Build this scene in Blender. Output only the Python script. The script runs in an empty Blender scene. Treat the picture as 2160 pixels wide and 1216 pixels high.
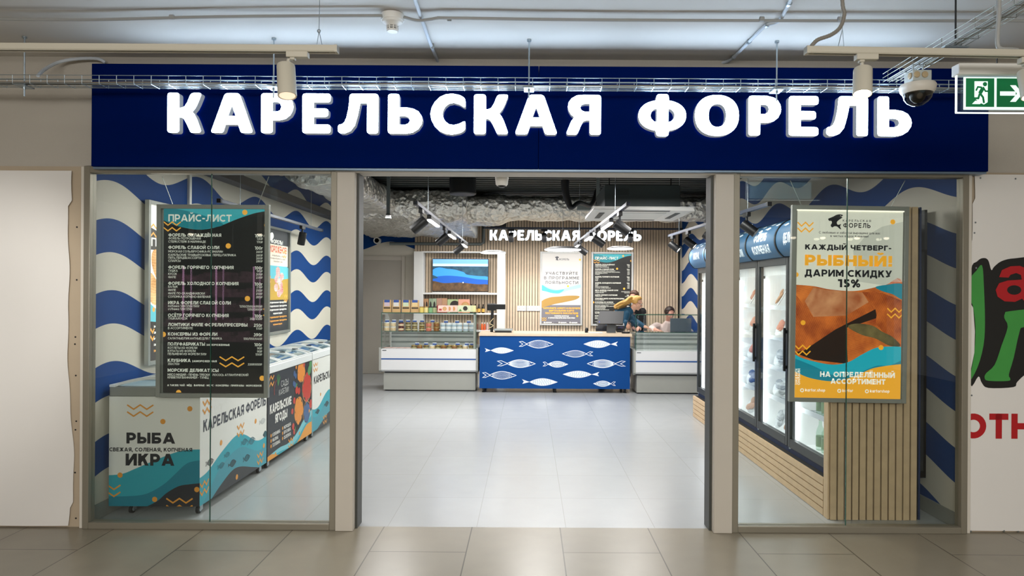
import bpy, bmesh, math, random
from math import sin, cos, pi, radians, sqrt
from mathutils import Vector, Matrix
from mathutils.geometry import tessellate_polygon
random.seed(7)
SC = bpy.context.scene
COL = SC.collection

# ---------------------------------------------------------------- camera
F, CU, CV, H, ROLL = 1440.0, 1115.0, 613.0, 1.675, radians(.33)   # focal length in pixels, vanishing point, eye height
cd = bpy.data.cameras.new('camera')
cd.sensor_width = 36; cd.lens = F / 2160 * 36
cd.shift_x = -(CU - 1080) / 2160; cd.shift_y = (CV - 608) / 2160
cd.clip_start = .05
cam = bpy.data.objects.new('camera', cd); COL.objects.link(cam)
ca, sa = cos(ROLL), sin(ROLL)
cam.matrix_world = Matrix(((ca, -sa, 0, 0), (0, 0, -1, 0), (sa, ca, 0, H), (0, 0, 0, 1)))
SC.camera = cam
def PX(u, v, Y):
    du, dv = u - CU, CV - v
    return Vector(((du * ca - dv * sa) * Y / F, Y, H + (du * sa + dv * ca) * Y / F))
def XZ(u, v, Y):
    p = PX(u, v, Y); return p.x, p.z

# ---------------------------------------------------------------- world, exposure
W = bpy.data.worlds.new('world'); SC.world = W; W.use_nodes = True
W.node_tree.nodes['Background'].inputs[0].default_value = (1, .95, .88, 1)
W.node_tree.nodes['Background'].inputs[1].default_value = .32
SC.view_settings.view_transform = 'Standard'; SC.view_settings.look = 'None'
SC.view_settings.gamma = 1; SC.view_settings.use_curve_mapping = False
SC.view_settings.exposure = 0.0
SC.cycles.use_denoising = True
SC.cycles.transparent_max_bounces = 32
SC.cycles.max_bounces = 8; SC.cycles.diffuse_bounces = 4; SC.cycles.glossy_bounces = 4
SC.cycles.caustics_reflective = False; SC.cycles.caustics_refractive = False
SC.cycles.sample_clamp_indirect = 6

def area_light(name, loc, sx, sy, power, col=(1, 1, 1), rot=(0, 0, 0), spread=180):
    l = bpy.data.lights.new(name, 'AREA'); l.shape = 'RECTANGLE'; l.size = sx; l.size_y = sy
    l.energy = power; l.color = col; l.spread = radians(spread)
    o = bpy.data.objects.new(name, l); COL.objects.link(o); o.location = loc; o.rotation_euler = rot
    return o
def spot_light(name, loc, to, power, col=(1, .95, .88), ang=50, blend=.6, size=.04):
    l = bpy.data.lights.new(name, 'SPOT'); l.energy = power; l.color = col
    l.spot_size = radians(ang); l.spot_blend = blend; l.shadow_soft_size = size
    o = bpy.data.objects.new(name, l); COL.objects.link(o); o.location = loc
    o.rotation_euler = (Vector(to) - Vector(loc)).to_track_quat('-Z', 'Y').to_euler()
    return o
# added unseen fill lights behind the camera, to brighten the mall and facade
area_light('mall_fill', (0, -.6, 3.22), 4.2, 2.4, 120, (1, .96, .91))
area_light('facade_fill', (0, -3.6, 3.1), 6.2, 2.0, 570, (1, .965, .92), (radians(48), 0, 0))
# added fill lights without fixtures, for an evenly bright shop and counter
for x in (-1.9, .1, 1.5):
    for y in (6.2, 9.4):
        area_light('shop_fill', (x, y, 2.72), .5, 1.6, 38 if y < 8 else 58, (1, .98, .96))
area_light('counter_fill', (.4, 12.4, 2.66), 4.2, .3, 90, (1, .97, .93))

# ---------------------------------------------------------------- materials
def lin(h):
    if isinstance(h, tuple): return h
    h = h.lstrip('#'); c = [int(h[i:i + 2], 16) / 255 for i in (0, 2, 4)]
    return tuple(x / 12.92 if x <= .04045 else ((x + .055) / 1.055) ** 2.4 for x in c)
_M = {}
def mat(name, col, rough=.5, metal=0, emit=0, ecol=None, var=.06, scale=8, bump=0, bscale=60, spec=.5):
    if name in _M: return _M[name]
    m = bpy.data.materials.new(name); m.use_nodes = True; t = m.node_tree; n = t.nodes; b = n['Principled BSDF']
    c = lin(col)
    b.inputs['Roughness'].default_value = rough; b.inputs['Metallic'].default_value = metal
    b.inputs['Specular IOR Level'].default_value = spec
    if var:
        tc = n.new('ShaderNodeTexCoord'); no = n.new('ShaderNodeTexNoise'); no.inputs['Scale'].default_value = scale
        no.inputs['Detail'].default_value = 4
        mx = n.new('ShaderNodeMix'); mx.data_type = 'RGBA'
        mx.inputs[6].default_value = tuple(x * (1 - var) for x in c) + (1,)
        mx.inputs[7].default_value = tuple(min(1, x * (1 + var)) for x in c) + (1,)
        t.links.new(tc.outputs['Object'], no.inputs['Vector']); t.links.new(no.outputs[0], mx.inputs[0])
        t.links.new(mx.outputs[2], b.inputs['Base Color'])
    else:
        b.inputs['Base Color'].default_value = c + (1,)
    if bump:
        tc2 = n.new('ShaderNodeTexCoord'); nb = n.new('ShaderNodeTexNoise'); nb.inputs['Scale'].default_value = bscale
        bp = n.new('ShaderNodeBump'); bp.inputs['Strength'].default_value = bump; bp.inputs['Distance'].default_value = .02
        t.links.new(tc2.outputs['Object'], nb.inputs['Vector']); t.links.new(nb.outputs[0], bp.inputs['Height'])
        t.links.new(bp.outputs[0], b.inputs['Normal'])
    if emit:
        b.inputs['Emission Color'].default_value = lin(ecol or col) + (1,); b.inputs['Emission Strength'].default_value = emit
    _M[name] = m; return m
def glass(name, tint=(.95, .975, .96), refl=1.0, rough=0.0):
    if name in _M: return _M[name]
    m = bpy.data.materials.new(name); m.use_nodes = True; t = m.node_tree; n = t.nodes; n.clear()
    out = n.new('ShaderNodeOutputMaterial'); mix = n.new('ShaderNodeMixShader'); tr = n.new('ShaderNodeBsdfTransparent')
    gl = n.new('ShaderNodeBsdfGlossy'); gl.inputs['Roughness'].default_value = rough
    tr.inputs[0].default_value = tint + (1,); gl.inputs[0].default_value = (refl, refl, refl, 1)
    lw = n.new('ShaderNodeLayerWeight'); lw.inputs['Blend'].default_value = .5
    p = n.new('ShaderNodeMath'); p.operation = 'POWER'; p.inputs[1].default_value = 5
    a = n.new('ShaderNodeMath'); a.operation = 'MULTIPLY_ADD'; a.inputs[1].default_value = .9; a.inputs[2].default_value = .032
    t.links.new(lw.outputs['Facing'], p.inputs[0]); t.links.new(p.outputs[0], a.inputs[0])
    t.links.new(a.outputs[0], mix.inputs[0]); t.links.new(tr.outputs[0], mix.inputs[1]); t.links.new(gl.outputs[0], mix.inputs[2])
    t.links.new(mix.outputs[0], out.inputs[0]); _M[name] = m; return m
def backlit(name, col, k=.75):          # print on a backlit panel
    return mat(name, col, .35, 0, k, None, 0)

# ---------------------------------------------------------------- mesh builder
ORIG = {}
class MB:
    def __init__(s): s.v = []; s.f = []; s.fm = []; s.m = []
    def mi(s, m):
        if m not in s.m: s.m.append(m)
        return s.m.index(m)
    def add(s, vs, fs, m):
        k = len(s.v); s.v += [Vector(p) for p in vs]; i = s.mi(m)
        for f in fs: s.f.append([k + q for q in f]); s.fm.append(i)
    def box(s, x0, x1, y0, y1, z0, z1, m, T=None):
        vs = [(x, y, z) for z in (z0, z1) for x, y in ((x0, y0), (x1, y0), (x1, y1), (x0, y1))]
        if T is not None: vs = [T @ Vector(p) for p in vs]
        s.add(vs, [(3, 2, 1, 0), (4, 5, 6, 7), (0, 1, 5, 4), (1, 2, 6, 5), (2, 3, 7, 6), (3, 0, 4, 7)], m); return s
    def prism(s, pts, axis, a0, a1, m, T=None):      # pts 2D extruded along axis
        def q(p, a):
            r = {'x': (a, p[0], p[1]), 'y': (p[0], a, p[1]), 'z': (p[0], p[1], a)}[axis]
            return T @ Vector(r) if T is not None else Vector(r)
        n = len(pts); vs = [q(p, a0) for p in pts] + [q(p, a1) for p in pts]
        tri = tessellate_polygon([[Vector((p[0], p[1], 0)) for p in pts]])
        fs = [tuple(t) for t in tri] + [tuple(n + i for i in reversed(t)) for t in tri]
        fs += [(i, (i + 1) % n, n + (i + 1) % n, n + i) for i in range(n)]
        s.add(vs, fs, m); return s
    def rings(s, rings, m, cap=True, closed=False):
        n = len(rings[0]); vs = [p for r in rings for p in r]; fs = []
        R = len(rings)
        for j in range(R if closed else R - 1):
            a, b = j * n, ((j + 1) % R) * n
            for i in range(n): fs.append((a + i, a + (i + 1) % n, b + (i + 1) % n, b + i))
        if cap and not closed: fs += [tuple(reversed(range(n))), tuple(range((R - 1) * n, R * n))]
        s.add(vs, fs, m); return s
    def tube(s, pts, r, m, n=8, rr=None):
        pts = [Vector(p) for p in pts]; rings = []; up = None
        for i, p in enumerate(pts):
            d = (pts[min(i + 1, len(pts) - 1)] - pts[max(i - 1, 0)]).normalized()
            if up is None:
                up = Vector((0, 0, 1)) if abs(d.z) < .9 else Vector((1, 0, 0))
            x = d.cross(up)
            if x.length < 1e-4: x = d.orthogonal()
            x.normalize(); y = x.cross(d).normalized(); up = y
            q = rr[i] if rr else r
            rings.append([p + (x * cos(2 * pi * k / n) + y * sin(2 * pi * k / n)) * q for k in range(n)])
        return s.rings(rings, m)
    def cyl(s, p0, p1, r0, m, r1=None, n=20):
        return s.tube([p0, p1], r0, m, n, [r0, r0 if r1 is None else r1])
    def lathe(s, prof, m, T=None, n=20, o=(0, 0, 0)):      # prof (r,z) from bottom to top
        rings = []
        for r, z in prof:
            ring = [Vector((o[0] + max(r, 1e-4) * cos(2 * pi * k / n), o[1] + max(r, 1e-4) * sin(2 * pi * k / n), o[2] + z)) for k in range(n)]
            rings.append([T @ p for p in ring] if T is not None else ring)
        return s.rings(rings, m)
    def ball(s, c, r, m, n=12, T=None):
        if not hasattr(r, '__len__'): r = (r, r, r)
        rings = []
        for j in range(n // 2 + 1):
            th = pi * j / (n // 2); w = max(sin(th), 1e-3)
            ring = [Vector((c[0] + r[0] * w * cos(2 * pi * k / n), c[1] + r[1] * w * sin(2 * pi * k / n), c[2] - r[2] * cos(th))) for k in range(n)]
            rings.append([T @ p for p in ring] if T is not None else ring)
        return s.rings(rings, m)
    def build(s, name, parent=None, base=None, smooth=True, bevel=0, seg=2, ang=.7):
        me = bpy.data.meshes.new(name)
        if parent is not None: org = ORIG[parent.name]
        elif base is not None: org = Vector(base)
        else:
            xs = [p.x for p in s.v]; ys = [p.y for p in s.v]; zs = [p.z for p in s.v]
            org = Vector(((min(xs) + max(xs)) / 2, (min(ys) + max(ys)) / 2, min(zs)))
        me.from_pydata([p - org for p in s.v], [], s.f)
        for m in s.m: me.materials.append(m)
        me.polygons.foreach_set('material_index', s.fm)
        o = bpy.data.objects.new(name, me); COL.objects.link(o)
        if parent is not None: o.parent = parent
        else: o.location = org
        ORIG[o.name] = org
        me.update()
        if smooth:
            me.polygons.foreach_set('use_smooth', [True] * len(me.polygons)); me.set_sharp_from_angle(angle=ang)
        if bevel:
            b = o.modifiers.new('bevel', 'BEVEL'); b.width = bevel; b.segments = seg; b.limit_method = 'ANGLE'; b.angle_limit = radians(40)
        return o
def thing(name, label, cat, loc, group=None):
    o = bpy.data.objects.new(name, None); COL.objects.link(o); o.location = loc; o.empty_display_size = .1
    ORIG[o.name] = Vector(loc); o['label'] = label; o['category'] = cat
    if group: o['group'] = group
    return o
def tag(o, label, cat, group=None, kind=None):
    o['label'] = label; o['category'] = cat
    if group: o['group'] = group
    if kind: o['kind'] = kind
    return o
def struct(o, label=None, cat=None):
    o['kind'] = 'structure'
    if label: o['label'] = label
    if cat: o['category'] = cat
    return o
def dup(root, loc, label, group=None, rz=0):
    r = root.copy(); COL.objects.link(r); r.location = loc; r['label'] = label
    if rz: r.rotation_euler = (0, 0, rz)
    if group: r['group'] = group
    for ch in list(root.children):
        c = ch.copy(); COL.objects.link(c); c.parent = r
        for g in list(ch.children):
            d = g.copy(); COL.objects.link(d); d.parent = c
    return r
ORD = 'first second third fourth fifth sixth seventh eighth ninth tenth eleventh twelfth thirteenth fourteenth fifteenth sixteenth'.split()
def frame_T(o, x, y, z):      # local->world with given axes
    x, y, z = Vector(x).normalized(), Vector(y).normalized(), Vector(z).normalized()
    return Matrix(((x.x, y.x, z.x, o[0]), (x.y, y.y, z.y, o[1]), (x.z, y.z, z.z, o[2]), (0, 0, 0, 1)))
def aim_T(o, d, up=(0, 0, 1)):     # local -Z along d
    z = -Vector(d).normalized(); x = Vector(up).cross(z)
    if x.length < 1e-3: x = Vector((1, 0, 0))
    x.normalize(); return frame_T(o, x, z.cross(x), z)

# ---------------------------------------------------------------- flat graphics (prints, lettering)
def clip_half(p, axis, lim, keep_less):
    out = []
    for i in range(len(p)):
        a, b = p[i], p[(i + 1) % len(p)]
        ia = (a[axis] <= lim) == keep_less or a[axis] == lim; ib = (b[axis] <= lim) == keep_less or b[axis] == lim
        if ia: out.append(a)
        if ia != ib:
            t = (lim - a[axis]) / (b[axis] - a[axis]); out.append((a[0] + (b[0] - a[0]) * t, a[1] + (b[1] - a[1]) * t))
    return out
class Deco:
    """2-D shapes in (u right, v up) put on a surface by a mapping"""
    def __init__(s, mb, fn, lift=.0005, clip=None): s.mb, s.fn, s.lift, s.clip, s.k = mb, fn, lift, clip, 0
    def poly(s, pts, m, layer=1):
        pts = [(p[0], p[1]) for p in pts]
        if s.clip:
            x0, x1, y0, y1 = s.clip
            for ax, l, k in ((0, x0, False), (0, x1, True), (1, y0, False), (1, y1, True)):
                if pts: pts = clip_half(pts, ax, l, k)
        if len(pts) < 3: return
        if getattr(s, 'strips', None) and not getattr(s, '_in', False):
            s._in = True
            for a, b in zip(s.strips, s.strips[1:]):
                q = clip_half(pts, 1, a, False); q = clip_half(q, 1, b, True) if len(q) > 2 else q
                if len(q) > 2: s.poly(q, m, layer)
            s._in = False; return
        A = sum(pts[i][0] * pts[(i + 1) % len(pts)][1] - pts[(i + 1) % len(pts)][0] * pts[i][1] for i in range(len(pts)))
        if A < 0: pts = pts[::-1]
        s.k += 1; L = s.lift * (layer + .0015 * (s.k % 60))
        tri = [tuple(range(len(pts)))] if len(pts) <= 4 else [tuple(t) for t in tessellate_polygon([[Vector((p[0], p[1], 0)) for p in pts]])]
        fixed = []
        for t in tri:
            a, b, c = (pts[i] for i in t[:3])
            if len(t) == 3 and (b[0] - a[0]) * (c[1] - a[1]) - (c[0] - a[0]) * (b[1] - a[1]) < 0: t = t[::-1]
            fixed.append(t)
        s.mb.add([s.fn(p[0], p[1], L) for p in pts], fixed, m)
    def rect(s, x0, x1, y0, y1, m, layer=1): s.poly([(x0, y0), (x1, y0), (x1, y1), (x0, y1)], m, layer)
    def ribbon(s, pts, w, m, layer=2, closed=False, taper=None):
        n = len(pts); P = [Vector((p[0], p[1])) for p in pts]; nr = []
        for i in range(n):
            a = P[i - 1] if (i or closed) else P[i]; b = P[(i + 1) % n] if (i < n - 1 or closed) else P[i]
            d0 = (P[i] - a); d1 = (b - P[i])
            d0 = d0.normalized() if d0.length > 1e-9 else d1.normalized(); d1 = d1.normalized() if d1.length > 1e-9 else d0
            t = d0 + d1; t = t.normalized() if t.length > 1e-6 else d0
            nn = Vector((-t.y, t.x)); c = max(.45, nn.dot(Vector((-d0.y, d0.x)))); nr.append(nn / c)
        for i in range(n if closed else n - 1):
            j = (i + 1) % n; wi = w * (taper[i] if taper else 1) / 2; wj = w * (taper[j] if taper else 1) / 2
            s.poly([tuple(P[i] + nr[i] * wi), tuple(P[i] - nr[i] * wi), tuple(P[j] - nr[j] * wj), tuple(P[j] + nr[j] * wj)], m, layer)
    def ell(s, cx, cy, rx, ry, m, layer=2, n=24, rot=0):
        c, q = cos(rot), sin(rot)
        s.poly([(cx + rx * cos(2 * pi * k / n) * c - ry * sin(2 * pi * k / n) * q, cy + rx * cos(2 * pi * k / n) * q + ry * sin(2 * pi * k / n) * c) for k in range(n)], m, layer)
    def zig(s, x, y, w, h, gap, th, m, layer=3, n=2):
        for r in range(2):
            pts = [(x + w * i / (2 * n + 0), y - r * gap + (h if i % 2 == 0 else 0)) for i in range(2 * n + 1)]
            pts = pts if True else pts
            s.ribbon(pts, th, m, layer)
    def wave(s, x0, x1, ybase, fn, m, layer=1, n=40):
        s.poly([(x0, ybase), (x1, ybase)] + [(x1 + (x0 - x1) * i / n, fn(x1 + (x0 - x1) * i / n)) for i in range(n + 1)], m, layer)
    def text(s, st, x, y, h, m, w=.19, layer=4, align='L', width=None, cond=1.0, sp=.11, skew=0):
        W = text_w(st, w, sp) * h * cond
        sx = cond * (width / W if width else 1)
        W = W * (width / W if width else 1)
        X = x - (W / 2 if align == 'C' else W if align == 'R' else 0)
        for ch in st:
            gw, polys = glyph(ch, round(w / 2, 4))
            for p in polys:
                s.poly([(X + q[0] * h * sx + skew * q[1] * h, y + q[1] * h) for q in p], m, layer)
            X += (gw + sp) * h * sx
        return W
def planar(O, U, V, N):
    O, U, V, N = Vector(O), Vector(U), Vector(V), Vector(N)
    return lambda u, v, L: O + U * u + V * v + N * L
def pxplane(cu, cv, Y):        # frontal plane at depth Y addressed in photo pixels (v downwards -> pass -v)
    c = PX(cu, cv, Y); k = Y / F
    return lambda u, v, L: Vector((c.x + (u - cu) * k, Y - L, c.z + (v + cv) * k))
def spline(pts, n=8, closed=False):      # catmull-rom through points
    P = [Vector((p[0], p[1])) for p in pts]; out = []; N = len(P)
    for i in range(N if closed else N - 1):
        g = (lambda k: P[k % N]) if closed else (lambda k: P[max(0, min(N - 1, k))])
        a, b, c, d = g(i - 1), g(i), g(i + 1), g(i + 2)
        for k in range(n):
            t = k / n
            q = .5 * (2 * b + (c - a) * t + (2 * a - 5 * b + 4 * c - d) * t * t + (3 * b - a - 3 * c + d) * t ** 3)
            out.append((q.x, q.y))
    if not closed: out.append((P[-1].x, P[-1].y))
    return out

# ---------------------------------------------------------------- stroke lettering
_G = {}
def glyph(ch, t):
    if (ch, t) in _G: return _G[(ch, t)]
    polys = []; ylo, yhi = 0.0, 1.0
    def cl(p):
        p = clip_half(p, 1, ylo, False)
        return clip_half(p, 1, yhi, True) if p else p
    def S(*a):            # straight strokes, square caps
        for i in range(0, len(a), 4):
            p = Vector(a[i:i + 2]); q = Vector(a[i + 2:i + 4]); d = (q - p).normalized(); n = Vector((-d.y, d.x)) * t
            e = d * t * (2.2 if abs(d.x) > .05 and abs(d.y) > .05 else 1)
            r = cl([tuple(p - e + n), tuple(p - e - n), tuple(q + e - n), tuple(q + e + n)])
            if len(r) > 2: polys.append(r)
    def B(*a):            # strokes with butt ends (no extension)
        for i in range(0, len(a), 4):
            p = Vector(a[i:i + 2]); q = Vector(a[i + 2:i + 4]); d = (q - p).normalized(); n = Vector((-d.y, d.x)) * t
            polys.append([tuple(p + n), tuple(p - n), tuple(q - n), tuple(q + n)])
    def C(pts):           # curve
        P = [Vector(p) for p in pts]; nn = []
        for i in range(len(P)):
            d = (P[min(i + 1, len(P) - 1)] - P[max(i - 1, 0)])
            if (P[0] - P[-1]).length < 1e-6 and i in (0, len(P) - 1): d = P[1] - P[-2]
            d.normalize(); nn.append(Vector((-d.y, d.x)) * t)
        for i in range(len(P) - 1): polys.append([tuple(P[i] + nn[i]), tuple(P[i] - nn[i]), tuple(P[i + 1] - nn[i + 1]), tuple(P[i + 1] + nn[i + 1])])
    def arc(cx, cy, rx, ry, a0, a1, n=14): return [(cx + rx * cos(radians(a0 + (a1 - a0) * i / n)), cy + ry * sin(radians(a0 + (a1 - a0) * i / n))) for i in range(n + 1)]
    def bowl(W, y0, y1, x0=None):     # D bowl attached to a stem at the left
        x0 = t if x0 is None else x0; a, b = y0 + t, y1 - t; r = (b - a) / 2; cx = max(W - t - r, x0 + .05)
        C([(x0, b)] + arc(cx, (a + b) / 2, W - t - cx, r, 90, -90, 10) + [(x0, a)])
    lo = ch
    Wd = .8
    low = dict(zip('вгджзийклмнптхцчшщъыьэюясо', 'ВГДЖЗИЙКЛМНПТХЦЧШЩЪЫЬЭЮЯСО'))
    if ch in low:
        k = .74; w2, ps = glyph(low[ch], round(t / k, 4)); r = (w2 * k, [[(q[0] * k, q[1] * k) for q in p] for p in ps]); _G[(ch, t)] = r; return r
    same = {'A': 'А', 'B': 'В', 'C': 'С', 'E': 'Е', 'H': 'Н', 'K': 'К', 'M': 'М', 'O': 'О', 'P': 'Р', 'T': 'Т', 'X': 'Х', 'a': 'а', 'o': 'о', 'e': 'е', 'p': 'р', 'c': 'с'}
    if ch in same:
        r = glyph(same[ch], t); _G[(ch, t)] = r; return r
    if ch == ' ': Wd = .3
    elif ch == 'А': Wd = 1.0; S(t * 1.1, 0, .5, 1 + t * .2, Wd - t * 1.1, 0, .5, 1 + t * .2); B(.2, .28, .8, .28)
    elif ch == 'Б': Wd = .76; S(t, t, t, 1 - t, t, 1 - t, Wd - t - .06, 1 - t); bowl(Wd, 0, .6)
    elif ch == 'В': Wd = .78; S(t, t, t, 1 - t); bowl(Wd - .05, .45, 1); bowl(Wd, 0, .45 + 2 * t)
    elif ch == 'Г': Wd = .6; S(t, t, t, 1 - t, t, 1 - t, Wd - t, 1 - t)
    elif ch == 'Д':
        Wd = .95; ylo = -.18; S(t, -.18 + t, t, .08, Wd - t, -.18 + t, Wd - t, .08); B(0, t, Wd, t); S(.74, .1, .74, 1 - t); B(.28, 1 - t, .74, 1 - t); C([(.2, .05), (.28, .3), (.3, .6), (.31, 1)])
    elif ch == 'Е': Wd = .68; S(t, t, t, 1 - t, t, 1 - t, Wd - t, 1 - t, t, t, Wd - t, t, t, .5, Wd - t - .05, .5)
    elif ch == 'Ё': Wd = .68; S(t, t, t, 1 - t, t, 1 - t, Wd - t, 1 - t, t, t, Wd - t, t, t, .5, Wd - t - .05, .5); yhi = 1.4; B(.16, 1.12, .16, 1.28, .46, 1.12, .46, 1.28)
    elif ch == 'Ж': Wd = 1.2; S(.6, t, .6, 1 - t, .55, .5, .16, 1, .55, .5, .12, 0, .65, .5, Wd - .16, 1, .65, .5, Wd - .12, 0)
    elif ch == 'З': Wd = .72; C(arc(.32, .73, .3 - t + .05, .27 - t, 150, -80)); C(arc(.32, .28, Wd - t - .32, .28 - t + .02, 80, -155)); B(.24, .52, .38, .52)
    elif ch in 'ИЙ':
        Wd = .86; S(t, t, t, 1 - t, Wd - t, t, Wd - t, 1 - t, t * 1.3, .06, Wd - t * 1.3, .94)
        if ch == 'Й': yhi = 1.5; tt = t; t = t * .7; C(arc(.43, 1.3, .17, .13, 190, 350, 8)); t = tt
    elif ch == 'К': Wd = .82; S(t, t, t, 1 - t, t + .1, .44, Wd - t * 1.4, 1, t + .28, .58, Wd - t * 1.2, 0)
    elif ch == 'Л': Wd = .88; S(Wd - t, t, Wd - t, 1 - t); B(.22, 1 - t, Wd - t, 1 - t); C([(.22 + t, 1), (.22 + t, .7), (.2 + t, .36), (.13 + t, .16), (.02, .02 + t)])
    elif ch == 'М': Wd = 1.0; S(t, t, t, 1 - t, Wd - t, t, Wd - t, 1 - t, t, 1 - t * .6, .5, .38, Wd - t, 1 - t * .6, .5, .38)
    elif ch == 'Н': Wd = .82; S(t, t, t, 1 - t, Wd - t, t, Wd - t, 1 - t, t, .5, Wd - t, .5)
    elif ch == 'О': Wd = 1.02; C(arc(.51, .5, .51 - t, .5 - t, 0, 360, 26))
    elif ch == 'П': Wd = .82; S(t, t, t, 1 - t, Wd - t, t, Wd - t, 1 - t, t, 1 - t, Wd - t, 1 - t)
    elif ch == 'Р': Wd = .76; S(t, t, t, 1 - t); bowl(Wd, .28, 1)
    elif ch == 'С': Wd = .86; C(arc(.51, .5, .51 - t, .5 - t, 48, 312, 20))
    elif ch == 'Т': Wd = .76; S(t, 1 - t, Wd - t, 1 - t, Wd / 2, t, Wd / 2, 1 - t)
    elif ch == 'У': Wd = .84; S(t, 1, .42, .34, Wd - t, 1, .42, .34); C([(.46, .42), (.36, .2), (.27, t * 1.05), (.08, t * 1.15)])
    elif ch == 'Ф': Wd = 1.1; S(.55, t, .55, 1 - t); C(arc(.55, .5, .55 - t, .38 - t, 0, 360, 26))
    elif ch == 'Х': Wd = .84; S(t, 0, Wd - t, 1, t, 1, Wd - t, 0)
    elif ch == 'Ц': Wd = .9; ylo = -.18; S(t, t, t, 1 - t, .8 - t, t, .8 - t, 1 - t, t, t, .8, t, .9 - t, -.18 + t, .9 - t, t)
    elif ch == 'Ч': Wd = .78; S(Wd - t, t, Wd - t, 1 - t); B(t, .6, t, 1); C([(t, .62), (t + .03, .5), (.26, .42), (.4, .42), (Wd, .45)])
    elif ch == 'Ш': Wd = 1.14; S(t, t, t, 1 - t, Wd / 2, t, Wd / 2, 1 - t, Wd - t, t, Wd - t, 1 - t, t, t, Wd - t, t)
    elif ch == 'Щ': Wd = 1.2; ylo = -.18; S(t, t, t, 1 - t, .55, t, .55, 1 - t, 1.1 - t, t, 1.1 - t, 1 - t, t, t, 1.1, t, 1.2 - t, -.18 + t, 1.2 - t, t)
    elif ch in 'ЪЬ':
        Wd = .76; S(t, t, t, 1 - t); bowl(Wd, 0, .62)
    elif ch == 'Ы': Wd = 1.04; S(t, t, t, 1 - t, Wd - t, t, Wd - t, 1 - t); bowl(.74, 0, .62)
    elif ch == 'Э': Wd = .86; C(arc(.35, .5, .51 - t, .5 - t, 132, -132, 20)); B(.3, .5, .8, .5)
    elif ch == 'Ю': Wd = 1.26; S(t, t, t, 1 - t, t, .5, .3, .5); C(arc(.78, .5, .48 - t, .5 - t, 0, 360, 26))
    elif ch == 'Я':
        Wd = .8; S(Wd - t, t, Wd - t, 1 - t, .36, .36, t * 1.1, 0); a, b = .3 + t, 1 - t; r = (b - a) / 2
        C([(Wd - t, b)] + arc(t + r, (a + b) / 2, r, r, 90, 270, 10) + [(Wd - t, a)])
    elif ch == '₽': Wd = .84; S(.12 + t, t, .12 + t, 1 - t); bowl(Wd, .34, 1, .12 + t); B(0, .2, .6, .2)
    elif ch == '0': Wd = .72; C(arc(.36, .5, .36 - t, .5 - t, 0, 360, 22))
    elif ch == '1': Wd = .46; S(Wd - t, t, Wd - t, 1 - t); B(0, 1 - t, Wd - t, 1 - t)
    elif ch == '2': Wd = .68; C(arc(.33, .7, .32 - t + .02, .3 - t, 155, -20, 10) + [(.1, t)]); S(t, t, Wd - t, t)
    elif ch == '3': Wd = .68; C(arc(.3, .72, .3 - t + .04, .28 - t, 140, -85, 10)); C(arc(.3, .29, Wd - .3 - t, .29 - t + .02, 85, -150, 12))
    elif ch == '4': Wd = .78; S(.56, t, .56, .5); C([(.5, 1), (.12, .32)]); B(.04, .28, Wd, .28)
    elif ch == '5': Wd = .7; B(.12, 1 - t, .62, 1 - t); C([(.1 + t, 1), (.06 + t, .55)]); C([(.06 + t, .58)] + arc(.34, .32, .36 - t, .32 - t, 88, -150, 14))
    elif ch == '6': Wd = .72; C(arc(.36, .32, .36 - t, .32 - t, 0, 360, 18)); C([(.62, 1 - t), (.4, .95 - t), (.2, .75), (t, .32)])
    elif ch == '7': Wd = .68; B(0, 1 - t, Wd, 1 - t); C([(Wd - t, 1 - t), (.22, 0)])
    elif ch == '8': Wd = .72; C(arc(.36, .28, .36 - t, .28 - t + .01, 0, 360, 18)); C(arc(.36, .75, .32 - t, .25 - t + .01, 0, 360, 18))
    elif ch == '9': Wd = .72; C(arc(.36, .68, .36 - t, .32 - t, 0, 360, 18)); C([(.1, t), (.32, t + .05), (.52, .25), (Wd - t, .68)])
    elif ch in '-–': Wd = .42; B(.02, .42, .4, .42)
    elif ch == '•': Wd = .3; polys.append([(.15 + .1 * cos(k * pi / 4), .45 + .1 * sin(k * pi / 4)) for k in range(8)])
    elif ch == '.': Wd = 2.4 * t; B(1.2 * t, 0, 1.2 * t, 2.2 * t)
    elif ch == ',': Wd = 2.4 * t; B(1.2 * t, 0, 1.2 * t, 2.2 * t); C([(1.3 * t, .02), (.7 * t, -.16)])
    elif ch == ':': Wd = 2.4 * t; B(1.2 * t, 0, 1.2 * t, 2.2 * t, 1.2 * t, .5, 1.2 * t, .5 + 2.2 * t)
    elif ch == '!': Wd = 2.6 * t; B(1.3 * t, 0, 1.3 * t, 2.1 * t, 1.3 * t, .34, 1.3 * t, 1)
    elif ch == '/': Wd = .46; B(.04, -.08, .42, 1.05)
    elif ch == '%':
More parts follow.
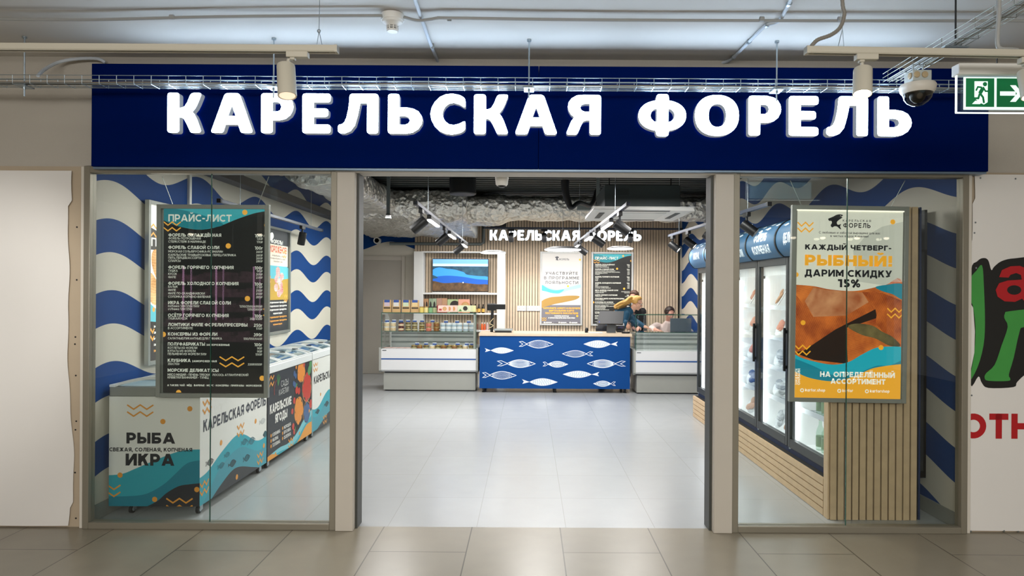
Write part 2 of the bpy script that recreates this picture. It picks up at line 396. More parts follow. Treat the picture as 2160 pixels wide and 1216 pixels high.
        Wd = 1.0; C([(.24, 0), (.76, 1)]); tt = t; t = t * .72; C(arc(.22, .73, .22 - t, .27 - t, 0, 360, 14)); C(arc(.78, .27, .22 - t, .27 - t, 0, 360, 14)); t = tt
    elif ch == 'а': Wd = .66; S(Wd - t, t, Wd - t, .74 - t); C(arc(.33, .36, .33 - t, .37 - t, 0, 360, 18))
    elif ch == 'б': Wd = .7; C(arc(.35, .34, .35 - t, .34 - t, 0, 360, 18)); C([(t, .36), (t + .04, .7), (.24, .9), (.6, 1 - t)])
    elif ch == 'е': Wd = .68; C(arc(.34, .37, .34 - t, .37 - t, 0, 310, 18)); B(t, .37, Wd - t * .6, .37)
    elif ch == 'р': Wd = .7; ylo = -.28; S(t, -.28 + t, t, .74 - t); C(arc(.36, .37, .34 - t, .37 - t, 0, 360, 18))
    elif ch == 'у': Wd = .66; C([(t * .8, .74), (.34, .06)]); C([(Wd - t * .8, .74), (.34, .04), (.24, -.18), (.04, -.24)])
    elif ch == 'ф': Wd = .96; ylo = -.28; S(.48, -.2, .48, .9); C(arc(.48, .37, .48 - t, .37 - t, 0, 360, 20))
    elif ch == 'k': Wd = .68; S(t, t, t, 1 - t); yhi = .74; S(t + .1, .3, Wd - t * 1.4, .74, t + .22, .38, Wd - t * 1.2, 0)
    elif ch == 'r': Wd = .46; S(t, t, t, .74 - t); C([(t, .5), (.22, .68), (.44, .74 - t)])
    elif ch == 'f': Wd = .46; C([(.12 + t, 0), (.12 + t, .72), (.2 + t, .92), (.46, 1 - t)]); B(0, .62, .42, .62)
    elif ch == 's': Wd = .56; C(arc(.28, .54, .26 - t, .2 - t, 40, 250, 8) + arc(.28, .2, .27 - t, .2 - t, 70, -140, 8))
    elif ch == 'h': Wd = .66; S(t, t, t, 1 - t); C([(t, .5), (.2, .68), (.4, .7 - t * .4), (Wd - t, .5), (Wd - t, 0)])
    r = (Wd, polys); _G[(ch, t if isinstance(t, float) else t)] = r; return r
def text_w(st, w, sp=.11): return sum(glyph(c, round(w / 2, 4))[0] + sp for c in st) - sp

# ================================================================ THE SETTING
def CE(u, v, z=3.283):      # a point on the mall ceiling
    Y = (z - H) * F / ((u - CU) * sa + (CV - v) * ca); return PX(u, v, Y)
YF, YB, XL, XR, ZC = 4.78, 13.6, -3.115, 3.05, 3.30
plaster = mat('plaster', '#b6b0a5', .85, var=.05, scale=3, bump=.15, bscale=150)
white_paint = mat('white_paint', '#cfc9bd', .6, var=.03)
trim_paint = mat('trim_paint', '#bfb8ac', .5, var=.03)
white_plastic = mat('white_plastic', '#e4e3de', .4, var=.02)
black_paint = mat('black_paint', '#0b0c0d', .5, var=.1)
black_plastic = mat('black_plastic', '#121315', .38, var=.05)
steel = mat('steel', '#9aa3a6', .3, .9, var=.08)
zinc = mat('zinc', '#a9b4ba', .35, .85, var=.08)
alu_olive = mat('olive_aluminium', '#8b8576', .38, .35, var=.04)
silver = mat('silver_aluminium', '#a9aeaa', .35, .55, var=.03)
pane_glass = glass('pane_glass', (.915, .938, .925))
case_glass = glass('case_glass', (.972, .988, .98), .7)
glass_edge = mat('glass_edge', '#2f5a4c', .2, var=.1)
wood = mat('oak', '#c9ae8b', .55, var=.16, scale=14)

def nodes_mat(name, rough=.5):
    m = bpy.data.materials.new(name); m.use_nodes = True; t = m.node_tree
    b = t.nodes['Principled BSDF']; b.inputs['Roughness'].default_value = rough
    def mth(op, a, bb=None, c=None):
        q = t.nodes.new('ShaderNodeMath'); q.operation = op
        for i, x in enumerate((a, bb, c)):
            if x is None: continue
            if isinstance(x, (int, float)): q.inputs[i].default_value = x
            else: t.links.new(x, q.inputs[i])
        return q.outputs[0]
    def mixc(fac, c0, c1):
        q = t.nodes.new('ShaderNodeMix'); q.data_type = 'RGBA'
        if isinstance(fac, (int, float)): q.inputs[0].default_value = fac
        else: t.links.new(fac, q.inputs[0])
        for i, c in ((6, c0), (7, c1)):
            if isinstance(c, tuple): q.inputs[i].default_value = c + (1,)
            else: t.links.new(c, q.inputs[i])
        return q.outputs[2]
    g = t.nodes.new('ShaderNodeNewGeometry'); sx = t.nodes.new('ShaderNodeSeparateXYZ'); t.links.new(g.outputs['Position'], sx.inputs[0])
    return m, t, b, mth, mixc, g, sx
def noise(t, vec, scale, detail=3):
    n = t.nodes.new('ShaderNodeTexNoise'); n.inputs['Scale'].default_value = scale; n.inputs['Detail'].default_value = detail
    t.links.new(vec, n.inputs['Vector']); return n.outputs[0]
BLUE, CREAM = lin('#034184'), lin('#d6d0c2')
def wave_mat(name, axis, ph, lam, A, z0, P, th, single=False):
    m, t, b, mth, mixc, g, s = nodes_mat(name, .6); b.inputs['Specular IOR Level'].default_value = .2
    p = s.outputs[axis]; z = s.outputs[2]
    c = mth('MULTIPLY', mth('COSINE', mth('MULTIPLY', mth('SUBTRACT', p, ph), 2 * pi / lam)), A)
    q = mth('SUBTRACT', mth('SUBTRACT', z, c), z0)
    q = mth('MULTIPLY', q, 1 / P) if single else mth('FRACT', mth('ADD', mth('MULTIPLY', q, 1 / P), 20))
    f = mth('LESS_THAN', q, th)
    if single: f = mth('MULTIPLY', f, mth('GREATER_THAN', q, 0))
    nz = noise(t, g.outputs['Position'], 2.5)
    t.links.new(mixc(f, mixc(nz, tuple(x * .94 for x in CREAM), CREAM), mixc(nz, tuple(x * .88 for x in BLUE), BLUE)), b.inputs['Base Color'])
    return m
wave_left = wave_mat('wave_mural_left', 1, 5.1, 1.36, .085, 1.942 - .085, .533, .47)
wave_right = wave_mat('wave_mural_right', 1, 5.45, 1.48, .085, 1.915, .51, .49)
wave_back = wave_mat('wave_mural_back', 0, -2.76, 1.38, .09, 2.63 - .09, .3, 1, True)
# --- mall floor: beige stone, long slabs staggered
def tile_mat(name, c1, c2, cm, bw, rh, ox, oy, swap, off, rough, mort=.004, stain=.08, rv=.16):
    m, t, b, mth, mixc, g, s = nodes_mat(name, rough)
    cb = t.nodes.new('ShaderNodeCombineXYZ')
    a, bb = (s.outputs[1], s.outputs[0]) if swap else (s.outputs[0], s.outputs[1])
    t.links.new(mth('ADD', a, ox), cb.inputs[0]); t.links.new(mth('ADD', bb, oy), cb.inputs[1])
    br = t.nodes.new('ShaderNodeTexBrick'); br.inputs['Scale'].default_value = 1; br.inputs['Brick Width'].default_value = bw
    br.inputs['Row Height'].default_value = rh; br.inputs['Mortar Size'].default_value = mort; br.inputs['Mortar Smooth'].default_value = .1
    br.offset = off; br.inputs['Bias'].default_value = 0
    br.inputs['Color1'].default_value = lin(c1) + (1,); br.inputs['Color2'].default_value = lin(c2) + (1,); br.inputs['Mortar'].default_value = lin(cm) + (1,)
    t.links.new(cb.outputs[0], br.inputs['Vector'])
    nz = noise(t, g.outputs['Position'], 5, 6)
    q = t.nodes.new('ShaderNodeMix'); q.data_type = 'RGBA'; q.blend_type = 'MULTIPLY'; q.inputs[0].default_value = 1
    t.links.new(br.outputs[0], q.inputs[6]); t.links.new(mixc(nz, (1 - stain * 2,) * 3, (1 + stain,) * 3), q.inputs[7])
    t.links.new(q.outputs[2], b.inputs['Base Color'])
    r = mth('ADD', mth('MULTIPLY', noise(t, g.outputs['Position'], 9), rv), rough - .08 * rv / .16); t.links.new(r, b.inputs['Roughness'])
    return m
mall_tile = tile_mat('beige_stone_tile', '#8f8776', '#888070', '#4e473d', 1.2, .62, -.76, .389, True, .5, .3, rv=.04)
shop_tile = tile_mat('grey_shop_tile', '#a9acad', '#a6a9aa', '#9a9c9a', .63, .683, .357, .64, False, 0, .24, .003, .03, .03)
# --- mall ceiling with its dirty joint
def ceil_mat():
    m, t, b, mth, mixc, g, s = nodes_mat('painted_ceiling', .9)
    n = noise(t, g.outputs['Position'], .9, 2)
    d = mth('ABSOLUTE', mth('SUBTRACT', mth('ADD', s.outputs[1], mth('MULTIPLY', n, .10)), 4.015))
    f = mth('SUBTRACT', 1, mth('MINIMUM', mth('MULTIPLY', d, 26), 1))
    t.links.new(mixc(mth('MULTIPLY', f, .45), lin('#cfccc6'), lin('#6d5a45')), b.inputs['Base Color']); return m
struct(MB().box(-8, 8, -6, YF + .04, -.2, 0, mall_tile).build('floor'), 'beige stone slab floor of the mall walkway', 'floor')
struct(MB().box(-4.6, 4, YF + .04, YB + .4, -.2, -.002, shop_tile).build('floor'), 'light grey tiled floor inside the shop', 'floor')
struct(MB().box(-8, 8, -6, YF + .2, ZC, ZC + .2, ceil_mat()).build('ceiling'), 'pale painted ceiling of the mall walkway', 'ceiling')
deck = mat('dark_deck', '#2a2f2d', .6, var=.2)
c = MB().box(-4.6, 4, YF + .2, YB + .4, ZC + .04, ZC + .2, deck)
for i in range(44): c.box(-4.6, 4, YF + .3 + i * .2, YF + .4 + i * .2, ZC, ZC + .05, deck)
struct(c.build('ceiling'), 'dark corrugated deck ceiling inside the shop', 'ceiling')
# --- facade wall
w = MB()
w.box(-8, -3.29, YF + .02, YF + .2, 0, ZC, plaster); w.box(3.2, 8, YF + .02, YF + .2, 0, ZC, plaster); w.box(-3.29, -3.12, YF + .02, YF + .035, 0, ZC, plaster); w.box(3.085, 3.2, YF + .02, YF + .035, 0, ZC, plaster)
w.box(-3.12, 3.085, YF + .02, YF + .2, 2.535, ZC, plaster)
struct(w.build('wall_front'), 'warm grey plaster wall of the mall around the shop front', 'wall')
struct(MB().box(XL - .15, XL, YF + .04, 11.2, 0, 2.53, wave_left).box(XL - .15, XL, YF + .205, 11.2, 2.53, ZC, wave_left).build('wall_left'), 'shop side wall painted with blue and cream waves, left', 'wall')
struct(MB().box(XR, XR + .15, YF + .04, YB, 0, 2.53, wave_right).box(XR, XR + .15, YF + .205, YB, 2.53, ZC, wave_right).build('wall_right'), 'shop side wall painted with blue and cream waves, right', 'wall')
grey_wall = wave_back
w = MB().box(-4.5, XR + .15, YB, YB + .15, 0, ZC, grey_wall); struct(w.build('wall_back'), 'grey back wall with one blue wave band above the door', 'wall')
struct(MB().box(-4.6, -4.45, 11.2, YB, 0, ZC, plaster).build('wall_alcove'), 'plain side wall of the back alcove', 'wall')
struct(MB().box(-4.6, XL - .15, 11.05, 11.2, 0, ZC, plaster).build('wall_return'), 'plain return wall of the back alcove', 'wall')
base = mat('baseboard_tile', '#8f908a', .35, var=.05)
struct(MB().box(XL, XL + .012, YF + .05, 11.2, 0, .11, base).build('baseboard_left'), 'grey tile baseboard under the wave mural, left', 'baseboard')
struct(MB().box(XR - .012, XR, YF + .05, YB, 0, .11, base).build('baseboard_right'), 'grey tile baseboard under the wave mural, right', 'baseboard')
struct(MB().box(-4.4, -2.25, YB - .012, YB, 0, .12, base).build('baseboard_back'), 'grey baseboard along the back wall', 'baseboard')
# back door
d = thing('door_1', 'plain grey flush door in the back wall left of the shelves', 'door', (-3.0, YB, 0)); struct(d)
dm = mat('door_grey', '#a8a297', .6, var=.03)
x0, zt = XZ(855, 541, YB); x1, zt2 = XZ(848, 550, YB)
MB().box(-3.75, x1, YB - .03, YB - .002, 0, zt2, dm).build('leaf', d, bevel=.004)
MB().box(x1, x0, YB - .05, YB - .002, 0, zt, trim_paint).box(-3.75, x1, YB - .05, YB - .002, zt2, zt, trim_paint).build('door_frame', d, bevel=.004)
# --- shop-front: header, posts, glazing
hz = 2.487
struct(MB().box(-1.345, 1.44, YF - .05, YF + .12, hz, 2.525, trim_paint).build('trim_1', bevel=.004), 'beige header bar over the open doorway', 'trim')
struct(MB().box(-1.33, -1.206, YF - .06, YF + .14, 0, hz, trim_paint).build('trim_2', bevel=.004), 'beige post left of the open doorway', 'trim')
struct(MB().box(1.29, 1.418, YF - .06, YF + .14, 0, hz, trim_paint).build('trim_3', bevel=.004), 'beige post right of the open doorway', 'trim')
struct(MB().box(-1.205, -1.19, YF + .0, YF + .13, 0, hz, mat('dark_gasket', '#3b3d38', .5)).build('trim_4'), 'dark strip on the doorway side of the left post', 'trim')
struct(MB().box(1.272, 1.289, YF + .0, YF + .13, 0, hz, mat('dark_gasket', '#3b3d38', .5)).build('trim_5'), 'dark strip on the doorway side of the right post', 'trim')
struct(MB().box(-3.119, -3.092, YF - .03, YF + .02, 0, 2.52, white_paint).build('trim_6', bevel=.003), 'white vertical strip beside the left shop window', 'trim')
struct(MB().box(3.054, 3.083, YF - .03, YF + .02, 0, 2.52, white_paint).build('trim_7', bevel=.003), 'white vertical strip beside the right shop window', 'trim')
def glazing(name, label, x0, x1, xj):
    g = struct(thing(name, label, 'window', ((x0 + x1) / 2, YF, 0)))
    y0, y1, zb, zt = YF - .045, YF + .03, .0, 2.522
    f = MB(); q = .043
    f.box(x0, x0 + q, y0, y1, zb, zt, alu_olive); f.box(x1 - q, x1, y0, y1, zb, zt, alu_olive)
    f.box(x0 + q, x1 - q, y0, y1, zt - .047, zt, alu_olive); f.box(x0 + q, x1 - q, y0, y1, zb, zb + .045, alu_olive)
    f.build('frame', g, bevel=.003)
    for a, b in ((x0 + q, xj - .002), (xj + .002, x1 - q)):
        MB().box(a, b, YF - .012, YF - .002, zb + .045, zt - .047, pane_glass).build('pane', g, smooth=False)
    MB().box(xj - .002, xj + .002, YF - .013, YF - .001, zb + .045, zt - .047, glass_edge).build('pane_joint', g, smooth=False)
    return g
glazing('window_1', 'glazed shop window left of the doorway, freezers behind it', -3.09, -1.332, -2.219)
glazing('window_2', 'glazed shop window right of the doorway, slatted panel behind it', 1.42, 3.053, 2.224)

# ================================================================ FASCIA SIGN
YS = 4.66
navy = mat('navy_panel', '#02154f', .7, var=.04, scale=2, spec=.0)
x0, zb = XZ(192, 351, YS); x1, _ = XZ(2085, 361, YS); zt = PX(1100, 139, YS).z; xm = PX(1136, 300, YS).x
sg = thing('shop_fascia', 'long dark blue fascia panel above the doorway', 'sign panel', ((x0 + x1) / 2, YS, zb))
for a, b in ((x0, xm - .001), (xm + .001, x1)):
    MB().box(a, b, YS, YF + .019, zb, zt, navy).build('fascia_panel', sg, bevel=.004)
MB().box(x0, x1, YS + .02, YF + .019, zb - .012, zb, mat('fascia_edge', '#7f93a8', .4, .5)).build('bottom_rail', sg)

def rounded(pts, seg=5):
    out = []; n = len(pts)
    for i, p in enumerate(pts):
        r = p[2] if len(p) > 2 else 0; P = Vector(p[:2])
        if r <= 0: out.append(P); continue
        a = Vector(pts[i - 1][:2]) - P; b = Vector(pts[(i + 1) % n][:2]) - P
        r = min(r, a.length * .48, b.length * .48); A = P + a.normalized() * r; B = P + b.normalized() * r
        for k in range(seg + 1):
            t = k / seg; out.append(A * (1 - t) ** 2 + P * 2 * t * (1 - t) + B * t * t)
    return out
def sup(cx, cy, rx, ry, n=36, e=2.25, a0=0, a1=360, close=True):
    o = []
    for k in range(n if close else n + 1):
        t = radians(a0 + (a1 - a0) * k / n); c, q = cos(t), sin(t)
        o.append((cx + rx * math.copysign(abs(c) ** (2 / e), c), cy + ry * math.copysign(abs(q) ** (2 / e), q)))
    return o
LET = {
 'К': [[(0, 0, 7), (29, 0, 7), (29, 39), (36, 38.3), (41, 35), (46, 27), (58, 2, 7), (61, 0, 0), (86, 0, 9), (74, 33), (68, 45), (62, 52), (70, 62), (76, 74), (86, 100, 8), (59, 100, 8), (50, 77), (43, 66), (36, 62.5), (29, 62), (29, 100, 7), (0, 100, 7)]],
 'А': [[(-1, 0, 8), (31, 0, 6), (38, 21), (71, 21), (78, 0, 6), (109, 0, 8), (73, 100, 9), (36, 100, 9)], [(54, 70), (43.5, 42), (64.5, 42)]],
 'Р': [[(0, 0, 7), (29, 0, 7), (29, 32.5), (48, 32.5), (62, 36), (74, 45), (80, 56), (82, 66), (80, 78), (74, 88), (63, 96), (46, 100), (0, 100, 8)], [(29, 54), (42, 54), (49, 58), (52, 66), (49, 75), (42, 78.5), (29, 78.5)]],
 'Е': [[(0, 0, 8), (71, 0, 8), (71, 21.5, 8), (28.3, 21.5), (28.3, 41.5), (65, 41.5, 8), (65, 62, 8), (28.3, 62), (28.3, 78.5), (71, 78.5, 8), (71, 100, 8), (0, 100, 8)]],
 'Л': [[(74.5, 0, 7), (102, 0, 7), (102, 100, 8), (30, 100, 8), (29, 80), (26.5, 60), (22, 40), (17, 28), (11, 23), (1, 21, 6), (0, 5, 6), (7, 0), (18, 0), (32, 6), (43, 20), (50, 45), (56.5, 77), (74.5, 77)]],
 'Ь': [[(0, 0, 8), (45, 0), (62, 3), (76, 12), (84, 24), (86, 34), (84, 44), (76, 56), (62, 63), (45, 66), (28, 66), (28, 100, 7), (0, 100, 7)], [(28, 22), (44, 22), (52, 26), (55.5, 33), (52, 41), (44, 44.5), (28, 44.5)]],
 'С': [[(86, 66, 5), (86, 90, 8), (72, 98), (54, 101.5), (38, 99.5), (24, 93), (12, 81), (4, 66), (1, 50), (4, 34), (12, 19), (24, 7), (38, .5), (54, -1.5), (72, 2), (86, 9, 8), (86, 33, 5), (72, 25.5), (58, 22), (46, 24), (37, 31), (32, 40), (30, 50), (32, 60), (37, 69), (46, 76.5), (58, 79), (72, 75)]],
 'Я': [[(-1, 0, 8), (27, 0, 6), (37, 24), (42, 33), (50, 36.5), (59.5, 36.5), (59.5, 0, 7), (87, 0, 7), (87, 100, 8), (42, 100), (26, 98.5), (13, 91), (6, 81), (4, 70), (6.5, 60), (12, 51), (20.5, 43.5), (13, 34)], [(59.5, 57.6), (59.5, 78), (46, 78), (38, 75.5), (34, 68), (38, 60.5), (46, 57.6)]],
 'О': [sup(55, 50, 55, 51.5), sup(56, 50, 22.5, 29.5)],
}
_e1 = sup(59.3, 49, 59.3, 39, 30, 2.2, -76, 76, False); _e2 = sup(59.3, 49, 59.3, 39, 30, 2.2, 104, 256, False)
LET['Ф'] = [[(45.8, -3, 7), (74, -3, 7)] + _e1 + [(74, 103, 7), (45.8, 103, 7)] + _e2,
            [(45.8, 32), (45.8, 67), (38, 65), (31, 58), (28.6, 49.5), (31, 41), (38, 34)], [(74, 67), (74, 32), (81.5, 34), (88.5, 41), (91, 49.5), (88.5, 58), (81.5, 65)]]
def letter_obj(name, ch, x, z, k, y0, y1, m_face, m_side, kx=None, glow=None):
    """a rounded 3-D letter: outline filled by a curve, turned into a mesh; lower left corner (x, z), front y0, back y1"""
    kx = kx or k
    c = bpy.data.curves.new('outline', 'CURVE'); c.dimensions = '2D'; c.fill_mode = 'BOTH'; c.extrude = (y1 - y0) / 2; c.bevel_depth = .0015; c.bevel_resolution = 1
    for loop in LET[ch]:
        P = rounded(loop); sp = c.splines.new('POLY'); sp.points.add(len(P) - 1); sp.use_cyclic_u = True
        for i, p in enumerate(P): sp.points[i].co = (p[0] * kx, p[1] * k, 0, 1)
    o = bpy.data.objects.new('outline', c); COL.objects.link(o)
    me = bpy.data.meshes.new_from_object(o.evaluated_get(bpy.context.evaluated_depsgraph_get()))
    bpy.data.objects.remove(o); bpy.data.curves.remove(c)
    R = frame_T((x, (y0 + y1) / 2, z), (1, 0, 0), (0, 0, 1), (0, -1, 0)); me.transform(R); me.update()
    me.materials.clear(); me.materials.append(m_face); me.materials.append(m_side)
    if glow: me.materials.append(glow)
    for p in me.polygons:
        p.material_index = 0 if p.normal.y < -.7 else (2 if glow and p.normal.y > .7 else 1)
        p.use_smooth = False
    ob = bpy.data.objects.new(name, me); COL.objects.link(ob)
    org = Vector((x, (y0 + y1) / 2, z)); me.transform(Matrix.Translation(-org)); ob.location = org; ORIG[ob.name] = org
    return ob
face_m = mat('lit_letter_face', '#f4f8ff', .4, 0, 26, (.60, .78, 1.0), 0)
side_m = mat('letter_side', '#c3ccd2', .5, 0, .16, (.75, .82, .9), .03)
halo_m = mat('letter_back_light', '#ffffff', .5, 0, 2.2, (.25, .5, 1), 0)
LX = [('К', 353.4, 425.5), ('А', 444.6, 533.7), ('Р', 551, 618.5), ('Е', 638, 697), ('Л', 712.7, 797.3), ('Ь', 818.5, 890.7), ('С', 908, 981), ('К', 999.7, 1072.5),
      ('А', 1086, 1175.4), ('Я', 1193.7, 1267), ('Ф', 1347, 1446.6), ('О', 1466, 1558), ('Р', 1579, 1647), ('Е', 1664, 1725.7), ('Л', 1743, 1830), ('Ь', 1851, 1922.5)]
LN = {'К': 'K-shaped', 'А': 'A-shaped', 'Р': 'P-shaped', 'Е': 'E-shaped', 'Л': 'lambda-shaped', 'Ь': 'b-shaped', 'С': 'C-shaped', 'Я': 'reversed-R', 'Ф': 'circle-and-bar', 'О': 'O-shaped'}
LW = {ch: max(p[0] for p in LET[ch][0]) - min(p[0] for p in LET[ch][0]) for ch in LET}
yl = YS - .062
for i, (ch, a, b) in enumerate(LX):
    base = 279.5 + (a - 353) * .0052
    x, z = XZ(a, base, yl); k = 83.3 * yl / F / 100; kx = (b - a) * yl / F / LW[ch]
    mn = min(p[0] for p in LET[ch][0])
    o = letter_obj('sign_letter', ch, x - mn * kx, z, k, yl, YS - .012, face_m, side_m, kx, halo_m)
    word = 'first word' if i < 10 else 'second word'
    tag(o, f'glowing white {LN[ch]} letter, {ORD[i if i < 10 else i - 10]} of the {word} on the blue fascia', 'letter', 'glowing letters on the fascia')

# ================================================================ MALL CEILING HARDWARE
conduit_m = mat('conduit_grey', '#9a9b98', .55, var=.05)
conduit_w = mat('conduit_pale', '#c3cbd3', .5, var=.04)
def run(pts, z=3.283): return [CE(u, v, z) for u, v in pts]
def catm3(P, n=6):
    P = [Vector(p) for p in P]; out = []
    for i in range(len(P) - 1):
        a, b, c, d = P[max(i - 1, 0)], P[i], P[i + 1], P[min(i + 2, len(P) - 1)]
        for k in range(n):
            t = k / n; out.append(.5 * (2 * b + (c - a) * t + (2 * a - 5 * b + 4 * c - d) * t * t + (3 * b - a - 3 * c + d) * t ** 3))
    return out + [P[-1]]
def clip_on(mb, p, d, r, m):
    p = Vector(p); d = Vector(d).normalized(); mb.tube([p - d * .012, p + d * .012], r, m, 10)
t = thing('conduit', 'thin grey cable conduit sagging across the ceiling left of the smoke detector', 'conduit', CE(400, 38))
MB().tube(catm3(run([(-200, 36), (0, 40), (200, 41.5), (420, 36), (640, 33.5), (806, 33)], 3.266)), .0095, conduit_m).build('pipe', t)
m = MB(); clip_on(m, CE(363, 36, 3.270), (1, 0, 0), .014, conduit_m); m.build('clip', t)
t = thing('conduit', 'thin grey cable conduit running across the ceiling right of the smoke detector', 'conduit', CE(1500, 42))
MB().tube(catm3(run([(852, 36), (880, 43), (905, 41), (925, 38), (950, 38), (1200, 41.5), (1440, 43), (1800, 44), (2160, 44), (2400, 44)], 3.266)), .0095, conduit_m).build('pipe', t)
for u in (948, 1607, 1772): m = MB(); clip_on(m, CE(u, 40, 3.270), (1, 0, 0), .014, conduit_m); m.build('clip', t)
t = thing('conduit', 'straight pale conduit running from the ceiling edge to the middle of the fascia', 'conduit', CE(905, 80))
MB().tube(run([(868, -30), (877, 5), (905, 85), (927, 138)], 3.286), .011, conduit_w, 10).build('pipe', t)
m = MB(); clip_on(m, CE(912, 97, 3.287), CE(927, 138) - CE(877, 5), .0145, conduit_m); m.build('coupling', t)
t = thing('conduit', 'bent pale conduit snaking over the ceiling toward the right of the fascia', 'conduit', CE(1600, 60))
MB().tube(catm3(run([(1676, -25), (1664, 8), (1648, 38), (1638, 47), (1620, 52), (1610, 58), (1580, 88), (1547, 121), (1530, 131), (1495, 138)], 3.286)), .0105, conduit_w, 10).build('pipe', t)
for u, v in ((1664, 8), (1618, 53), (1580, 88), (1547, 121)): m = MB(); clip_on(m, CE(u, v, 3.287), CE(1580, 88) - CE(1610, 58), .015, zinc); m.build('clip', t)
t = thing('conduit', 'grey ribbed hose curving from the ceiling corner to the left end of the fascia', 'conduit', PX(150, 140, 4.7))
P = catm3([PX(80, 160, 4.46), PX(95, 146, 4.6), PX(125, 131, 4.72), PX(165, 124, 4.74), PX(205, 124, 4.75), PX(222, 132, 4.76)], 8)
MB().tube(P, .011, conduit_w, 8, [.0105 + .0012 * (i % 2) for i in range(len(P))]).build('hose', t)

# smoke detector
p = CE(828, 30, ZC); d = thing('smoke_detector', 'round white smoke detector on the mall ceiling', 'smoke detector', p)
MB().lathe([(.066, -.04), (.068, -.03), (.066, -.002)], white_plastic, n=28, o=p).build('base', d)
b = MB().lathe([(.0, -.104), (.030, -.104), (.034, -.098), (.034, -.092)], white_plastic, n=24, o=p)
b.lathe([(.034, -.072), (.040, -.062), (.058, -.052), (.062, -.04)], white_plastic, n=24, o=p); b.build('sensor_head', d)
v = MB().lathe([(.026, -.094), (.026, -.070)], black_plastic, n=18, o=p)
for k in range(9): v.box(-.003, .003, .03, .035, -.093, -.071, white_plastic, Matrix.Translation(p) @ Matrix.Rotation(k * 2 * pi / 9, 4, 'Z'))
for q in (-.086, -.079): v.lathe([(.034, q), (.034, q + .003)], white_plastic, n=20, o=p)
v.build('vent', d)

# threaded rods carrying the long tray
YT = 4.42
def rod(u0, v0, u1, v1, Y, label, group, r=.005, mm=zinc, bracket=True):
    a, b = PX(u0, v0, Y), PX(u1, v1, Y); a.z = ZC; b.x = (a.x + b.x) / 2; a.x = b.x
    t = thing('threaded_rod', label, 'rod', (a.x, Y, b.z), group)
    MB().tube([a, b], r, mm, 8).build('rod', t)
    MB().lathe([(.014, -.012), (.014, 0)], mm, n=12, o=a).build('anchor', t)
    if bracket:
        z = 2.979; MB().box(a.x - .032, a.x + .032, Y - .05, Y + .05, z - .006, z, zinc).build('bracket', t)
        MB().cyl((a.x, Y, z - .018), (a.x, Y, z - .006), .009, zinc, n=6).build('nut', t)
NR = ['leftmost, in front of the bare wall', 'in front of the first word of the sign', 'in front of the middle of the fascia', 'in front of the second word of the sign']
for (u0, v0, u1, v1), n in zip(((50, 72, 53, 203), (578, 72, 577, 207), (1112, 78, 1120, 208), (1638, 80, 1639, 214)), NR):
    rod(u0, v0, u1, v1, YT, 'thin galvanised rod holding the wire tray, ' + n, 'rods of the long tray')
def tray(name, label, P, n, s, cm):
    """wire tray: P(a, w, h) -> point; a along, w across 0..1, h height"""
    t = thing('cable_tray', label, 'cable tray', P((n[0] + n[1]) / 2, .5, 0))
    m = MB(); L = (n[0], n[1])
    for w_, h in ((0, .052), (1, .052), (0, .026), (1, .026), (0, 0), (.35, -.001), (.7, -.001), (1, 0)):
        m.tube([P(L[0], w_, h), P(L[1], w_, h)], .0022, cm, 6)
    a = L[0]
    while a < L[1]:
        m.tube([P(a, 0, .052), P(a, 0, -.003), P(a, 1, -.003), P(a, 1, .052)], .0022, cm, 6); a += s
    m.build('wire_basket', t); return t
wire_m = mat('tray_wire', '#b9c7cf', .3, .85, var=.05)
wire_d = mat('tray_wire_dull', '#8a8a80', .4, .8, var=.05)
cable_m = mat('brown_cable', '#7d756a', .5, var=.1)
t = tray('', 'long wire cable tray hung in front of the top of the fascia', lambda a, w_, h: Vector((a, YT - .05 + w_ * .1, 2.985 + h)), (-4.2, 3.3), .111, wire_m)
for k in range(3):
    r = random.Random(k); pts = [(x, YT - .02 + .025 * k + .01 * sin(x * 3 + k), 2.994 + .008 * abs(sin(x * 2.1 + k * 2))) for x in [(-4.2 + i * .3) for i in range(26)]]
    MB().tube(catm3(pts, 2), .0055, (cable_m, conduit_m, cable_m)[k], 6).build('cable', t)
XTR = 2.255
t = tray('', 'wire cable tray running from the dome camera toward the photographer', lambda a, w_, h: Vector((XTR + w_ * .11, a, 3.02 + h)), (2.2, 4.36), .14, wire_d)
for k in range(2): MB().tube([(XTR + .03 + .03 * k, y, 3.028) for y in (2.2, 3.2, 4.36)], .006, (conduit_m, cable_m)[k], 6).build('cable', t)
for u0, v1, Y, n in ((2016, 122, 3.72, 'where it passes over the long tray of the exit corner'),):
    a, b = PX(u0, 0, Y), PX(u0, v1, Y); a.z = ZC
    q = thing('threaded_rod', 'black threaded rod holding the tray that leads to the dome camera', 'rod', (a.x, Y, b.z))
    MB().tube([(a.x, Y, ZC), (a.x, Y, b.z)], .005, black_paint, 8).build('rod', q)
    MB().box(XTR - .01, XTR + .12, Y - .03, Y + .03, 3.006, 3.013, zinc).build('bracket', q)

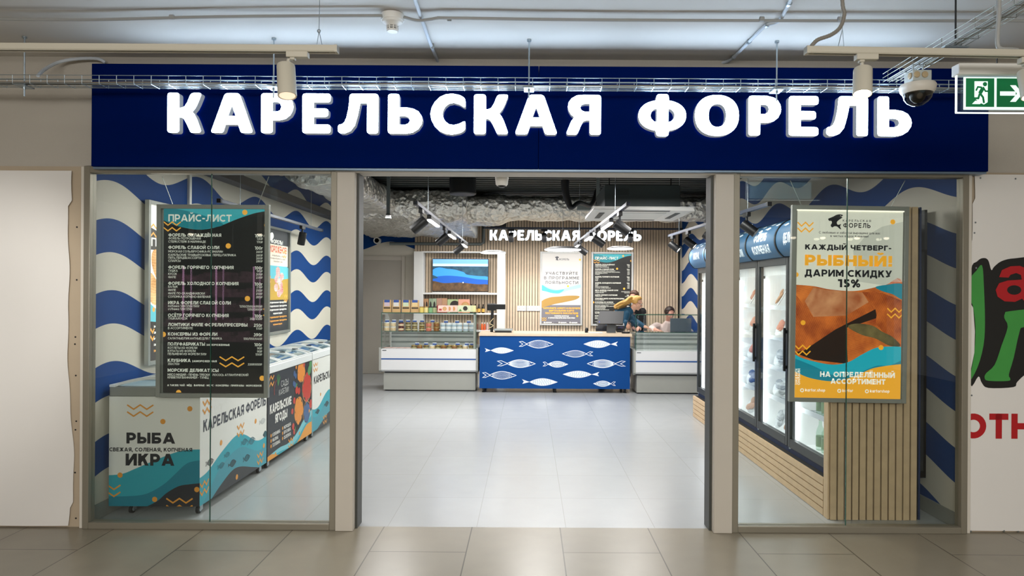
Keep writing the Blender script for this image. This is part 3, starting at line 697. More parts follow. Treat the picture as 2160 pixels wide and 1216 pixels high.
# track rails
rail_m = mat('cream_rail', '#b8b3a4', .45, var=.03); rail_d = mat('rail_slot', '#3f3b34', .6)
YR = 3.0
def track(label, u0, v0, u1, v1):
    a, b = PX(u0, v0, YR), PX(u1, v1, YR); t = thing('lighting_track', label, 'lighting track', (a + b) / 2)
    d = (b - a).normalized(); T = frame_T(a, d, (0, 1, 0), d.cross(Vector((0, 1, 0)))); L = (b - a).length
    MB().box(0, L, -.018, .018, -.012, .014, rail_m, T).box(0, L, -.018, -.006, -.016, -.012, rail_m, T).box(0, L, .006, .018, -.016, -.012, rail_m, T).build('rail', t, bevel=.0015)
    MB().box(.04, L - .04, -.0058, .0058, -.0135, -.0121, rail_d, T).build('slot', t)
    for e in (0, L - .012): MB().box(e, e + .012, -.019, .019, -.017, .015, rail_m, T).build('end_cap', t)
    return t
t = track('white lighting track hung at the upper left, one spotlight on it', -160, 98.5, 713, 104)
def wire(pts, name, parent, m=None, r=.0015): return MB().tube(pts, r, m or zinc, 6).build(name, parent)
wire([PX(676, -90, YR), PX(673, 66, YR)], 'hanger_wire', t, steel); wire([PX(673, 66, YR), PX(668, 97, YR)], 'hanger_wire', t, steel); wire([PX(673, 66, YR), PX(680, 97, YR)], 'hanger_wire', t, steel)
MB().ball(PX(673, 66, YR), .009, zinc).build('wire_grip', t)
t = track('white lighting track hung at the upper right, fed by a ribbed hose', 1699, 106, 2420, 118)
P = catm3([PX(1776, -80, YR), PX(1777, 5, YR), PX(1781, 30, YR), PX(1772, 58, YR), PX(1752, 74, YR), PX(1725, 84, YR), PX(1711, 98, YR)], 10)
MB().tube(P, .0085, mat('grey_hose', '#7c7870', .55, var=.08), 8, [.0080 + .0012 * (i % 2) for i in range(len(P))]).build('hose', t)
wire([PX(1777, 62, YR), PX(1768, 98, YR)], 'hanger_wire', t, steel); wire([PX(1777, 62, YR), PX(1780, 98, YR)], 'hanger_wire', t, steel); wire([PX(1773, 30, YR), PX(1777, 62, YR)], 'hanger_wire', t, steel)

lamp_on = mat('lamp_on', '#fff6e8', .4, 0, 9, (1, .86, .68), 0)
lamp_dim = mat('lamp_reflector', '#e9c9a4', .3, .3, .9, (1, .8, .6), 0)
def mall_spot(label, u, v, lens_u, lens_v, u_top, v_top, bright, power, target, Y=YR):
    """adapter on the rail, stem, tilted can with open lamp end"""
    a = PX(u, v, Y); A = PX(u_top, v_top, Y); Bc = PX(lens_u, lens_v, Y)
    B = Bc + Vector((0, -.03, 0)); d = (B - A).normalized(); T = aim_T(A, d); L = (B - A).length
    t = thing('track_spotlight', label, 'spotlight', a)
    MB().box(a.x - .045, a.x + .05, Y - .017, Y + .017, a.z - .024, a.z + .002, rail_m).box(a.x - .03, a.x - .008, Y - .012, Y + .012, a.z - .034, a.z - .022, rail_m).build('adapter', t, bevel=.003)
    s = A - d * .0; st = Vector((a.x - .02, Y, a.z - .03))
    MB().tube([st, st * .4 + A * .6 + Vector((0, 0, .015)), A + d * .02 + Vector((.0, .0, 0))], .008, rail_m, 10).build('stem', t)
    R = .040
    MB().lathe([(.0, .0), (R * .93, -.001), (R * .97, -.006), (R, -L), (R * .93, -L - .001), (R * .86, -L + .004), (R * .82, -L + .03)], rail_m, T, 28).build('housing', t)
    MB().lathe([(R * .84, -L + .002), (R * .5, -L + .03), (.0, -L + .032)], lamp_on if bright else lamp_dim, T, 24).build('reflector', t)
    MB().lathe([(.0, -L + .022), (.009, -L + .02), (.011, -L + .032)], lamp_on, T, 12).build('bulb', t)
    if power: spot_light('spot_lamp', B + d * .012, target, power, (1, .97, .93), 54, .9, .03)
mall_spot('white track spotlight in front of the first word, hanging from the left track', 627, 111, 611, 207, 603, 138, False, 26, (-1.5, 4.4, 0))
mall_spot('white track spotlight over the second word, its lens glowing white', 1826, 116, 1812, 203, 1820, 146, True, 20, (2.2, 4.0, 0))
mall_spot('white track spotlight cut by the picture edge in front of the exit sign', 2172, 123, 2166, 208, 2166, 150, True, 20, (3.6, 4.75, .6))
mall_spot('white track spotlight beyond the left edge, lighting the blank banner', -60, 106, -66, 205, -64, 140, True, 135, (-3.85, 4.75, 1.5))

# dome camera
p = PX(1940, 150, 4.0); ivory = mat('ivory_plastic', '#cfc6b8', .42, var=.03)
t = thing('dome_camera', 'ivory surveillance dome camera hung under the wire tray', 'camera', p)
MB().box(p.x - .055, p.x + .055, 3.97, 4.07, p.z - .066, p.z, mat('camera_box', '#b4b8b2', .5)).build('junction_box', t, bevel=.006)
for x, y in ((.012, 3.966), (-.035, 3.966), (-.058, 4.0)):
    q = Vector((p.x + x, y, p.z - .03)); MB().lathe([(.0, .004), (.009, .006), (.017, .004), (.019, 0)], mat('gland', '#b39d78', .5), aim_T(q, (0, 1, 0) if y < 3.98 else (1, 0, 0)), 16).build('cable_gland', t)
o = (p.x, 4.02, p.z)
MB().lathe([(.083, -.128), (.094, -.112), (.099, -.085), (.094, -.074), (.05, -.062), (0, -.06)], ivory, n=32, o=o).build('housing', t)
MB().lathe([(.0, -.202), (.03, -.196), (.055, -.181), (.074, -.157), (.081, -.128)], glass('dome_glass', (.55, .53, .5), .9), n=28, o=o).build('dome', t)
MB().ball((o[0], o[1], o[2] - .135), (.045, .045, .05), black_plastic).build('lens_ball', t)
MB().lathe([(0, 0), (.017, .0), (.018, -.02)], mat('lens_brown', '#5a4632', .15, .4), aim_T((o[0] - .01, o[1] - .04, o[2] - .15), (.2, 1, .3)), 16).build('lens', t)
for q in (-.03, .03): MB().tube([(p.x + q, 4.02, p.z), (p.x + q, 4.02, 3.02)], .006, zinc).build('mount_rod', t)

# exit sign
YE = 3.22; x0, z1 = XZ(2015, 137, YE); x1, z0 = XZ(2320, 240, YE); _, zm = XZ(2020, 160, YE)
t = thing('exit_sign', 'green emergency exit sign with running figure and arrow, hanging', 'exit sign', ((x0 + x1) / 2, YE, z0))
MB().box(x0, x1, YE - .03, YE + .03, zm, z1, white_plastic).build('housing', t, bevel=.004)
pg = MB().box(x0 + .006, x1 - .006, YE - .004, YE + .004, z0, zm + .01, glass('acrylic', (.88, .93, .97), 1)); pg.build('acrylic_plate', t, smooth=False)
edge = mat('lit_edge', '#ffffff', .3, 0, 2.2, (.85, 1, .97), 0)
MB().box(x0 + .004, x1, YE - .0055, YE + .0055, z0 - .002, z0 + .002, edge).box(x0 + .003, x0 + .0065, YE - .0055, YE + .0055, z0, zm, edge).build('lit_edge', t, smooth=False)
g = MB(); D = Deco(g, pxplane(2100, 195, YE - .006)); GN = backlit('exit_green', '#05683a', .35); WN = backlit('exit_white', '#d9f0e6', .85)
D.rect(2032, 2290, -232, -163, WN, 1); D.rect(2037, 2097, -226, -165.5, GN, 2); D.rect(2102, 2172, -226, -165.5, GN, 2)
R = lambda pts, L=4, m=GN: D.poly([(2037 + x, -226 + y) for x, y in pts], m, L)
R([(18, 54), (46, 54), (46, 10), (38, 5), (30, 9), (18, 18)], 3, WN); R([(13, 6), (30, 6), (36, 12), (20, 13)], 3, WN)
D.ell(2077, -178, 4.6, 4.6, GN, 4)
for pts, w_ in (([(36, 40), (29, 28)], 8), ([(34, 41), (25, 42), (21, 34)], 3.6), ([(36, 42), (41, 33), (48, 33)], 3.4), ([(29, 28), (26, 18), (15, 18)], 4.4), ([(30, 28), (36, 20), (38, 8)], 4.4)):
    D.ribbon([(2037 + x, -226 + y) for x, y in pts], w_, GN, 5)
D.rect(2109, 2142, -202, -193, WN, 3); R([(93, 46), (105, 46), (120, 28.5), (105, 11), (93, 11), (108, 28.5)], 3, WN)
g.build('pictogram', t, smooth=False)
for u in (2103, 2190):
    a = PX(u, 137, YE); MB().tube([(a.x, YE, a.z), (a.x, YE, ZC)], .003, black_paint, 6).build('hanger', t)
P = catm3([PX(2109, -60, 3.12), PX(2107, 30, 3.12), PX(2104, 90, 3.12), PX(2112, 103, 3.12), PX(2130, 104, 3.12), PX(2148, 106, 3.1)], 8)
q = thing('conduit', 'grey ribbed hose dropping behind the upper right track beside the exit sign', 'conduit', P[0])
MB().tube(P, .009, conduit_m, 8, [.0088 + .0012 * (i % 2) for i in range(len(P))]).build('hose', q)

# ================================================================ BANNERS BESIDE THE SHOP FRONT
def cloth(name, label, edge_r, edge_l, z0, z1, Y, m, seed, amp, nx=34, nz=60, decos=None):
    """sheet hung flat on the wall between two wavy edges, with creases and a real thickness"""
    r = random.Random(seed); ph = [r.uniform(0, 6) for _ in range(6)]
    g = MB(); vs = []; th = .003
    def P(i, j, back):
        v = j / nz; z = z0 + (z1 - z0) * v; a, b = edge_l(v), edge_r(v); x = a + (b - a) * i / nx; u = x * 3
        dy = amp * (sin(u * 1.3 + ph[0] + z * .7) + .6 * sin(u * 2.9 - z * 1.1 + ph[1]) + .4 * sin(z * 3.1 + u + ph[2]) + .3 * sin(z * 7 - u * 2 + ph[3]) * (v < .3))
        return (x, Y - .006 - abs(amp) * 2 + dy * (1 - .6 * v) + (th if back else 0), z)
    for back in (0, 1):
        for j in range(nz + 1):
            for i in range(nx + 1): vs.append(P(i, j, back))
    N = (nx + 1) * (nz + 1); fs = []
    for j in range(nz):
        for i in range(nx):
            a = j * (nx + 1) + i; fs.append((a, a + 1, a + nx + 2, a + nx + 1)); fs.append(tuple(N + k for k in (a + nx + 1, a + nx + 2, a + 1, a)))
    rim = [i for i in range(nx + 1)] + [j * (nx + 1) + nx for j in range(1, nz + 1)] + [nz * (nx + 1) + i for i in range(nx - 1, -1, -1)] + [j * (nx + 1) for j in range(nz - 1, 0, -1)]
    for k in range(len(rim)):
        a, b = rim[k], rim[(k + 1) % len(rim)]; fs.append((b, a, N + a, N + b))
    g.add(vs, fs, m); return g
ban = mat('banner_vinyl', '#e2dfda', .55, var=.03, scale=2)
z1 = PX(80, 361, YF).z
er = lambda v: -3.19 + .016 * sin(v * 5 + .4) + .012 * sin(v * 11) - .035 * max(0, .6 - abs(v - .55)) - .02 * (v < .06) + .01 * sin(v * 37) * .4 + (.03 if v > .9 else 0)
o = cloth('banner', '', er, lambda v: -4.9, .012, z1, YF, ban, 3, .006).build('banner', base=(-4, YF, 0), ang=1.2)
tag(o, 'blank white vinyl banner with a ragged edge, left of the shop front', 'banner')
bd = mat('hardboard', '#b3a38c', .7, var=.06)
b = MB().box(-4.95, -3.122, YF + .0, YF + .02, 0, 2.525, bd)
for z in (2.1, 1.73, 1.33, 1.28, 1.06, .74, .68, .38, .06): b.cyl((-3.165 + .01 * sin(z * 9), YF - .002, z), (-3.165 + .01 * sin(z * 9), YF, z), .006, black_paint, n=10)
struct(b.build('trim_8'), 'brown hardboard strip with screw heads behind the blank banner', 'trim')
# right banner with its cropped print
o = cloth('banner', '', lambda v: 4.6, lambda v: 3.075 + .012 * sin(v * 9) + .02 * (v > .93) + .012 * (v > .8), .012, PX(2100, 369, YF).z, YF, ban, 5, .002)
Yd = YF - .012
D = Deco(o, pxplane(2100, 740, Yd), .0006)
K, GR, RD = mat('print_black', '#14130f', .5, var=0), mat('print_green', '#3f9440', .5, var=.08), mat('print_red', '#b01219', .5, var=.05)
def dp(pts, m, L, n=5): D.poly(spline([(x, -y) for x, y in pts], n, True), m, L)
D.poly([(x, -y) for x, y in spline([(2047, 574), (2060, 552), (2072, 545), (2083, 549), (2090, 570), (2096, 563), (2112, 551), (2140, 545), (2200, 545), (2230, 600), (2230, 760), (2170, 786), (2146, 806), (2138, 817), (2085, 819), (2071, 808), (2064, 795), (2047, 812), (2046, 700)], 4, True)], K, 1)
D.poly([(x, -y) for x, y in [(2046, 640), (2052, 650), (2056, 700), (2055, 745), (2046, 790)]], ban, 2)
D.poly([(x, -y) for x, y in spline([(2046, 590), (2058, 572), (2070, 560), (2074, 600), (2077, 680), (2074, 730), (2062, 775), (2046, 802), (2055, 745), (2057, 690), (2051, 645), (2046, 635)], 3, True)], GR, 3)
D.poly([(x, -y) for x, y in spline([(2128, 657), (2200, 652), (2215, 680), (2160, 690), (2150, 700), (2138, 755), (2128, 790), (2131, 799), (2126, 804), (2085, 804), (2077, 798), (2080, 788), (2098, 770), (2112, 730), (2125, 690), (2118, 672), (2119, 662)], 3, True)], GR, 3)
a_out = [(2106, 585), (2112, 570), (2130, 562), (2150, 561), (2172, 570), (2178, 585), (2178, 628), (2184, 636), (2160, 636), (2155, 630), (2140, 637), (2118, 636), (2103, 626), (2099, 612), (2106, 598), (2124, 592), (2154, 590), (2152, 580), (2142, 576), (2130, 580), (2126, 586)]
D.poly([(x, -y) for x, y in a_out], RD, 4); D.ell(2138, -612, 15, 10, K, 5)
D.clip = (2042, 2300, -1000, -800)
D.text('ОТН', 2027, -926, 53, RD, .25, 2, sp=.12)
D.clip = None
for u, v in ((2066, 376), (2140, 377), (2056, 470), (2054, 492), (2058, 566), (2050, 835), (2046, 930), (2050, 1122), (2120, 1121), (2150, 1122)): D.ell(u, -v, 1.9, 1.9, steel, 2)
tag(o.build('banner', base=(3.8, YF, 0), ang=1.2), 'white vinyl banner with green, black and red print, right of the shop front', 'banner')
b = MB().box(3.09, 4.7, YF + .005, YF + .02, 0, 2.52, bd); struct(b.build('trim_9'), 'hardboard sheet behind the printed banner', 'trim')

# ================================================================ SHOP FURNITURE ALONG THE SIDES
WH, DK, TE, TD, OR, TL = mat('print_white', '#e6e5df', .4, var=.01), mat('print_charcoal', '#2c2f35', .4, var=.02), mat('print_teal', '#2fa3b4', .4, var=.01), mat('print_deep_teal', '#1f7f94', .4, var=.01), mat('print_orange', '#e39a3c', .4, var=.01), mat('print_pale_teal', '#7cc4cf', .4, var=.01)
INK = mat('print_ink', '#23262b', .4, var=0)
def on_left(px, py, X):      # where a pixel meets the plane x = X (for reading heights off the photograph once)
    Y = X * F / ((px - CU) * ca - (CV - py) * sa); return Y, H + ((px - CU) * sa + (CV - py) * ca) * Y / F
def lens(x, y, l, h, d=1, n=14):      # fish body outline, head at +d
    up = [(x + d * l * (i / n - .5), y + h / 2 * sin(pi * (i / n) ** .9)) for i in range(n + 1)]
    return up + [(p[0], 2 * y - p[1]) for p in up[::-1][1:-1]]
def fish(D, x, y, l, h, d, style, m, bg, layer=3, th=None, tail=.2):
    th = th or h * .07; b = lens(x, y, l, h, d); tx = x - d * l / 2; hh = h
    def half(u): return h / 2 * sin(pi * max(0, min(1, u)) ** .9)
    q = lambda u, v: (x + d * l * (u - .5), y + v)
    if style == 'lines' or style == 'dots': D.poly(b, m, layer)
    if style == 'lines':
        for k in range(9):
            u = .14 + k * .075; a = half(u) * .9; D.ribbon([q(u + .02 * sin(j * 1.6 + k), a * (1 - 2 * j / 6)) for j in range(7)], th * .35, bg, layer + 1)
        D.ell(*q(.9, .05 * h), h * .03, h * .03, bg, layer + 1, 8)
        D.poly([(tx + d * .01 * l, y), (tx - d * tail * l, y + .36 * h), (tx - d * tail * l * .75, y + .06 * h), (tx - d * tail * l * .95, y - .26 * h)], m, layer)
    else:
        if style != 'dots': D.ribbon(b, th, m, layer + 1, True)
        D.ribbon([(tx + d * .02 * l, y + .02 * h), (tx - d * tail * l * .6, y + .36 * h), (tx - d * tail * l, y + .3 * h), (tx - d * tail * l * .5, y), (tx - d * tail * l, y - .3 * h), (tx - d * tail * l * .6, y - .3 * h), (tx + d * .02 * l, y - .02 * h)], th, m, layer + 1)
        D.ribbon([q(.82, half(.82) * .9), q(.8, 0), q(.82, -half(.82) * .9)], th * .8, bg if style == 'dots' else m, layer + 2)
        D.ell(*q(.87, .12 * h), h * .07, h * .07, bg if style == 'dots' else m, layer + 2, 10)
    if style == 'stripes':
        for k in range(7): v = (k - 3) / 3.6; D.ribbon([q(.08 + u * .7, v * half(.08 + u * .7)) for u in (0, .2, .45, .7, 1)], th * .9, m, layer + 1)
    if style == 'scales':
        for r in range(7):
            v = (r - 3) / 3.7; k = 0
            for k in range(13):
                u = .12 + k * .052 + (.026 if r % 2 else 0); c = q(u, v * half(u)); D.ribbon([(c[0] - d * l * .012, c[1] + h * .05), c, (c[0] - d * l * .02, c[1] - h * .045)], th * .55, m, layer + 1)
    if style == 'dots':
        for r in (-1, 0, 1):
            for k in range(8):
                u = .2 + k * .072 + (.036 if r else 0); D.ell(*q(u, r * half(u) * .55), h * .075, h * .075, bg, layer + 1, 8)
def dots(D, pts, r, m=None, L=5):
    for x, y in pts: D.ell(x, y, r, r, m or OR, L, 18)

# ---- chest freezers on castors
FX0, FX1, FB, FT = -3.085, -2.415, .067, .875
fz_band = mat('freezer_grey', '#8e8f89', .35, var=.03); fz_white = mat('freezer_white', '#e6e8e8', .3, var=.01)
lid_glass = glass('lid_glass', (.80, .89, .93), 1)
rubber = mat('rubber', '#17181a', .6)
def freezer(y0, y1, label, end_graphic, front_graphic, base):
    t = thing('chest_freezer', label, 'freezer', ((FX0 + FX1) / 2, (y0 + y1) / 2, 0), 'chest freezers along the left wall')
    b = MB().box(FX0, FX1, y0, y1, FB, FT, base)
    if end_graphic: end_graphic(b, y0)
    front_graphic(b, y0, y1); b.build('cabinet', t, smooth=False)
    MB().box(FX0, FX1, y0, y1, FT + .0005, .945, fz_band).box(FX1 - .03, FX1 + .004, y0, y1, FT + .004, .952, fz_white).build('upper_rim', t, bevel=.006)
    N = 12; fr = MB()
    def zz(s): return .95 + .062 * sin(pi * s) ** .8
    def arch(y, w_):
        P = [(FX0 + .02 + (FX1 - FX0 - .04) * k / N, zz(k / N)) for k in range(N + 1)]
        vs = []
        for x, z in P: vs += [(x, y - w_ / 2, z - .012), (x, y + w_ / 2, z - .012), (x, y + w_ / 2, z + .008), (x, y - w_ / 2, z + .008)]
        fr.rings([vs[i * 4:i * 4 + 4] for i in range(N + 1)], fz_white)
    L = y1 - y0
    for q in (.03, .30, .345, .655, .70, .97): arch(y0 + L * q, .035)
    fr.box(FX0, FX0 + .04, y0, y1, .945, .962, fz_white).box(FX1 - .045, FX1, y0, y1, .945, .962, fz_white); fr.build('lid_frame', t)
    for a, c in ((.04, .31), (.34, .66), (.69, .96)):
        g = MB(); rg = []
        for k in range(N + 1):
            x, z = FX0 + .02 + (FX1 - FX0 - .04) * k / N, zz(k / N); rg.append([(x, y0 + L * a, z - .004), (x, y0 + L * c, z - .004), (x, y0 + L * c, z), (x, y0 + L * a, z)])
        g.rings(rg, lid_glass).build('glass_lid', t)
        MB().box(FX1 - .20, FX1 - .14, y0 + L * c - .012, y0 + L * c - .002, zz(.75) + .009, zz(.75) + .018, black_plastic).build('lid_handle', t)
    # inner well: white liner with frozen stock hidden under the glass
    MB().box(FX0 + .05, FX1 - .05, y0 + .05, y1 - .05, .9, .948, mat('liner', '#c9d4d8', .4, var=.25, scale=6)).build('liner', t)
    for x in (FX0 + .14, FX1 - .035):
        for y in (y0 + .07, y1 - .09):
            w_ = MB().box(x - .02, x + .02, y - .03, y + .03, FB - .008, FB, zinc)
            w_.cyl((x - .011, y - .012, .029), (x + .011, y - .012, .029), .029, rubber, n=18).cyl((x - .016, y - .012, .029), (x + .016, y - .012, .029), .016, zinc, n=12)
            w_.box(x - .017, x - .014, y - .025, y + .02, .02, FB, zinc).box(x + .014, x + .017, y - .025, y + .02, .02, FB, zinc); w_.build('castor', t)
    return t
def waves_front(D, L, flip=False):
    f = (lambda s: 1 - s) if flip else (lambda s: s)
    def sp_(pts): P = spline(pts, 8); return P
    def fill(pts, m, l): P = sp_([(L * f(a), b) for a, b in pts]); D.poly(P + [(P[-1][0], FB), (P[0][0], FB)], m, l)
    fill([(-.02, .275), (.1, .295), (.28, .385), (.48, .457), (.62, .43), (.8, .33), (.92, .31), (1.02, .335)], TE, 1)
    fill([(-.02, .05), (.1, .12), (.25, .26), (.45, .335), (.6, .33), (.8, .24), (.9, .22), (1.02, .25)], mat('print_mid_teal', '#4297a8', .4, var=.01), 2)
    fill([(.12, .05), (.25, .12), (.42, .185), (.55, .18), (.75, .11), (.92, .05)], DK, 3)
    if flip: return
    fm = mat('print_fish_grey', '#3d6c7a', .4, var=0)
    for (u, v, l, h, d, s, m) in ((.13, .355, .11, .05, 1, 'stripes', DK), (.28, .28, .1, .045, 1, 'scales', fm), (.44, .245, .13, .06, 1, 'lines', DK), (.36, .34, .09, .04, 1, 'scales', fm), (.62, .37, .11, .05, 1, 'scales', fm), (.74, .345, .14, .06, 1, 'stripes', fm), (.66, .22, .12, .055, 1, 'scales', DK), (.93, .47, .12, .05, 1, 'scales', mat('print_pale_grey', '#b9bdbf', .4, var=0)), (.97, .34, .1, .06, -1, 'lines', DK)):
        fish(D, u * L, v, l, h, d, s, m, TE, 4)
    for u, v in ((.03, .80), (.5, .50), (.83, .16), (.0, .2)): D.zig(u * L, v, .14, .035, .06, .014, OR, 5)
    dots(D, [(.27 * L, .46), (.8 * L, .50), (.5 * L, .11), (.95 * L, .24)], .022)
def end_g(b, y0):
    fn = lambda u, v, Lf: Vector((FX0 + (u - 55) / 693 * (FX1 - FX0), y0 - Lf, FT - (-v - 280) / 823 * (FT - FB)))
    D = Deco(b, fn, .00025, (55, 748, -1103, -280))
    def fill(pts, m, l): P = spline([(x, -y) for x, y in pts], 10); D.poly(P + [(748, -1103), (55, -1103)], m, l)
    fill([(55, 872), (160, 860), (260, 820), (400, 760), (540, 705), (640, 680), (748, 674)], TE, 1)
    fill([(55, 1030), (200, 1028), (340, 1010), (470, 940), (560, 860), (650, 780), (748, 755)], TD, 2)
    fill([(350, 1103), (430, 1060), (500, 1000), (590, 950), (680, 935), (748, 928)], DK, 3)
    D.text('РЫБА', 188, -632, 82, INK, .25, 4, width=372, sp=.1)
    D.text('СВЕЖАЯ, СОЛЕНАЯ, КОПЧЕНАЯ', 58, -692, 29, INK, .22, 4, width=632)
    D.text('ИКРА', 183, -798, 90, INK, .25, 4, width=372, sp=.1)
    for x, y in ((192, 375), (495, 1076), (-55, 978)): D.zig(x, -y, 200, 33, 52, 11, OR, 5)
    dots(D, [(670, -369), (465, -466), (141, -870), (406, -1051), (727, -975)], 20)
def front_trout(b, y0, y1):
    D = Deco(b, planar((FX1, y0, 0), (0, 1, 0), (0, 0, 1), (1, 0, 0)), .00025, (0, y1 - y0, FB, FT)); L = y1 - y0
    waves_front(D, L); D.text('КАРЕЛЬСКАЯ ФОРЕЛЬ', .05, .605, .088, mat('print_slate', '#3b3f49', .4, var=0), .2, 6, width=L - .07)
def front_trout_b(b, y0, y1):
    D = Deco(b, planar((FX1, y0, 0), (0, 1, 0), (0, 0, 1), (1, 0, 0)), .00025, (0, y1 - y0, FB, FT)); L = y1 - y0
    waves_front(D, L, True); D.text('КАРЕЛЬСКАЯ ФОРЕЛЬ', .05, .60, .088, INK, .2, 6, width=L - .07)
    fish(D, .2, .27, .14, .06, 1, 'lines', DK, TE, 4); fish(D, .55, .30, .16, .07, 1, 'lines', DK, TE, 4); fish(D, .9, .22, .14, .06, -1, 'scales', DK, TE, 4)
    D.zig(.03, .80, .16, .035, .06, .014, OR, 5); D.zig(.4, .14, .16, .035, .06, .014, OR, 5); dots(D, [(.3, .45), (.7, .15)], .02)
BO, BR, BB, BG = (mat('berry_orange', '#e98f2b', .35, var=.2, scale=30), mat('berry_red', '#c8321f', .3, var=.25, scale=30), mat('berry_blue', '#3f5f8f', .35, var=.25, scale=30), mat('leaf_green', '#4f8a55', .5, var=.2))
def front_berries(b, y0, y1):
    L = y1 - y0; D = Deco(b, planar((FX1, y0, 0), (0, 1, 0), (0, 0, 1), (1, 0, 0)), .00025, (0, L, FB, FT)); r = random.Random(4)
    bowl_m = mat('bowl_tan', '#b88a5c', .5, var=.1); dark = mat('print_black_slate', '#1d1e20', .45, var=.1)
    D.rect(.72, L, .2, FT, dark, 1)
    def berries(cx, cy, R, m, n, rr):
        D.ell(cx, cy, R * 1.08, R * 1.08, bowl_m, 2); D.ell(cx, cy, R * .98, R * .98, dark, 3)
        for k in range(n):
            a = k * 2.4; q = R * .82 * sqrt((k + .5) / n); D.ell(cx + q * cos(a), cy + q * sin(a), rr, rr * 1.1, m, 4 + (k % 3), 12)
    berries(.93, .80, .11, BO, 14, .042); berries(1.12, .60, .145, BR, 20, .046); berries(.86, .40, .13, BO, 16, .046); berries(1.12, .33, .115, BB, 24, .027)
    for x, y, m, q in ((.72, .8, BB, .03), (.76, .77, BB, .028), (.70, .70, BB, .028), (.74, .68, BB, .03), (.79, .62, BR, .04), (.86, .6, BR, .038), (.72, .52, BR, .035), (.66, .42, BR, .03), (.69, .26, BR, .035), (.72, .2, BR, .03), (.77, .86, BO, .02), (1.25, .4, BR, .05), (1.02, .86, BR, .03)): D.ell(x, y, q, q, m, 6, 14)
    D.ell(1.2, .78, .07, .05, BG, 4, 14, .6); D.ell(1.24, .84, .05, .04, BG, 5, 14, -.4); D.ell(.78, .67, .03, .016, BG, 7, 10, .7); D.ell(.75, .22, .03, .014, BG, 7, 10, 1.2)
    D.text('КАРЕЛЬСКИЕ', .05, .50, .085, WH, .24, 6, width=.58, sp=.08); D.text('ЯГОДЫ', .35, .39, .085, WH, .24, 6, 'C', .33, sp=.08)
    D.text('САДЫ', .34, .715, .06, mat('logo_grey', '#d0d2cf', .4, var=0), .10, 6, width=.2); D.text('КАРЕЛИИ', .28, .64, .055, mat('logo_grey', '#d0d2cf', .4, var=0), .10, 6, width=.27)
    D.ribbon([(.23 + .07 * cos(a), .70 + .1 * sin(a)) for a in [pi * .55 + k * .12 for k in range(16)]], .014, mat('logo_red', '#8c3a34', .4, var=0), 6)
    for a in (1.2, 1.6, 2.0, .8): D.ribbon([(.26, .74), (.26 + .08 * cos(a), .74 + .11 * sin(a))], .01, BG, 6)
    for k, (p, q) in enumerate((('КЛУБНИКА', 'МОРОШКА'), ('МАЛИНА', 'БРУСНИКА'), ('ГОЛУБИКА', 'ОБЛЕПИХА'))):
        y = .275 - .05 * k; D.text(p, .12, y, .034, WH, .2, 6, width=.2 if k != 1 else .15); D.text(q, .42, y + .01, .034, WH, .2, 6, width=.2)
        D.ell(.085, y + .018, .015, .018, OR, 6, 10); D.ell(.385, y + .028, .015, .018, OR, 6, 10)
    P = spline([(0, .11), (.3, .13), (.55, .12), (.8, .17), (1.05, .28), (L, .33)], 8); D.poly(P + [(L, FB), (0, FB)], TL, 3)
    P = spline([(0, .075), (.3, .09), (.6, .07), (.8, .1), (1.05, .2), (L, .27)], 8); D.poly(P + [(L, FB), (0, FB)], TE, 4)
    P = spline([(.78, .06), (.9, .1), (1.1, .19), (L, .2)], 8); D.poly(P + [(L, FB), (.78, FB)], OR, 5)
    P = spline([(0, .11), (.1, .115), (.2, .09), (.3, .06)], 6); D.poly(P + [(0, FB)], OR, 5)
    for u, v in ((.0, .82), (.55, .12)): D.zig(u, v, .15, .035, .06, .014, OR, 7)
    dots(D, [(.88, .15), (1.2, .33), (.2, .09)], .02, OR, 7)
freezer(5.03, 6.31, 'chest freezer nearest the glass, white with teal waves and fish lettering', end_g, front_trout, WH)
freezer(6.335, 7.62, 'chest freezer with dark berry print, between the two white ones', None, front_berries, DK)
freezer(7.645, 8.95, 'farthest white chest freezer, beyond the dark berry one', None, front_trout_b, WH)

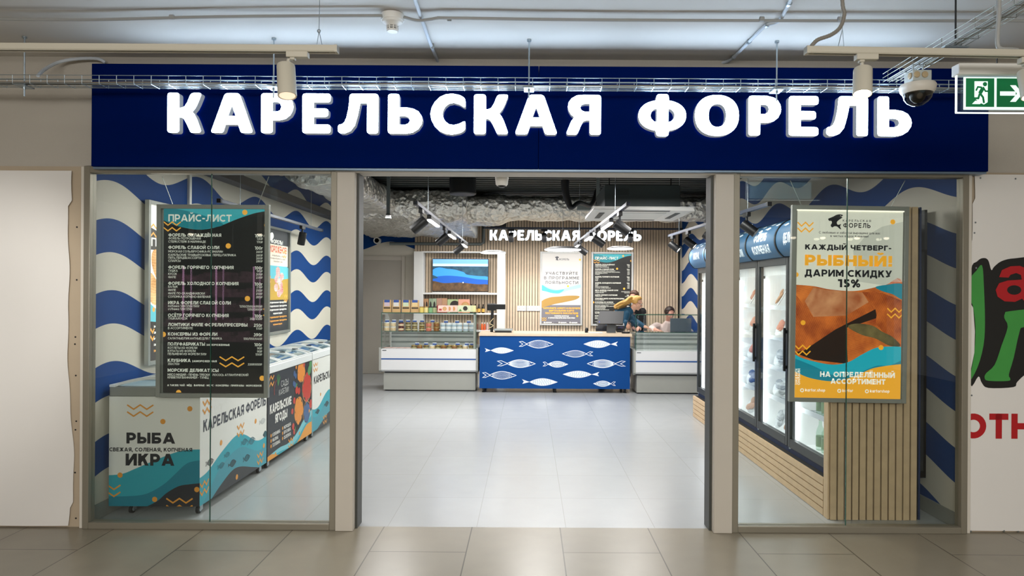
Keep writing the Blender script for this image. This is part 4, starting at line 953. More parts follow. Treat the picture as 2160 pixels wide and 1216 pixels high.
# ---- backlit boxes
frame_m = mat('box_frame', '#a3a59f', .35, .4, var=.02)
def box_frame(mb, x0, x1, z0, z1, Y, T=None, w_=.031, d=.035):
    for a in ((x0, x0 + w_, z0, z1), (x1 - w_, x1, z0, z1), (x0 + w_, x1 - w_, z1 - w_, z1), (x0 + w_, x1 - w_, z0, z0 + w_)): mb.box(a[0], a[1], Y - d, Y, a[2], a[3], frame_m, T)
    return mb
P_DK, P_TE, P_TD, P_OR, P_TX = backlit('panel_charcoal', '#232322', .4), backlit('panel_teal', '#3a9aa2', .75), backlit('panel_teal_dark', '#247c87', .6), backlit('panel_orange', '#e0a03f', .8), backlit('panel_text', '#c9c9bd', .8)
PRICE = [('ФОРЕЛЬ ОХЛАЖДЁННАЯ', 466, 500, 1, '100г'), ('ФОРЕЛЬ ПОТРОШЁНАЯ', 422.8, 506, 0, '130₽'), ('СТЕЙК/СТЕЙК В МАРИНАДЕ', 433.6, 512.8, 0, '170₽'),
 ('ФОРЕЛЬ СЛАБОЙ СОЛИ', 462, 526, 1, '100г'), ('МОРСКАЯ СОЛЬ/БРУСНИКА-РОЗМАРИН', 469.5, 533.5, 0, '260₽'), ('КАРЕЛЬСКИЕ ТРАВЫ/РОЗОВЫЙ ПЕРЕЦ-ПАПРИКА', 497.4, 540.8, 0, '260₽'), ('ПЯТЬ ПЕРЦЕВ/АССОРТИ', 424.7, 547, 0, '260₽'), ('СЛАЙСЫ', 380.6, 553.3, 0, '280₽'),
 ('ФОРЕЛЬ ГОРЯЧЕГО КОПЧЕНИЯ', 492.5, 568, 1, '100г'), ('ТУШКА', 374.7, 574.3, 0, '195₽'), ('КУСОК', 373, 581, 0, '205₽'), ('ФИЛЕ', 371, 587.8, 0, '235₽'),
 ('ФОРЕЛЬ ХОЛОДНОГО КОПЧЕНИЯ', 503, 602, 1, '100г'), ('БАЛЫК', 375, 608, 0, '210₽'), ('ФИЛЕ', 371, 615, 0, '250₽'), ('ФИЛЕ ПО-СКАНДИНАВСКИ', 432, 622, 0, '250₽'), ('СОЛОМКА КОПЧЁНО-ВЯЛЕНАЯ', 443.8, 629, 0, '285₽'),
 ('ИКРА ФОРЕЛИ СЛАБОЙ СОЛИ', 487, 642.8, 1, ''), ('пл/банка 120г/250г/500г', 421, 648.7, 0, '1250/2500/4900₽'), ('ст/банка 120г/250г', 405.7, 655, 0, '1350/2600₽'),
 ('ОСЁТР ГОРЯЧЕГО КОПЧЕНИЯ', 482.6, 669.4, 1, '100г'), ('ТУШКА/КУСОК', 396, 675, 0, '350/450₽'), ('ЛОМТИКИ ФИЛЕ ФОРЕЛИ/ПРЕСЕРВЫ', 522.4, 689, 1, '250г'), ('В АССОРТИМЕНТЕ', 407, 695.4, 0, '510₽'),
 ('КОНСЕРВЫ ИЗ ФОРЕЛИ', 459, 709, 1, '390г'), ('САЛАТНЫЕ/ПИКАНТНЫЕ/ДЛЯ ПИКНИКА', 468.8, 717, 0, '550/550/640₽'), ('ПОЛУФАБРИКАТЫ', 433, 730, 1, '100г'), ('КОТЛЕТЫ ИЗ ФОРЕЛИ', 416.8, 737, 0, '90₽'), ('КУПАТЫ ИЗ ФОРЕЛИ', 413.5, 743.6, 0, '90₽'), ('ПЕЛЬМЕНИ ИЗ ФОРЕЛИ 500г', 436.5, 750, 0, '550₽'),
 ('КЛУБНИКА', 403, 764.7, 1, ''), ('350г/700г', 380, 771, 0, '330₽/650₽'), ('МОРСКИЕ ДЕЛИКАТЕСЫ', 462, 785.4, 1, ''), ('МЯСО МИДИЙ - ПЕЧЕНЬ ТРЕСКИ - ЛОСОСЬ АТЛАНТИЧЕСКИЙ', 524.7, 793.6, 0, ''), ('КРЕВЕТКИ ВАННАМЕЙ - ТУНЕЦ', 440.9, 799.5, 0, '')]
def price_print(D):
    D.clip = (344.5, 561.6, -829, -438)
    D.rect(344.5, 561.6, -829, -438, P_DK, 0)
    top = spline([(344.5, -466), (375, -478), (420, -485), (460, -478), (500, -462), (535, -450), (561.6, -445)], 6)
    D.poly(top + [(561.6, -438), (344.5, -438)], P_TE, 1)
    D.poly(spline([(344.5, -438), (390, -445), (440, -459), (470, -474), (440, -482), (420, -485), (375, -478), (344.5, -466)], 6), P_TD, 2)
    D.text('ПРАЙС-ЛИСТ', 354.3, -468, 15, P_TX, .2, 5, width=133.5)
    for s, xr, y, hd, pr in PRICE:
        x = 354.7
        D.text(s, x, -y, 6.9 if hd else 4.7, P_TX, .21 if hd else .15, 5, width=xr - x)
        if pr: D.text(pr, 553.5, -y - (.6 if hd else 0), 6.7 if hd else 4.5, P_TX, .2 if hd else .15, 5, 'R', cond=.92)
    D.text('ЗАМОРОЖЕННЫЕ', 436, -730, 4, P_TX, .22, 5, width=49); D.text('ЗАМОРОЖЕННАЯ', 406, -764.7, 4.2, P_TX, .22, 5, width=52)
    D.text('А ТАКЖЕ: ЧАЙ • МЁД • ВАРЕНЬЕ • МОРС • КОНСЕРВЫ • ПРИПРАВЫ • МОРОЖЕНОЕ', 354, -815.6, 3.9, P_TX, .22, 5, width=199)
    D.zig(344.5, -476, 36, 7, 12, 2.4, P_OR, 4); D.zig(464, -761, 52, 8, 13, 2.6, P_OR, 4); D.zig(556, -659, 30, 8, 13, 2.6, P_OR, 4)
    dots(D, [(515.5, -448), (481, -519), (562, -475), (522, -630), (345, -706.5), (554, -798), (378, -829)], 5.6, P_OR, 4)
    D.clip = None
YP = 4.975
t = thing('light_box', 'hanging dark price list light box behind the left shop window', 'light box', PX(453, 838, YP))
x0, z1 = XZ(335.5, 432.5, YP); x1, _ = XZ(571, 433, YP); _, z0 = XZ(453, 838, YP)
box_frame(MB(), x0, x1, z0, z1, YP).build('frame', t, bevel=.002)
MB().box(x0 + .01, x1 - .01, YP - .008, YP - .002, z0 + .01, z1 - .01, frame_m).build('back_plate', t)
b = MB(); price_print(Deco(b, pxplane(453, 635, YP - .026), .00025)); b.build('price_list', t, smooth=False)
MB().box(x0 + .032, x1 - .032, YP - .0345, YP - .0325, z0 + .031, z1 - .031, glass('cover_sheet', (.97, .98, .98), .8)).build('cover_sheet', t, smooth=False)
for u, v, a, c in ((342, 372, 364, 431), (567, 373, 545, 431)): MB().tube([PX(u, v, YP - .06), PX(a, c, YP - .02)], .0022, silver, 6).build('hanger_wire', t)

# backlit poster at the right
YQ = 4.955
W_ = backlit('poster_cream', '#d2cfbf', .8); W_2 = backlit('poster_cream_shade', '#bdbcae', .75); O_ = backlit('poster_amber', '#e6a02a', .85); T_ = backlit('poster_teal', '#1e9fb0', .8); T_2 = backlit('poster_teal_deep', '#177f92', .7); I_ = backlit('poster_ink', '#26262a', .3); Wt = backlit('poster_white_text', '#e9e6da', .8)
def salmon_mat(name, c0, c1, k, rot=.5, sc=16, dist=5):
    """mottled flesh with fine wavy lines"""
    m = bpy.data.materials.new(name); m.use_nodes = True; t_ = m.node_tree; b_ = t_.nodes['Principled BSDF']
    tc = t_.nodes.new('ShaderNodeTexCoord'); mp = t_.nodes.new('ShaderNodeMapping'); mp.inputs['Rotation'].default_value = (0, rot, 0)
    n_ = t_.nodes.new('ShaderNodeTexNoise'); n_.inputs['Scale'].default_value = 9; n_.inputs['Detail'].default_value = 7
    w_ = t_.nodes.new('ShaderNodeTexWave'); w_.bands_direction = 'Z'; w_.inputs['Scale'].default_value = sc; w_.inputs['Distortion'].default_value = dist; w_.inputs['Detail'].default_value = 3; w_.inputs['Detail Scale'].default_value = .8
    a_ = t_.nodes.new('ShaderNodeMath'); a_.operation = 'MULTIPLY_ADD'; a_.inputs[1].default_value = .12
    r_ = t_.nodes.new('ShaderNodeValToRGB'); r_.color_ramp.elements[0].position = .3; r_.color_ramp.elements[1].position = .85
    r_.color_ramp.elements[0].color = lin(c0) + (1,); r_.color_ramp.elements[1].color = lin(c1) + (1,)
    t_.links.new(tc.outputs['Object'], mp.inputs[0]); t_.links.new(mp.outputs[0], n_.inputs['Vector']); t_.links.new(mp.outputs[0], w_.inputs['Vector'])
    t_.links.new(w_.outputs['Fac'], a_.inputs[0]); t_.links.new(n_.outputs[0], a_.inputs[2]); t_.links.new(a_.outputs[0], r_.inputs[0])
    t_.links.new(r_.outputs[0], b_.inputs['Base Color']); t_.links.new(r_.outputs[0], b_.inputs['Emission Color']); b_.inputs['Emission Strength'].default_value = k; return m
SA, SB_, SK, HB = salmon_mat('salmon_flesh', '#8a3410', '#dd7a30', .75, .3, 26), salmon_mat('salmon_flesh_pale', '#9a4a22', '#cf9264', .7, 1.2, 4, 12), backlit('board_dark', '#2b1d17', .5), salmon_mat('herb_crust', '#2b2716', '#8d7c4c', .5, .8, 60, 14); SC_ = salmon_mat('salmon_side', '#7c2c0c', '#d8702a', .7, -1.1, 26, 4)
t = thing('light_box', 'hanging backlit cream and orange fish poster behind the right shop window', 'light box', PX(1787, 848, YQ))
rot = .0105; cP = PX(1787, 642, YQ); kq = YQ / F
T = Matrix.Translation(cP) @ Matrix.Rotation(rot, 4, 'Y') @ Matrix.Translation(-cP)
hw, hh_ = 122.5 * kq, 206.5 * kq
box_frame(MB(), cP.x - hw, cP.x + hw, cP.z - hh_, cP.z + hh_, YQ, T).build('frame', t, bevel=.002)
MB().box(cP.x - hw + .01, cP.x + hw - .01, YQ - .008, YQ - .002, cP.z - hh_ + .01, cP.z + hh_ - .01, frame_m, T).build('back_plate', t)
b = MB(); p0 = Vector((cP.x, 0, cP.z))
fnq = lambda u, v, L: T @ Vector((cP.x + (u - 1787) * kq, YQ - .026 - L, cP.z + (v + 642) * kq))
zq = lambda x, y: (1640 + x / 2.763 + (y - 610) * .0057, -(420 + y / 2.763))      # from the enlarged view of the poster
D = Deco(b, fnq, .00025, (1676, 1898, -839.5, -443.5))
D.rect(1676, 1898, -840, -443, W_, 0)
D.poly([zq(*p) for p in [(430, 300), (500, 220), (600, 160), (720, 130), (720, 480), (600, 500), (450, 480)]], W_2, 1)
D.poly([zq(*p) for p in spline([(90, 505), (200, 512), (300, 530), (430, 537), (530, 520), (620, 498), (720, 493), (720, 1000), (90, 1000)], 5)], SA, 1)
D.poly([zq(*p) for p in spline([(560, 512), (620, 498), (720, 493), (720, 580), (660, 552), (600, 535)], 4, True)], T_2, 6)
D.poly([zq(*p) for p in [(90, 508), (200, 514), (300, 532), (430, 539), (480, 540), (560, 640), (400, 720), (330, 760), (140, 890), (90, 900)]], SA, 2)
D.poly([zq(*p) for p in [(200, 520), (300, 535), (430, 541), (485, 545), (520, 600), (390, 680), (200, 690), (150, 600)]], SB_, 3)
D.poly([zq(*p) for p in [(90, 900), (140, 885), (330, 758), (560, 640), (570, 690), (430, 740), (400, 960), (200, 940)]], SK, 2)
D.poly([zq(*p) for p in [(480, 540), (600, 545), (720, 590), (720, 860), (560, 740), (570, 640)]], SC_, 3)
D.poly([zq(*p) for p in [(390, 750), (560, 720), (620, 790), (700, 850), (720, 880), (400, 960)]], SA, 4)
D.poly([zq(*p) for p in [(95, 560), (200, 690), (390, 680), (520, 600), (560, 640), (330, 760), (140, 890), (95, 880)]], SC_, 3)
D.poly([zq(*p) for p in spline([(400, 745), (450, 725), (540, 735), (600, 770), (660, 800), (705, 850), (640, 850), (560, 810), (480, 790)], 4, True)], HB, 5)
D.poly([zq(*p) for p in spline([(85, 905), (150, 935), (300, 965), (400, 950), (480, 905), (560, 865), (640, 855), (720, 856)], 6)] + [zq(720, 1200), zq(85, 1200)], T_, 5)
D.poly([zq(*p) for p in spline([(85, 930), (200, 975), (330, 1030), (450, 1015), (560, 970), (640, 965), (720, 930)], 6)] + [zq(720, 1200), zq(85, 1200)], T_2, 6)
D.poly([zq(*p) for p in spline([(85, 1005), (180, 1045), (320, 1062), (440, 1030), (540, 985), (640, 965), (720, 955)], 6)] + [zq(720, 1200), zq(85, 1200)], O_, 7)
for x, y in ((108, 165), (628, 655), (92, 878)): p = zq(x, y); D.zig(p[0], p[1], 33, 8, 12, 2.6, O_, 8)
dots(D, [zq(660, 132), zq(140, 725), zq(592, 862), zq(100, 447)], 5.2, O_, 8)
D.text('КАЖДЫЙ ЧЕТВЕРГ–', 1693, -528.6, 10.9, I_, .24, 9, width=181)
D.text('РЫБНЫЙ!', 1693, -562, 22.5, O_, .26, 9, width=184, sp=.1)
D.text('ДАРИМ СКИДКУ', 1693, -584.7, 14.6, I_, .23, 9, width=183)
D.text('15%', 1786.5, -606.8, 17, I_, .24, 9, 'C', 47)
D.text('КАРЕЛЬСКАЯ', 1771, -469, 4.6, I_, .16, 9, width=59, sp=.5); D.text('ФОРЕЛЬ', 1772, -481.5, 10, I_, .19, 9, width=57.5, sp=.25)
D.text('С любовью и заботой выращена для вас', 1721.5, -494.6, 4.7, I_, .14, 9, width=129); D.text('в чистых водах Карелии!', 1745.7, -501.5, 4.7, I_, .14, 9, width=80)
D.poly([zq(*p) for p in spline([(372, 98), (352, 93), (332, 97), (316, 106), (300, 113), (285, 121), (291, 132), (303, 132), (307, 143), (300, 158), (308, 170), (322, 163), (338, 165), (350, 176), (361, 179), (354, 164), (360, 150), (346, 154), (337, 150), (336, 138), (347, 126), (362, 116), (368, 110), (360, 107)], 3, True)], I_, 9)
D.ell(*zq(357, 102), .9, .9, W_, 10, 8)
D.text('НА ОПРЕДЕЛЁННЫЙ', 1728.7, -795.3, 11.3, Wt, .24, 9, width=157); D.text('АССОРТИМЕНТ', 1808.5, -809.5, 11, Wt, .24, 9, 'C', 115)
for s_, x, w_ in (('karfor.shop', 1698, 42), ('karfor', 1776, 22.5), ('karforshop', 1834, 41)):
    D.text(s_, x, -826.5, 6.2, Wt, .2, 9, width=w_); D.ell(x - 6.5, -824.3, 4.1, 4.1, Wt, 8); D.ell(x - 6.5, -824.3, 2.2, 2.2, O_, 9)
Dv = Deco(b, lambda u, v, L: fnq(1680 - v, -813 + u, L), .00025); Dv.text('ЗАКАЖИТЕ', 0, -1, 4.2, Wt, .2, 9, width=34); Dv.text('ОНЛАЙН', 0, -7, 5.2, Wt, .22, 9, width=34)
b.build('poster_print', t, smooth=False)
MB().box(cP.x - hw + .032, cP.x + hw - .032, YQ - .0345, YQ - .0325, cP.z - hh_ + .031, cP.z + hh_ - .031, glass('cover_sheet', (.97, .98, .98), .8), T).build('cover_sheet', t, smooth=False)
strip = mat('led_edge', '#fff8e6', .4, 0, 1.1, (1, .94, .8), 0)
MB().box(cP.x - hw + .034, cP.x + hw - .034, YQ - .031, YQ - .0285, cP.z + hh_ - .040, cP.z + hh_ - .0315, strip, T).build('led_strip', t, smooth=False)
for u, v, a, c in ((1667, 381, 1691, 435), (1909, 381, 1880, 435)): MB().tube([PX(u, v, YQ - .05), PX((u * .4 + a * .6), v * .4 + c * .6, YQ - .03), PX(a, c, YQ - .015)], .0022, silver, 6).build('hanger_wire', t)

# light boxes on the left wall (u runs away from the camera)
def wall_box(label, y0, y1, z0, z1, X, art):
    t = thing('light_box', label, 'light box', (X, (y0 + y1) / 2, z0))
    T = frame_T((X, y0, 0), (0, 1, 0), (-1, 0, 0), (0, 0, 1)); fr = MB()
    box_frame(fr, 0, y1 - y0, z0, z1, .035, T); fr.build('frame', t, bevel=.002)
    MB().box(.01, y1 - y0 - .01, .028, .034, z0 + .01, z1 - .01, frame_m, T).build('back_plate', t)
    b = MB(); L = y1 - y0; D = Deco(b, planar((X - .026, y0, z0), (0, 1, 0), (0, 0, 1), (1, 0, 0)), .00025, (.03, L - .03, .03, z1 - z0 - .03)); art(D, L, z1 - z0); b.build('poster_print', t, smooth=False); return t
lo_w, lo_d, lo_o, lo_t = backlit('glow_white', '#f0ede4', .95), backlit('glow_dark', '#3a3632', .6), backlit('glow_orange', '#e3a04c', .9), backlit('glow_teal', '#5fb4c0', .8)
crust = salmon_mat('toast_crust', '#b5732f', '#e9c48c', .9)
def art_a(D, L, Hh):
    D.rect(0, L, 0, Hh, lo_w, 0); D.poly([(0, Hh - .2), (L * .5, Hh - .3), (L, Hh - .12), (L, Hh - .4), (0, Hh - .4)], lo_d, 1); D.rect(0, L, .0, .36, lo_d, 1)
    D.zig(.03, Hh - .22, .16, .03, .07, .014, lo_o, 4); D.text('Попробуй', .08, Hh - .37, .07, lo_w, .17, 4, width=.6)
    r = random.Random(2)
    for k in range(9): D.ell(.1 + .09 * k, .62 + .22 * sin(k * 2.1), .09, .15, crust, 2 + k % 3, 16, r.uniform(-.6, .6))
    D.poly(spline([(0, .52), (.2, .44), (.5, .40), (L, .5), (L, .36), (0, .36)], 4, True), lo_t, 5)
    for k, w_ in enumerate((.35, .5, .3, .55, .5)): D.text('это удобно', .12, .30 - k * .05, .022, lo_w if k != 4 else lo_o, .18, 4, width=w_)
    D.zig(.03, .26, .1, .03, .06, .014, lo_o, 4); dots(D, [(.12, .45)], .02, lo_o, 6)
wall_box('backlit food poster on the left wall, partly hidden by the price list', 5.49, 6.30, 1.05, 2.39, -3.055, art_a)
ice_y, ice_d, ice_c, ice_r = backlit('ice_yellow', '#b8963f', .6), backlit('ice_dark', '#35383c', .4), backlit('ice_cream', '#ebdcc6', .75), backlit('ice_red', '#d2562c', .7)
pink = salmon_mat('pink_cream', '#b4545a', '#efd9cf', .7)
def art_b(D, L, Hh):
    D.rect(0, L, 0, Hh, ice_d, 0); D.rect(0, L, .42, .82, ice_y, 1)
    D.poly(spline([(0, Hh - .3), (.2, Hh - .28), (.5, Hh - .42), (L, Hh - .5), (L, Hh - .62), (0, Hh - .6)], 4, True), lo_t, 1)
    D.rect(.06, L - .05, .84, 1.1, ice_c, 4); D.text('МОРОЖЕНОЕ!', .09, 1.0, .085, ice_r, .2, 5, width=L - .18, cond=.7)
    for k, w_ in enumerate((.4, .5, .3)): D.text('попробуйте у нас', L / 2, .955 - k * .035, .02, ice_d, .16, 5, 'C', w_)
    for k in range(9): D.ell(L * .55 + .10 * sin(k * 2.3), .5 + .035 * k, .07, .05, pink, 2 + k % 3, 14)
    D.text('ФОРЕЛЬ!', .15, Hh - .2, .05, lo_w, .2, 4, width=.4); D.poly(spline([(.1, Hh - .1), (.2, Hh - .07), (.24, Hh - .12), (.16, Hh - .17), (.09, Hh - .16)], 3, True), lo_w, 4)
    for k, (w_, m) in enumerate(((.6, lo_w), (.62, lo_w), (.6, lo_w), (.3, lo_w), (.62, lo_o), (.62, lo_o), (.3, lo_o))): D.text('натуральные продукты', L / 2, .38 - k * .045, .022, m, .2, 4, 'C', w_)
    for x, y in ((.55, Hh - .3), (.03, .68), (.6, .45)): D.zig(x, y, .12, .03, .06, .014, lo_o, 6)
wall_box('backlit ice cream poster on the left wall over the freezers', 8.08, 8.86, 1.12, 2.43, -3.085, art_b)
tag(MB().box(XL, XL + .022, 6.22, 6.26, 1.2, 2.9, white_plastic).build('cable_trunking'), 'white vertical cable trunking on the left wave wall', 'trunking')

# ---- slatted end panel and plinth at the right
gap = mat('slat_backing', '#0a0908', .8)
def slats(mb, a0, a1, pitch, wid, f):
    a = a0
    while a + wid <= a1 + .002: f(a, a + wid); a += pitch
xl, zt = XZ(1755, 436, 5.02); xr, _ = XZ(1938, 1087, 5.02)
m = MB().box(xl + .004, xr, 5.035, 5.10, 0, zt - .01, gap)
slats(m, xl, xr, .0535, .0425, lambda a, c: m.box(a, c, 5.015, 5.04, .0, zt, wood))
m.box(xl - .016, xl - .004, 5.03, 5.10, 0, zt, wood)
tag(m.build('slat_screen'), 'vertical oak slat panel closing the end of the fridge row, right window', 'panel')
tag(MB().box(xr + .001, xr + .014, 5.03, 5.10, 0, zt, mat('navy_paint', '#10264d', .6)).build('edge_panel'), 'thin navy edge board on the right of the slat panel', 'board')
m = MB().box(2.236, 2.9, 5.105, 9.15, .0, .277, gap)
for k in range(5): m.box(2.214, 2.24, 5.115, 9.16, .002 + k * .0565, .002 + k * .0565 + .0475, wood)
tag(m.build('slatted_plinth'), 'long horizontal oak slat plinth under the upright fridges', 'plinth')

# ---- upright fridges
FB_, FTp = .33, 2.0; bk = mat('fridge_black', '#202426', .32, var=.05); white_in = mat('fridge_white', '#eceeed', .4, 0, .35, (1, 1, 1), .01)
led = mat('fridge_led', '#ffffff', .4, 0, 5, (.96, .98, 1), 0); grey_tr = mat('fridge_trim', '#5d676b', .35, .3); navyp = mat('navy_paint', '#10264d', .6)
can_m = mat('canopy_blue', '#3c688c', .42, 0, .05, None, .03); fridge_glass = glass('fridge_glass', (.93, .95, .955), .8)
def prof(s): a = radians(228 - 118 * s); return 2.37 + .225 * cos(a), 2.128 + .195 * sin(a)
def fridge(y0, y1, label, lines):
    t = thing('display_fridge', label, 'fridge', (2.6, (y0 + y1) / 2, .28), 'upright fridges along the right wall')
    X0, X1 = 2.262, 3.0; c = MB()
    c.box(X0 + .05, X1, y0, y0 + .025, FB_ - .05, FTp, bk).box(X0 + .05, X1, y1 - .025, y1, FB_ - .05, FTp, bk).box(X1 - .02, X1, y0, y1, FB_ - .05, FTp + .3, bk).box(X0 + .05, X1, y0, y1, FTp - .02, FTp, bk).box(X0 + .02, X1, y0, y1, FB_ - .052, FB_, navyp)
    c.build('cabinet', t)
    MB().box(X0 + .07, X1 - .02, y0 + .026, y0 + .032, FB_, FTp - .021, white_in).box(X0 + .07, X1 - .02, y1 - .032, y1 - .026, FB_, FTp - .021, white_in).box(X1 - .03, X1 - .021, y0 + .03, y1 - .03, FB_, FTp - .021, white_in).box(X0 + .06, X1 - .03, y0 + .03, y1 - .03, FB_, FB_ + .02, white_in).box(X0 + .05, X1 - .03, y0 + .03, y1 - .03, FTp - .17, FTp - .021, white_in).build('liner', t)
    for y in (y0 + .05, y1 - .05): MB().box(X0 + .055, X0 + .07, y - .018, y + .018, FB_ + .06, FTp - .2, led).build('led_strip', t)
    d = MB(); w_ = .055
    for a, e, f, g in ((y0 + .004, y0 + w_, FB_, FTp - .01), (y1 - w_, y1 - .004, FB_, FTp - .01), (y0 + w_, y1 - w_, FTp - .085, FTp - .01), (y0 + w_, y1 - w_, FB_, FB_ + .075)): d.box(X0, X0 + .045, a, e, f, g, bk)
    dd = d.build('door', t, bevel=.003)
    MB().box(X0 + .012, X0 + .03, y0 + w_, y1 - w_, FB_ + .075, FTp - .085, fridge_glass).build('door_glass', dd, smooth=False)
    MB().box(X0 - .03, X0 - .012, y0 + .012, y0 + .035, .98, 1.36, black_plastic).box(X0 - .012, X0, y0 + .015, y0 + .032, 1.0, 1.03, black_plastic).box(X0 - .012, X0, y0 + .015, y0 + .032, 1.31, 1.34, black_plastic).build('door_handle', dd, bevel=.003)
    for z in (FB_ - .012, FTp + .002): MB().cyl((X0 + .02, y1 - .02, z - .006), (X0 + .02, y1 - .02, z + .012), .014, zinc).build('hinge', dd)
    for k in range(1, 5):
        z = FB_ + .02 + k * .29; s_ = MB()
        for x in (.12, .2, .3, .4, .5, .6, .68): s_.box(X0 + x, X0 + x + .006, y0 + .034, y1 - .034, z, z + .006, zinc)
        for i in range(12): y = y0 + .04 + (y1 - y0 - .08) * i / 11; s_.box(X0 + .12, X0 + .68, y - .002, y + .002, z + .004, z + .009, zinc)
        s_.box(X0 + .112, X0 + .118, y0 + .034, y1 - .034, z - .008, z + .034, mat('price_rail', '#dfe5ea', .3)); s_.build('shelf', t)
    # canopy
    n = 14; P = [prof(i / n) for i in range(n + 1)]; cm = MB()
    poly = P + [(2.6, P[-1][1]), (2.6, P[0][1])]
    cm.prism(poly, 'y', y0 + .012, y1 - .012, can_m)
    def fn(u, v, L): s = .08 + .84 * v; x, z = prof(s); a = radians(228 - 118 * s); return Vector((x + cos(a) * L, y1 - .02 - u, z + sin(a) * L))
    D = Deco(cm, fn, .0004); D.strips = [-.5] + [(i / n - .08) / .84 for i in range(n + 1)] + [1.5]; Wd = y1 - y0 - .04; fw = mat('canopy_print', '#e3eef5', .4, 0, .25, None, 0)
    if len(lines) == 1: D.text(lines[0], Wd / 2, .26, .26, fw, .22, 2, 'C', min(.45, .075 * len(lines[0])) )
    else:
        D.text(lines[0], Wd / 2, .42, .24, fw, .22, 2, 'C', .35); D.text(lines[1], Wd / 2, .08, .24, fw, .22, 2, 'C', .46 if len(lines[1]) < 10 else .56)
    for x, y, l, h in ((.12, .78, .1, .09), (.3, .9, .09, .07), (.3, .74, .1, .1), (.5, .93, .1, .08), (.48, .78, .12, .1), (.66, .86, .1, .1)): D.poly(lens(x * Wd / .74, y, l, h), fw, 2); D.poly([(x * Wd / .74 - l * .45, y), (x * Wd / .74 - l * .7, y + .03), (x * Wd / .74 - l * .7, y - .03)], fw, 2)
    cn = cm.build('canopy_sign', t, ang=.5)
    for y in (y0, y1 - .013):
        h_ = MB(); Q = [((p[0] - 2.37) * 1.03 + 2.37, (p[1] - 2.128) * 1.03 + 2.128) for p in P]; h_.prism(Q + [(2.6, Q[-1][1]), (2.6, Q[0][1])], 'y', y, y + .013, black_plastic); h_.build('hoop', cn)
    MB().box(2.27, 2.5, y0 + .02, y1 - .02, 1.995, 2.0, white_plastic).build('canopy_base', t)
    return t
fr_e = [5.14, 5.95, 6.76, 7.56, 8.36, 9.15]
FL = [('upright fridge nearest the slat panel, bottles inside, half behind the fish poster', ['ДЕЛИКАТЕСЫ']), ('upright glass-door fridge with a two-line canopy sign just left of the fish poster', ['ФОРЕЛЬ', 'КОПЧЕНАЯ']),
      ('upright fridge beside the right doorway post, second left of the fish poster', ['ФОРЕЛЬ', 'СЛАБОЙ СОЛИ']), ('upright fridge hidden behind the right doorway post', ['ФОРЕЛЬ']), ('farthest upright fridge, its short canopy sign seen through the doorway', ['ИКРА'])]
for k in range(5): fridge(fr_e[k] + .002, fr_e[k + 1] - .002, *FL[k])

# stock in the fridges
tray_m = mat('pack_plastic', '#e9eef0', .15, var=.04); fm_ = [salmon_mat('pack_fish_red', '#b4502f', '#e8a183', .15), salmon_mat('pack_fish_brown', '#8a6a4e', '#d9c3a4', .15), salmon_mat('pack_fish_silver', '#6f777c', '#e6eaec', .15), mat('pack_box', '#c9956f', .6), mat('pack_blue', '#3a5b96', .4)]
def pack_master(kind):
    """vacuum pack leaning on the price rail, face toward the door"""
    t = thing('fish_pack', 'x', 'fish package', (0, 0, 0)); b = MB(); r = random.Random(kind)
    T = Matrix.Translation((.0, 0, .098)) @ Matrix.Rotation(radians(-62), 4, 'Y')
    b.lathe([(.0, .0), (.095, .0), (.115, .008), (.105, .014), (0, .016)], tray_m, T @ Matrix.Diagonal((.9, 1, 1, 1)), 18); b.build('wrapper', t)
    b = MB()
    for k in range(6): b.ball((r.uniform(-.045, .045), r.uniform(-.06, .06), .018 + .003 * k), (.038, .05, .012), fm_[kind], 10, T)
    b.build('contents', t); return t
def bottle_master():
    t = thing('bottle', 'x', 'bottle', (0, 0, 0)); MB().lathe([(.0, 0), (.032, 0), (.035, .01), (.035, .14), (.03, .17), (.014, .21), (.013, .25)], glass('bottle_clear', (.80, .9, .82), .8), n=16).build('glass_body', t)
    MB().lathe([(.0355, .03), (.0355, .12)], mat('bottle_label_green', '#7fa06a', .5, var=.3, scale=40), n=16).build('label_band', t); MB().lathe([(0, .25), (.015, .25), (.015, .272), (0, .273)], mat('cap_orange', '#d4602c', .4), n=14).build('cap', t); return t
SH = ['bottom deck', 'lowest wire shelf', 'second wire shelf from below', 'second wire shelf from above', 'top wire shelf']
shelf_z = lambda k: FB_ + .0205 if k == 0 else FB_ + .0295 + k * .29
PF = {1: ('fridge left of the fish poster', [(k, y, kd) for k, a, c in ((0, 2, 3), (1, 2, 2), (2, 2, 1), (3, 0, 1), (4, 3, 1)) for y, kd in ((.64, a), (.36, c))]),
      2: ('fridge beside the right doorway post', [(k, y, kd) for k, a, c in ((0, 3, 4), (1, 4, 0), (2, 0, 1), (3, 0, 2), (4, 0, 0)) for y, kd in ((.64, a), (.36, c))]),
      4: ('farthest fridge', [(0, .64, 0), (0, .36, 4), (1, .64, 2), (3, .64, 1), (4, .64, 2)]), 0: ('fridge nearest the slat panel', [(3, .5, 1), (2, .5, 0), (4, .5, 2)])}
masters = {}
cols = ['red fish', 'smoked brown fish', 'silvery fish', 'brown carton', 'blue and red']
for fi, (nm, items) in PF.items():
    for (k, yy, kd) in items:
        side = 'nearer the viewer' if yy < .6 else 'toward the far side'
        lb = f'clear pack of {cols[kd]} food, {SH[k]} of the {nm}, {side}'.replace('clear pack of brown carton food', 'brown carton pack').replace('blue and red food', 'blue and red food')
        lb = ' '.join(lb.split()[:16]); loc = (2.262 + .19, fr_e[fi] + yy, shelf_z(k))
        if kd not in masters: masters[kd] = pack_master(kd); o = masters[kd]; o.location = loc; o['label'] = lb; o['group'] = 'packs in the fridges'
        else: o = dup(masters[kd], loc, lb, 'packs in the fridges', .3 * sin(yy * 40 + k))
bm_ = bottle_master(); first = True
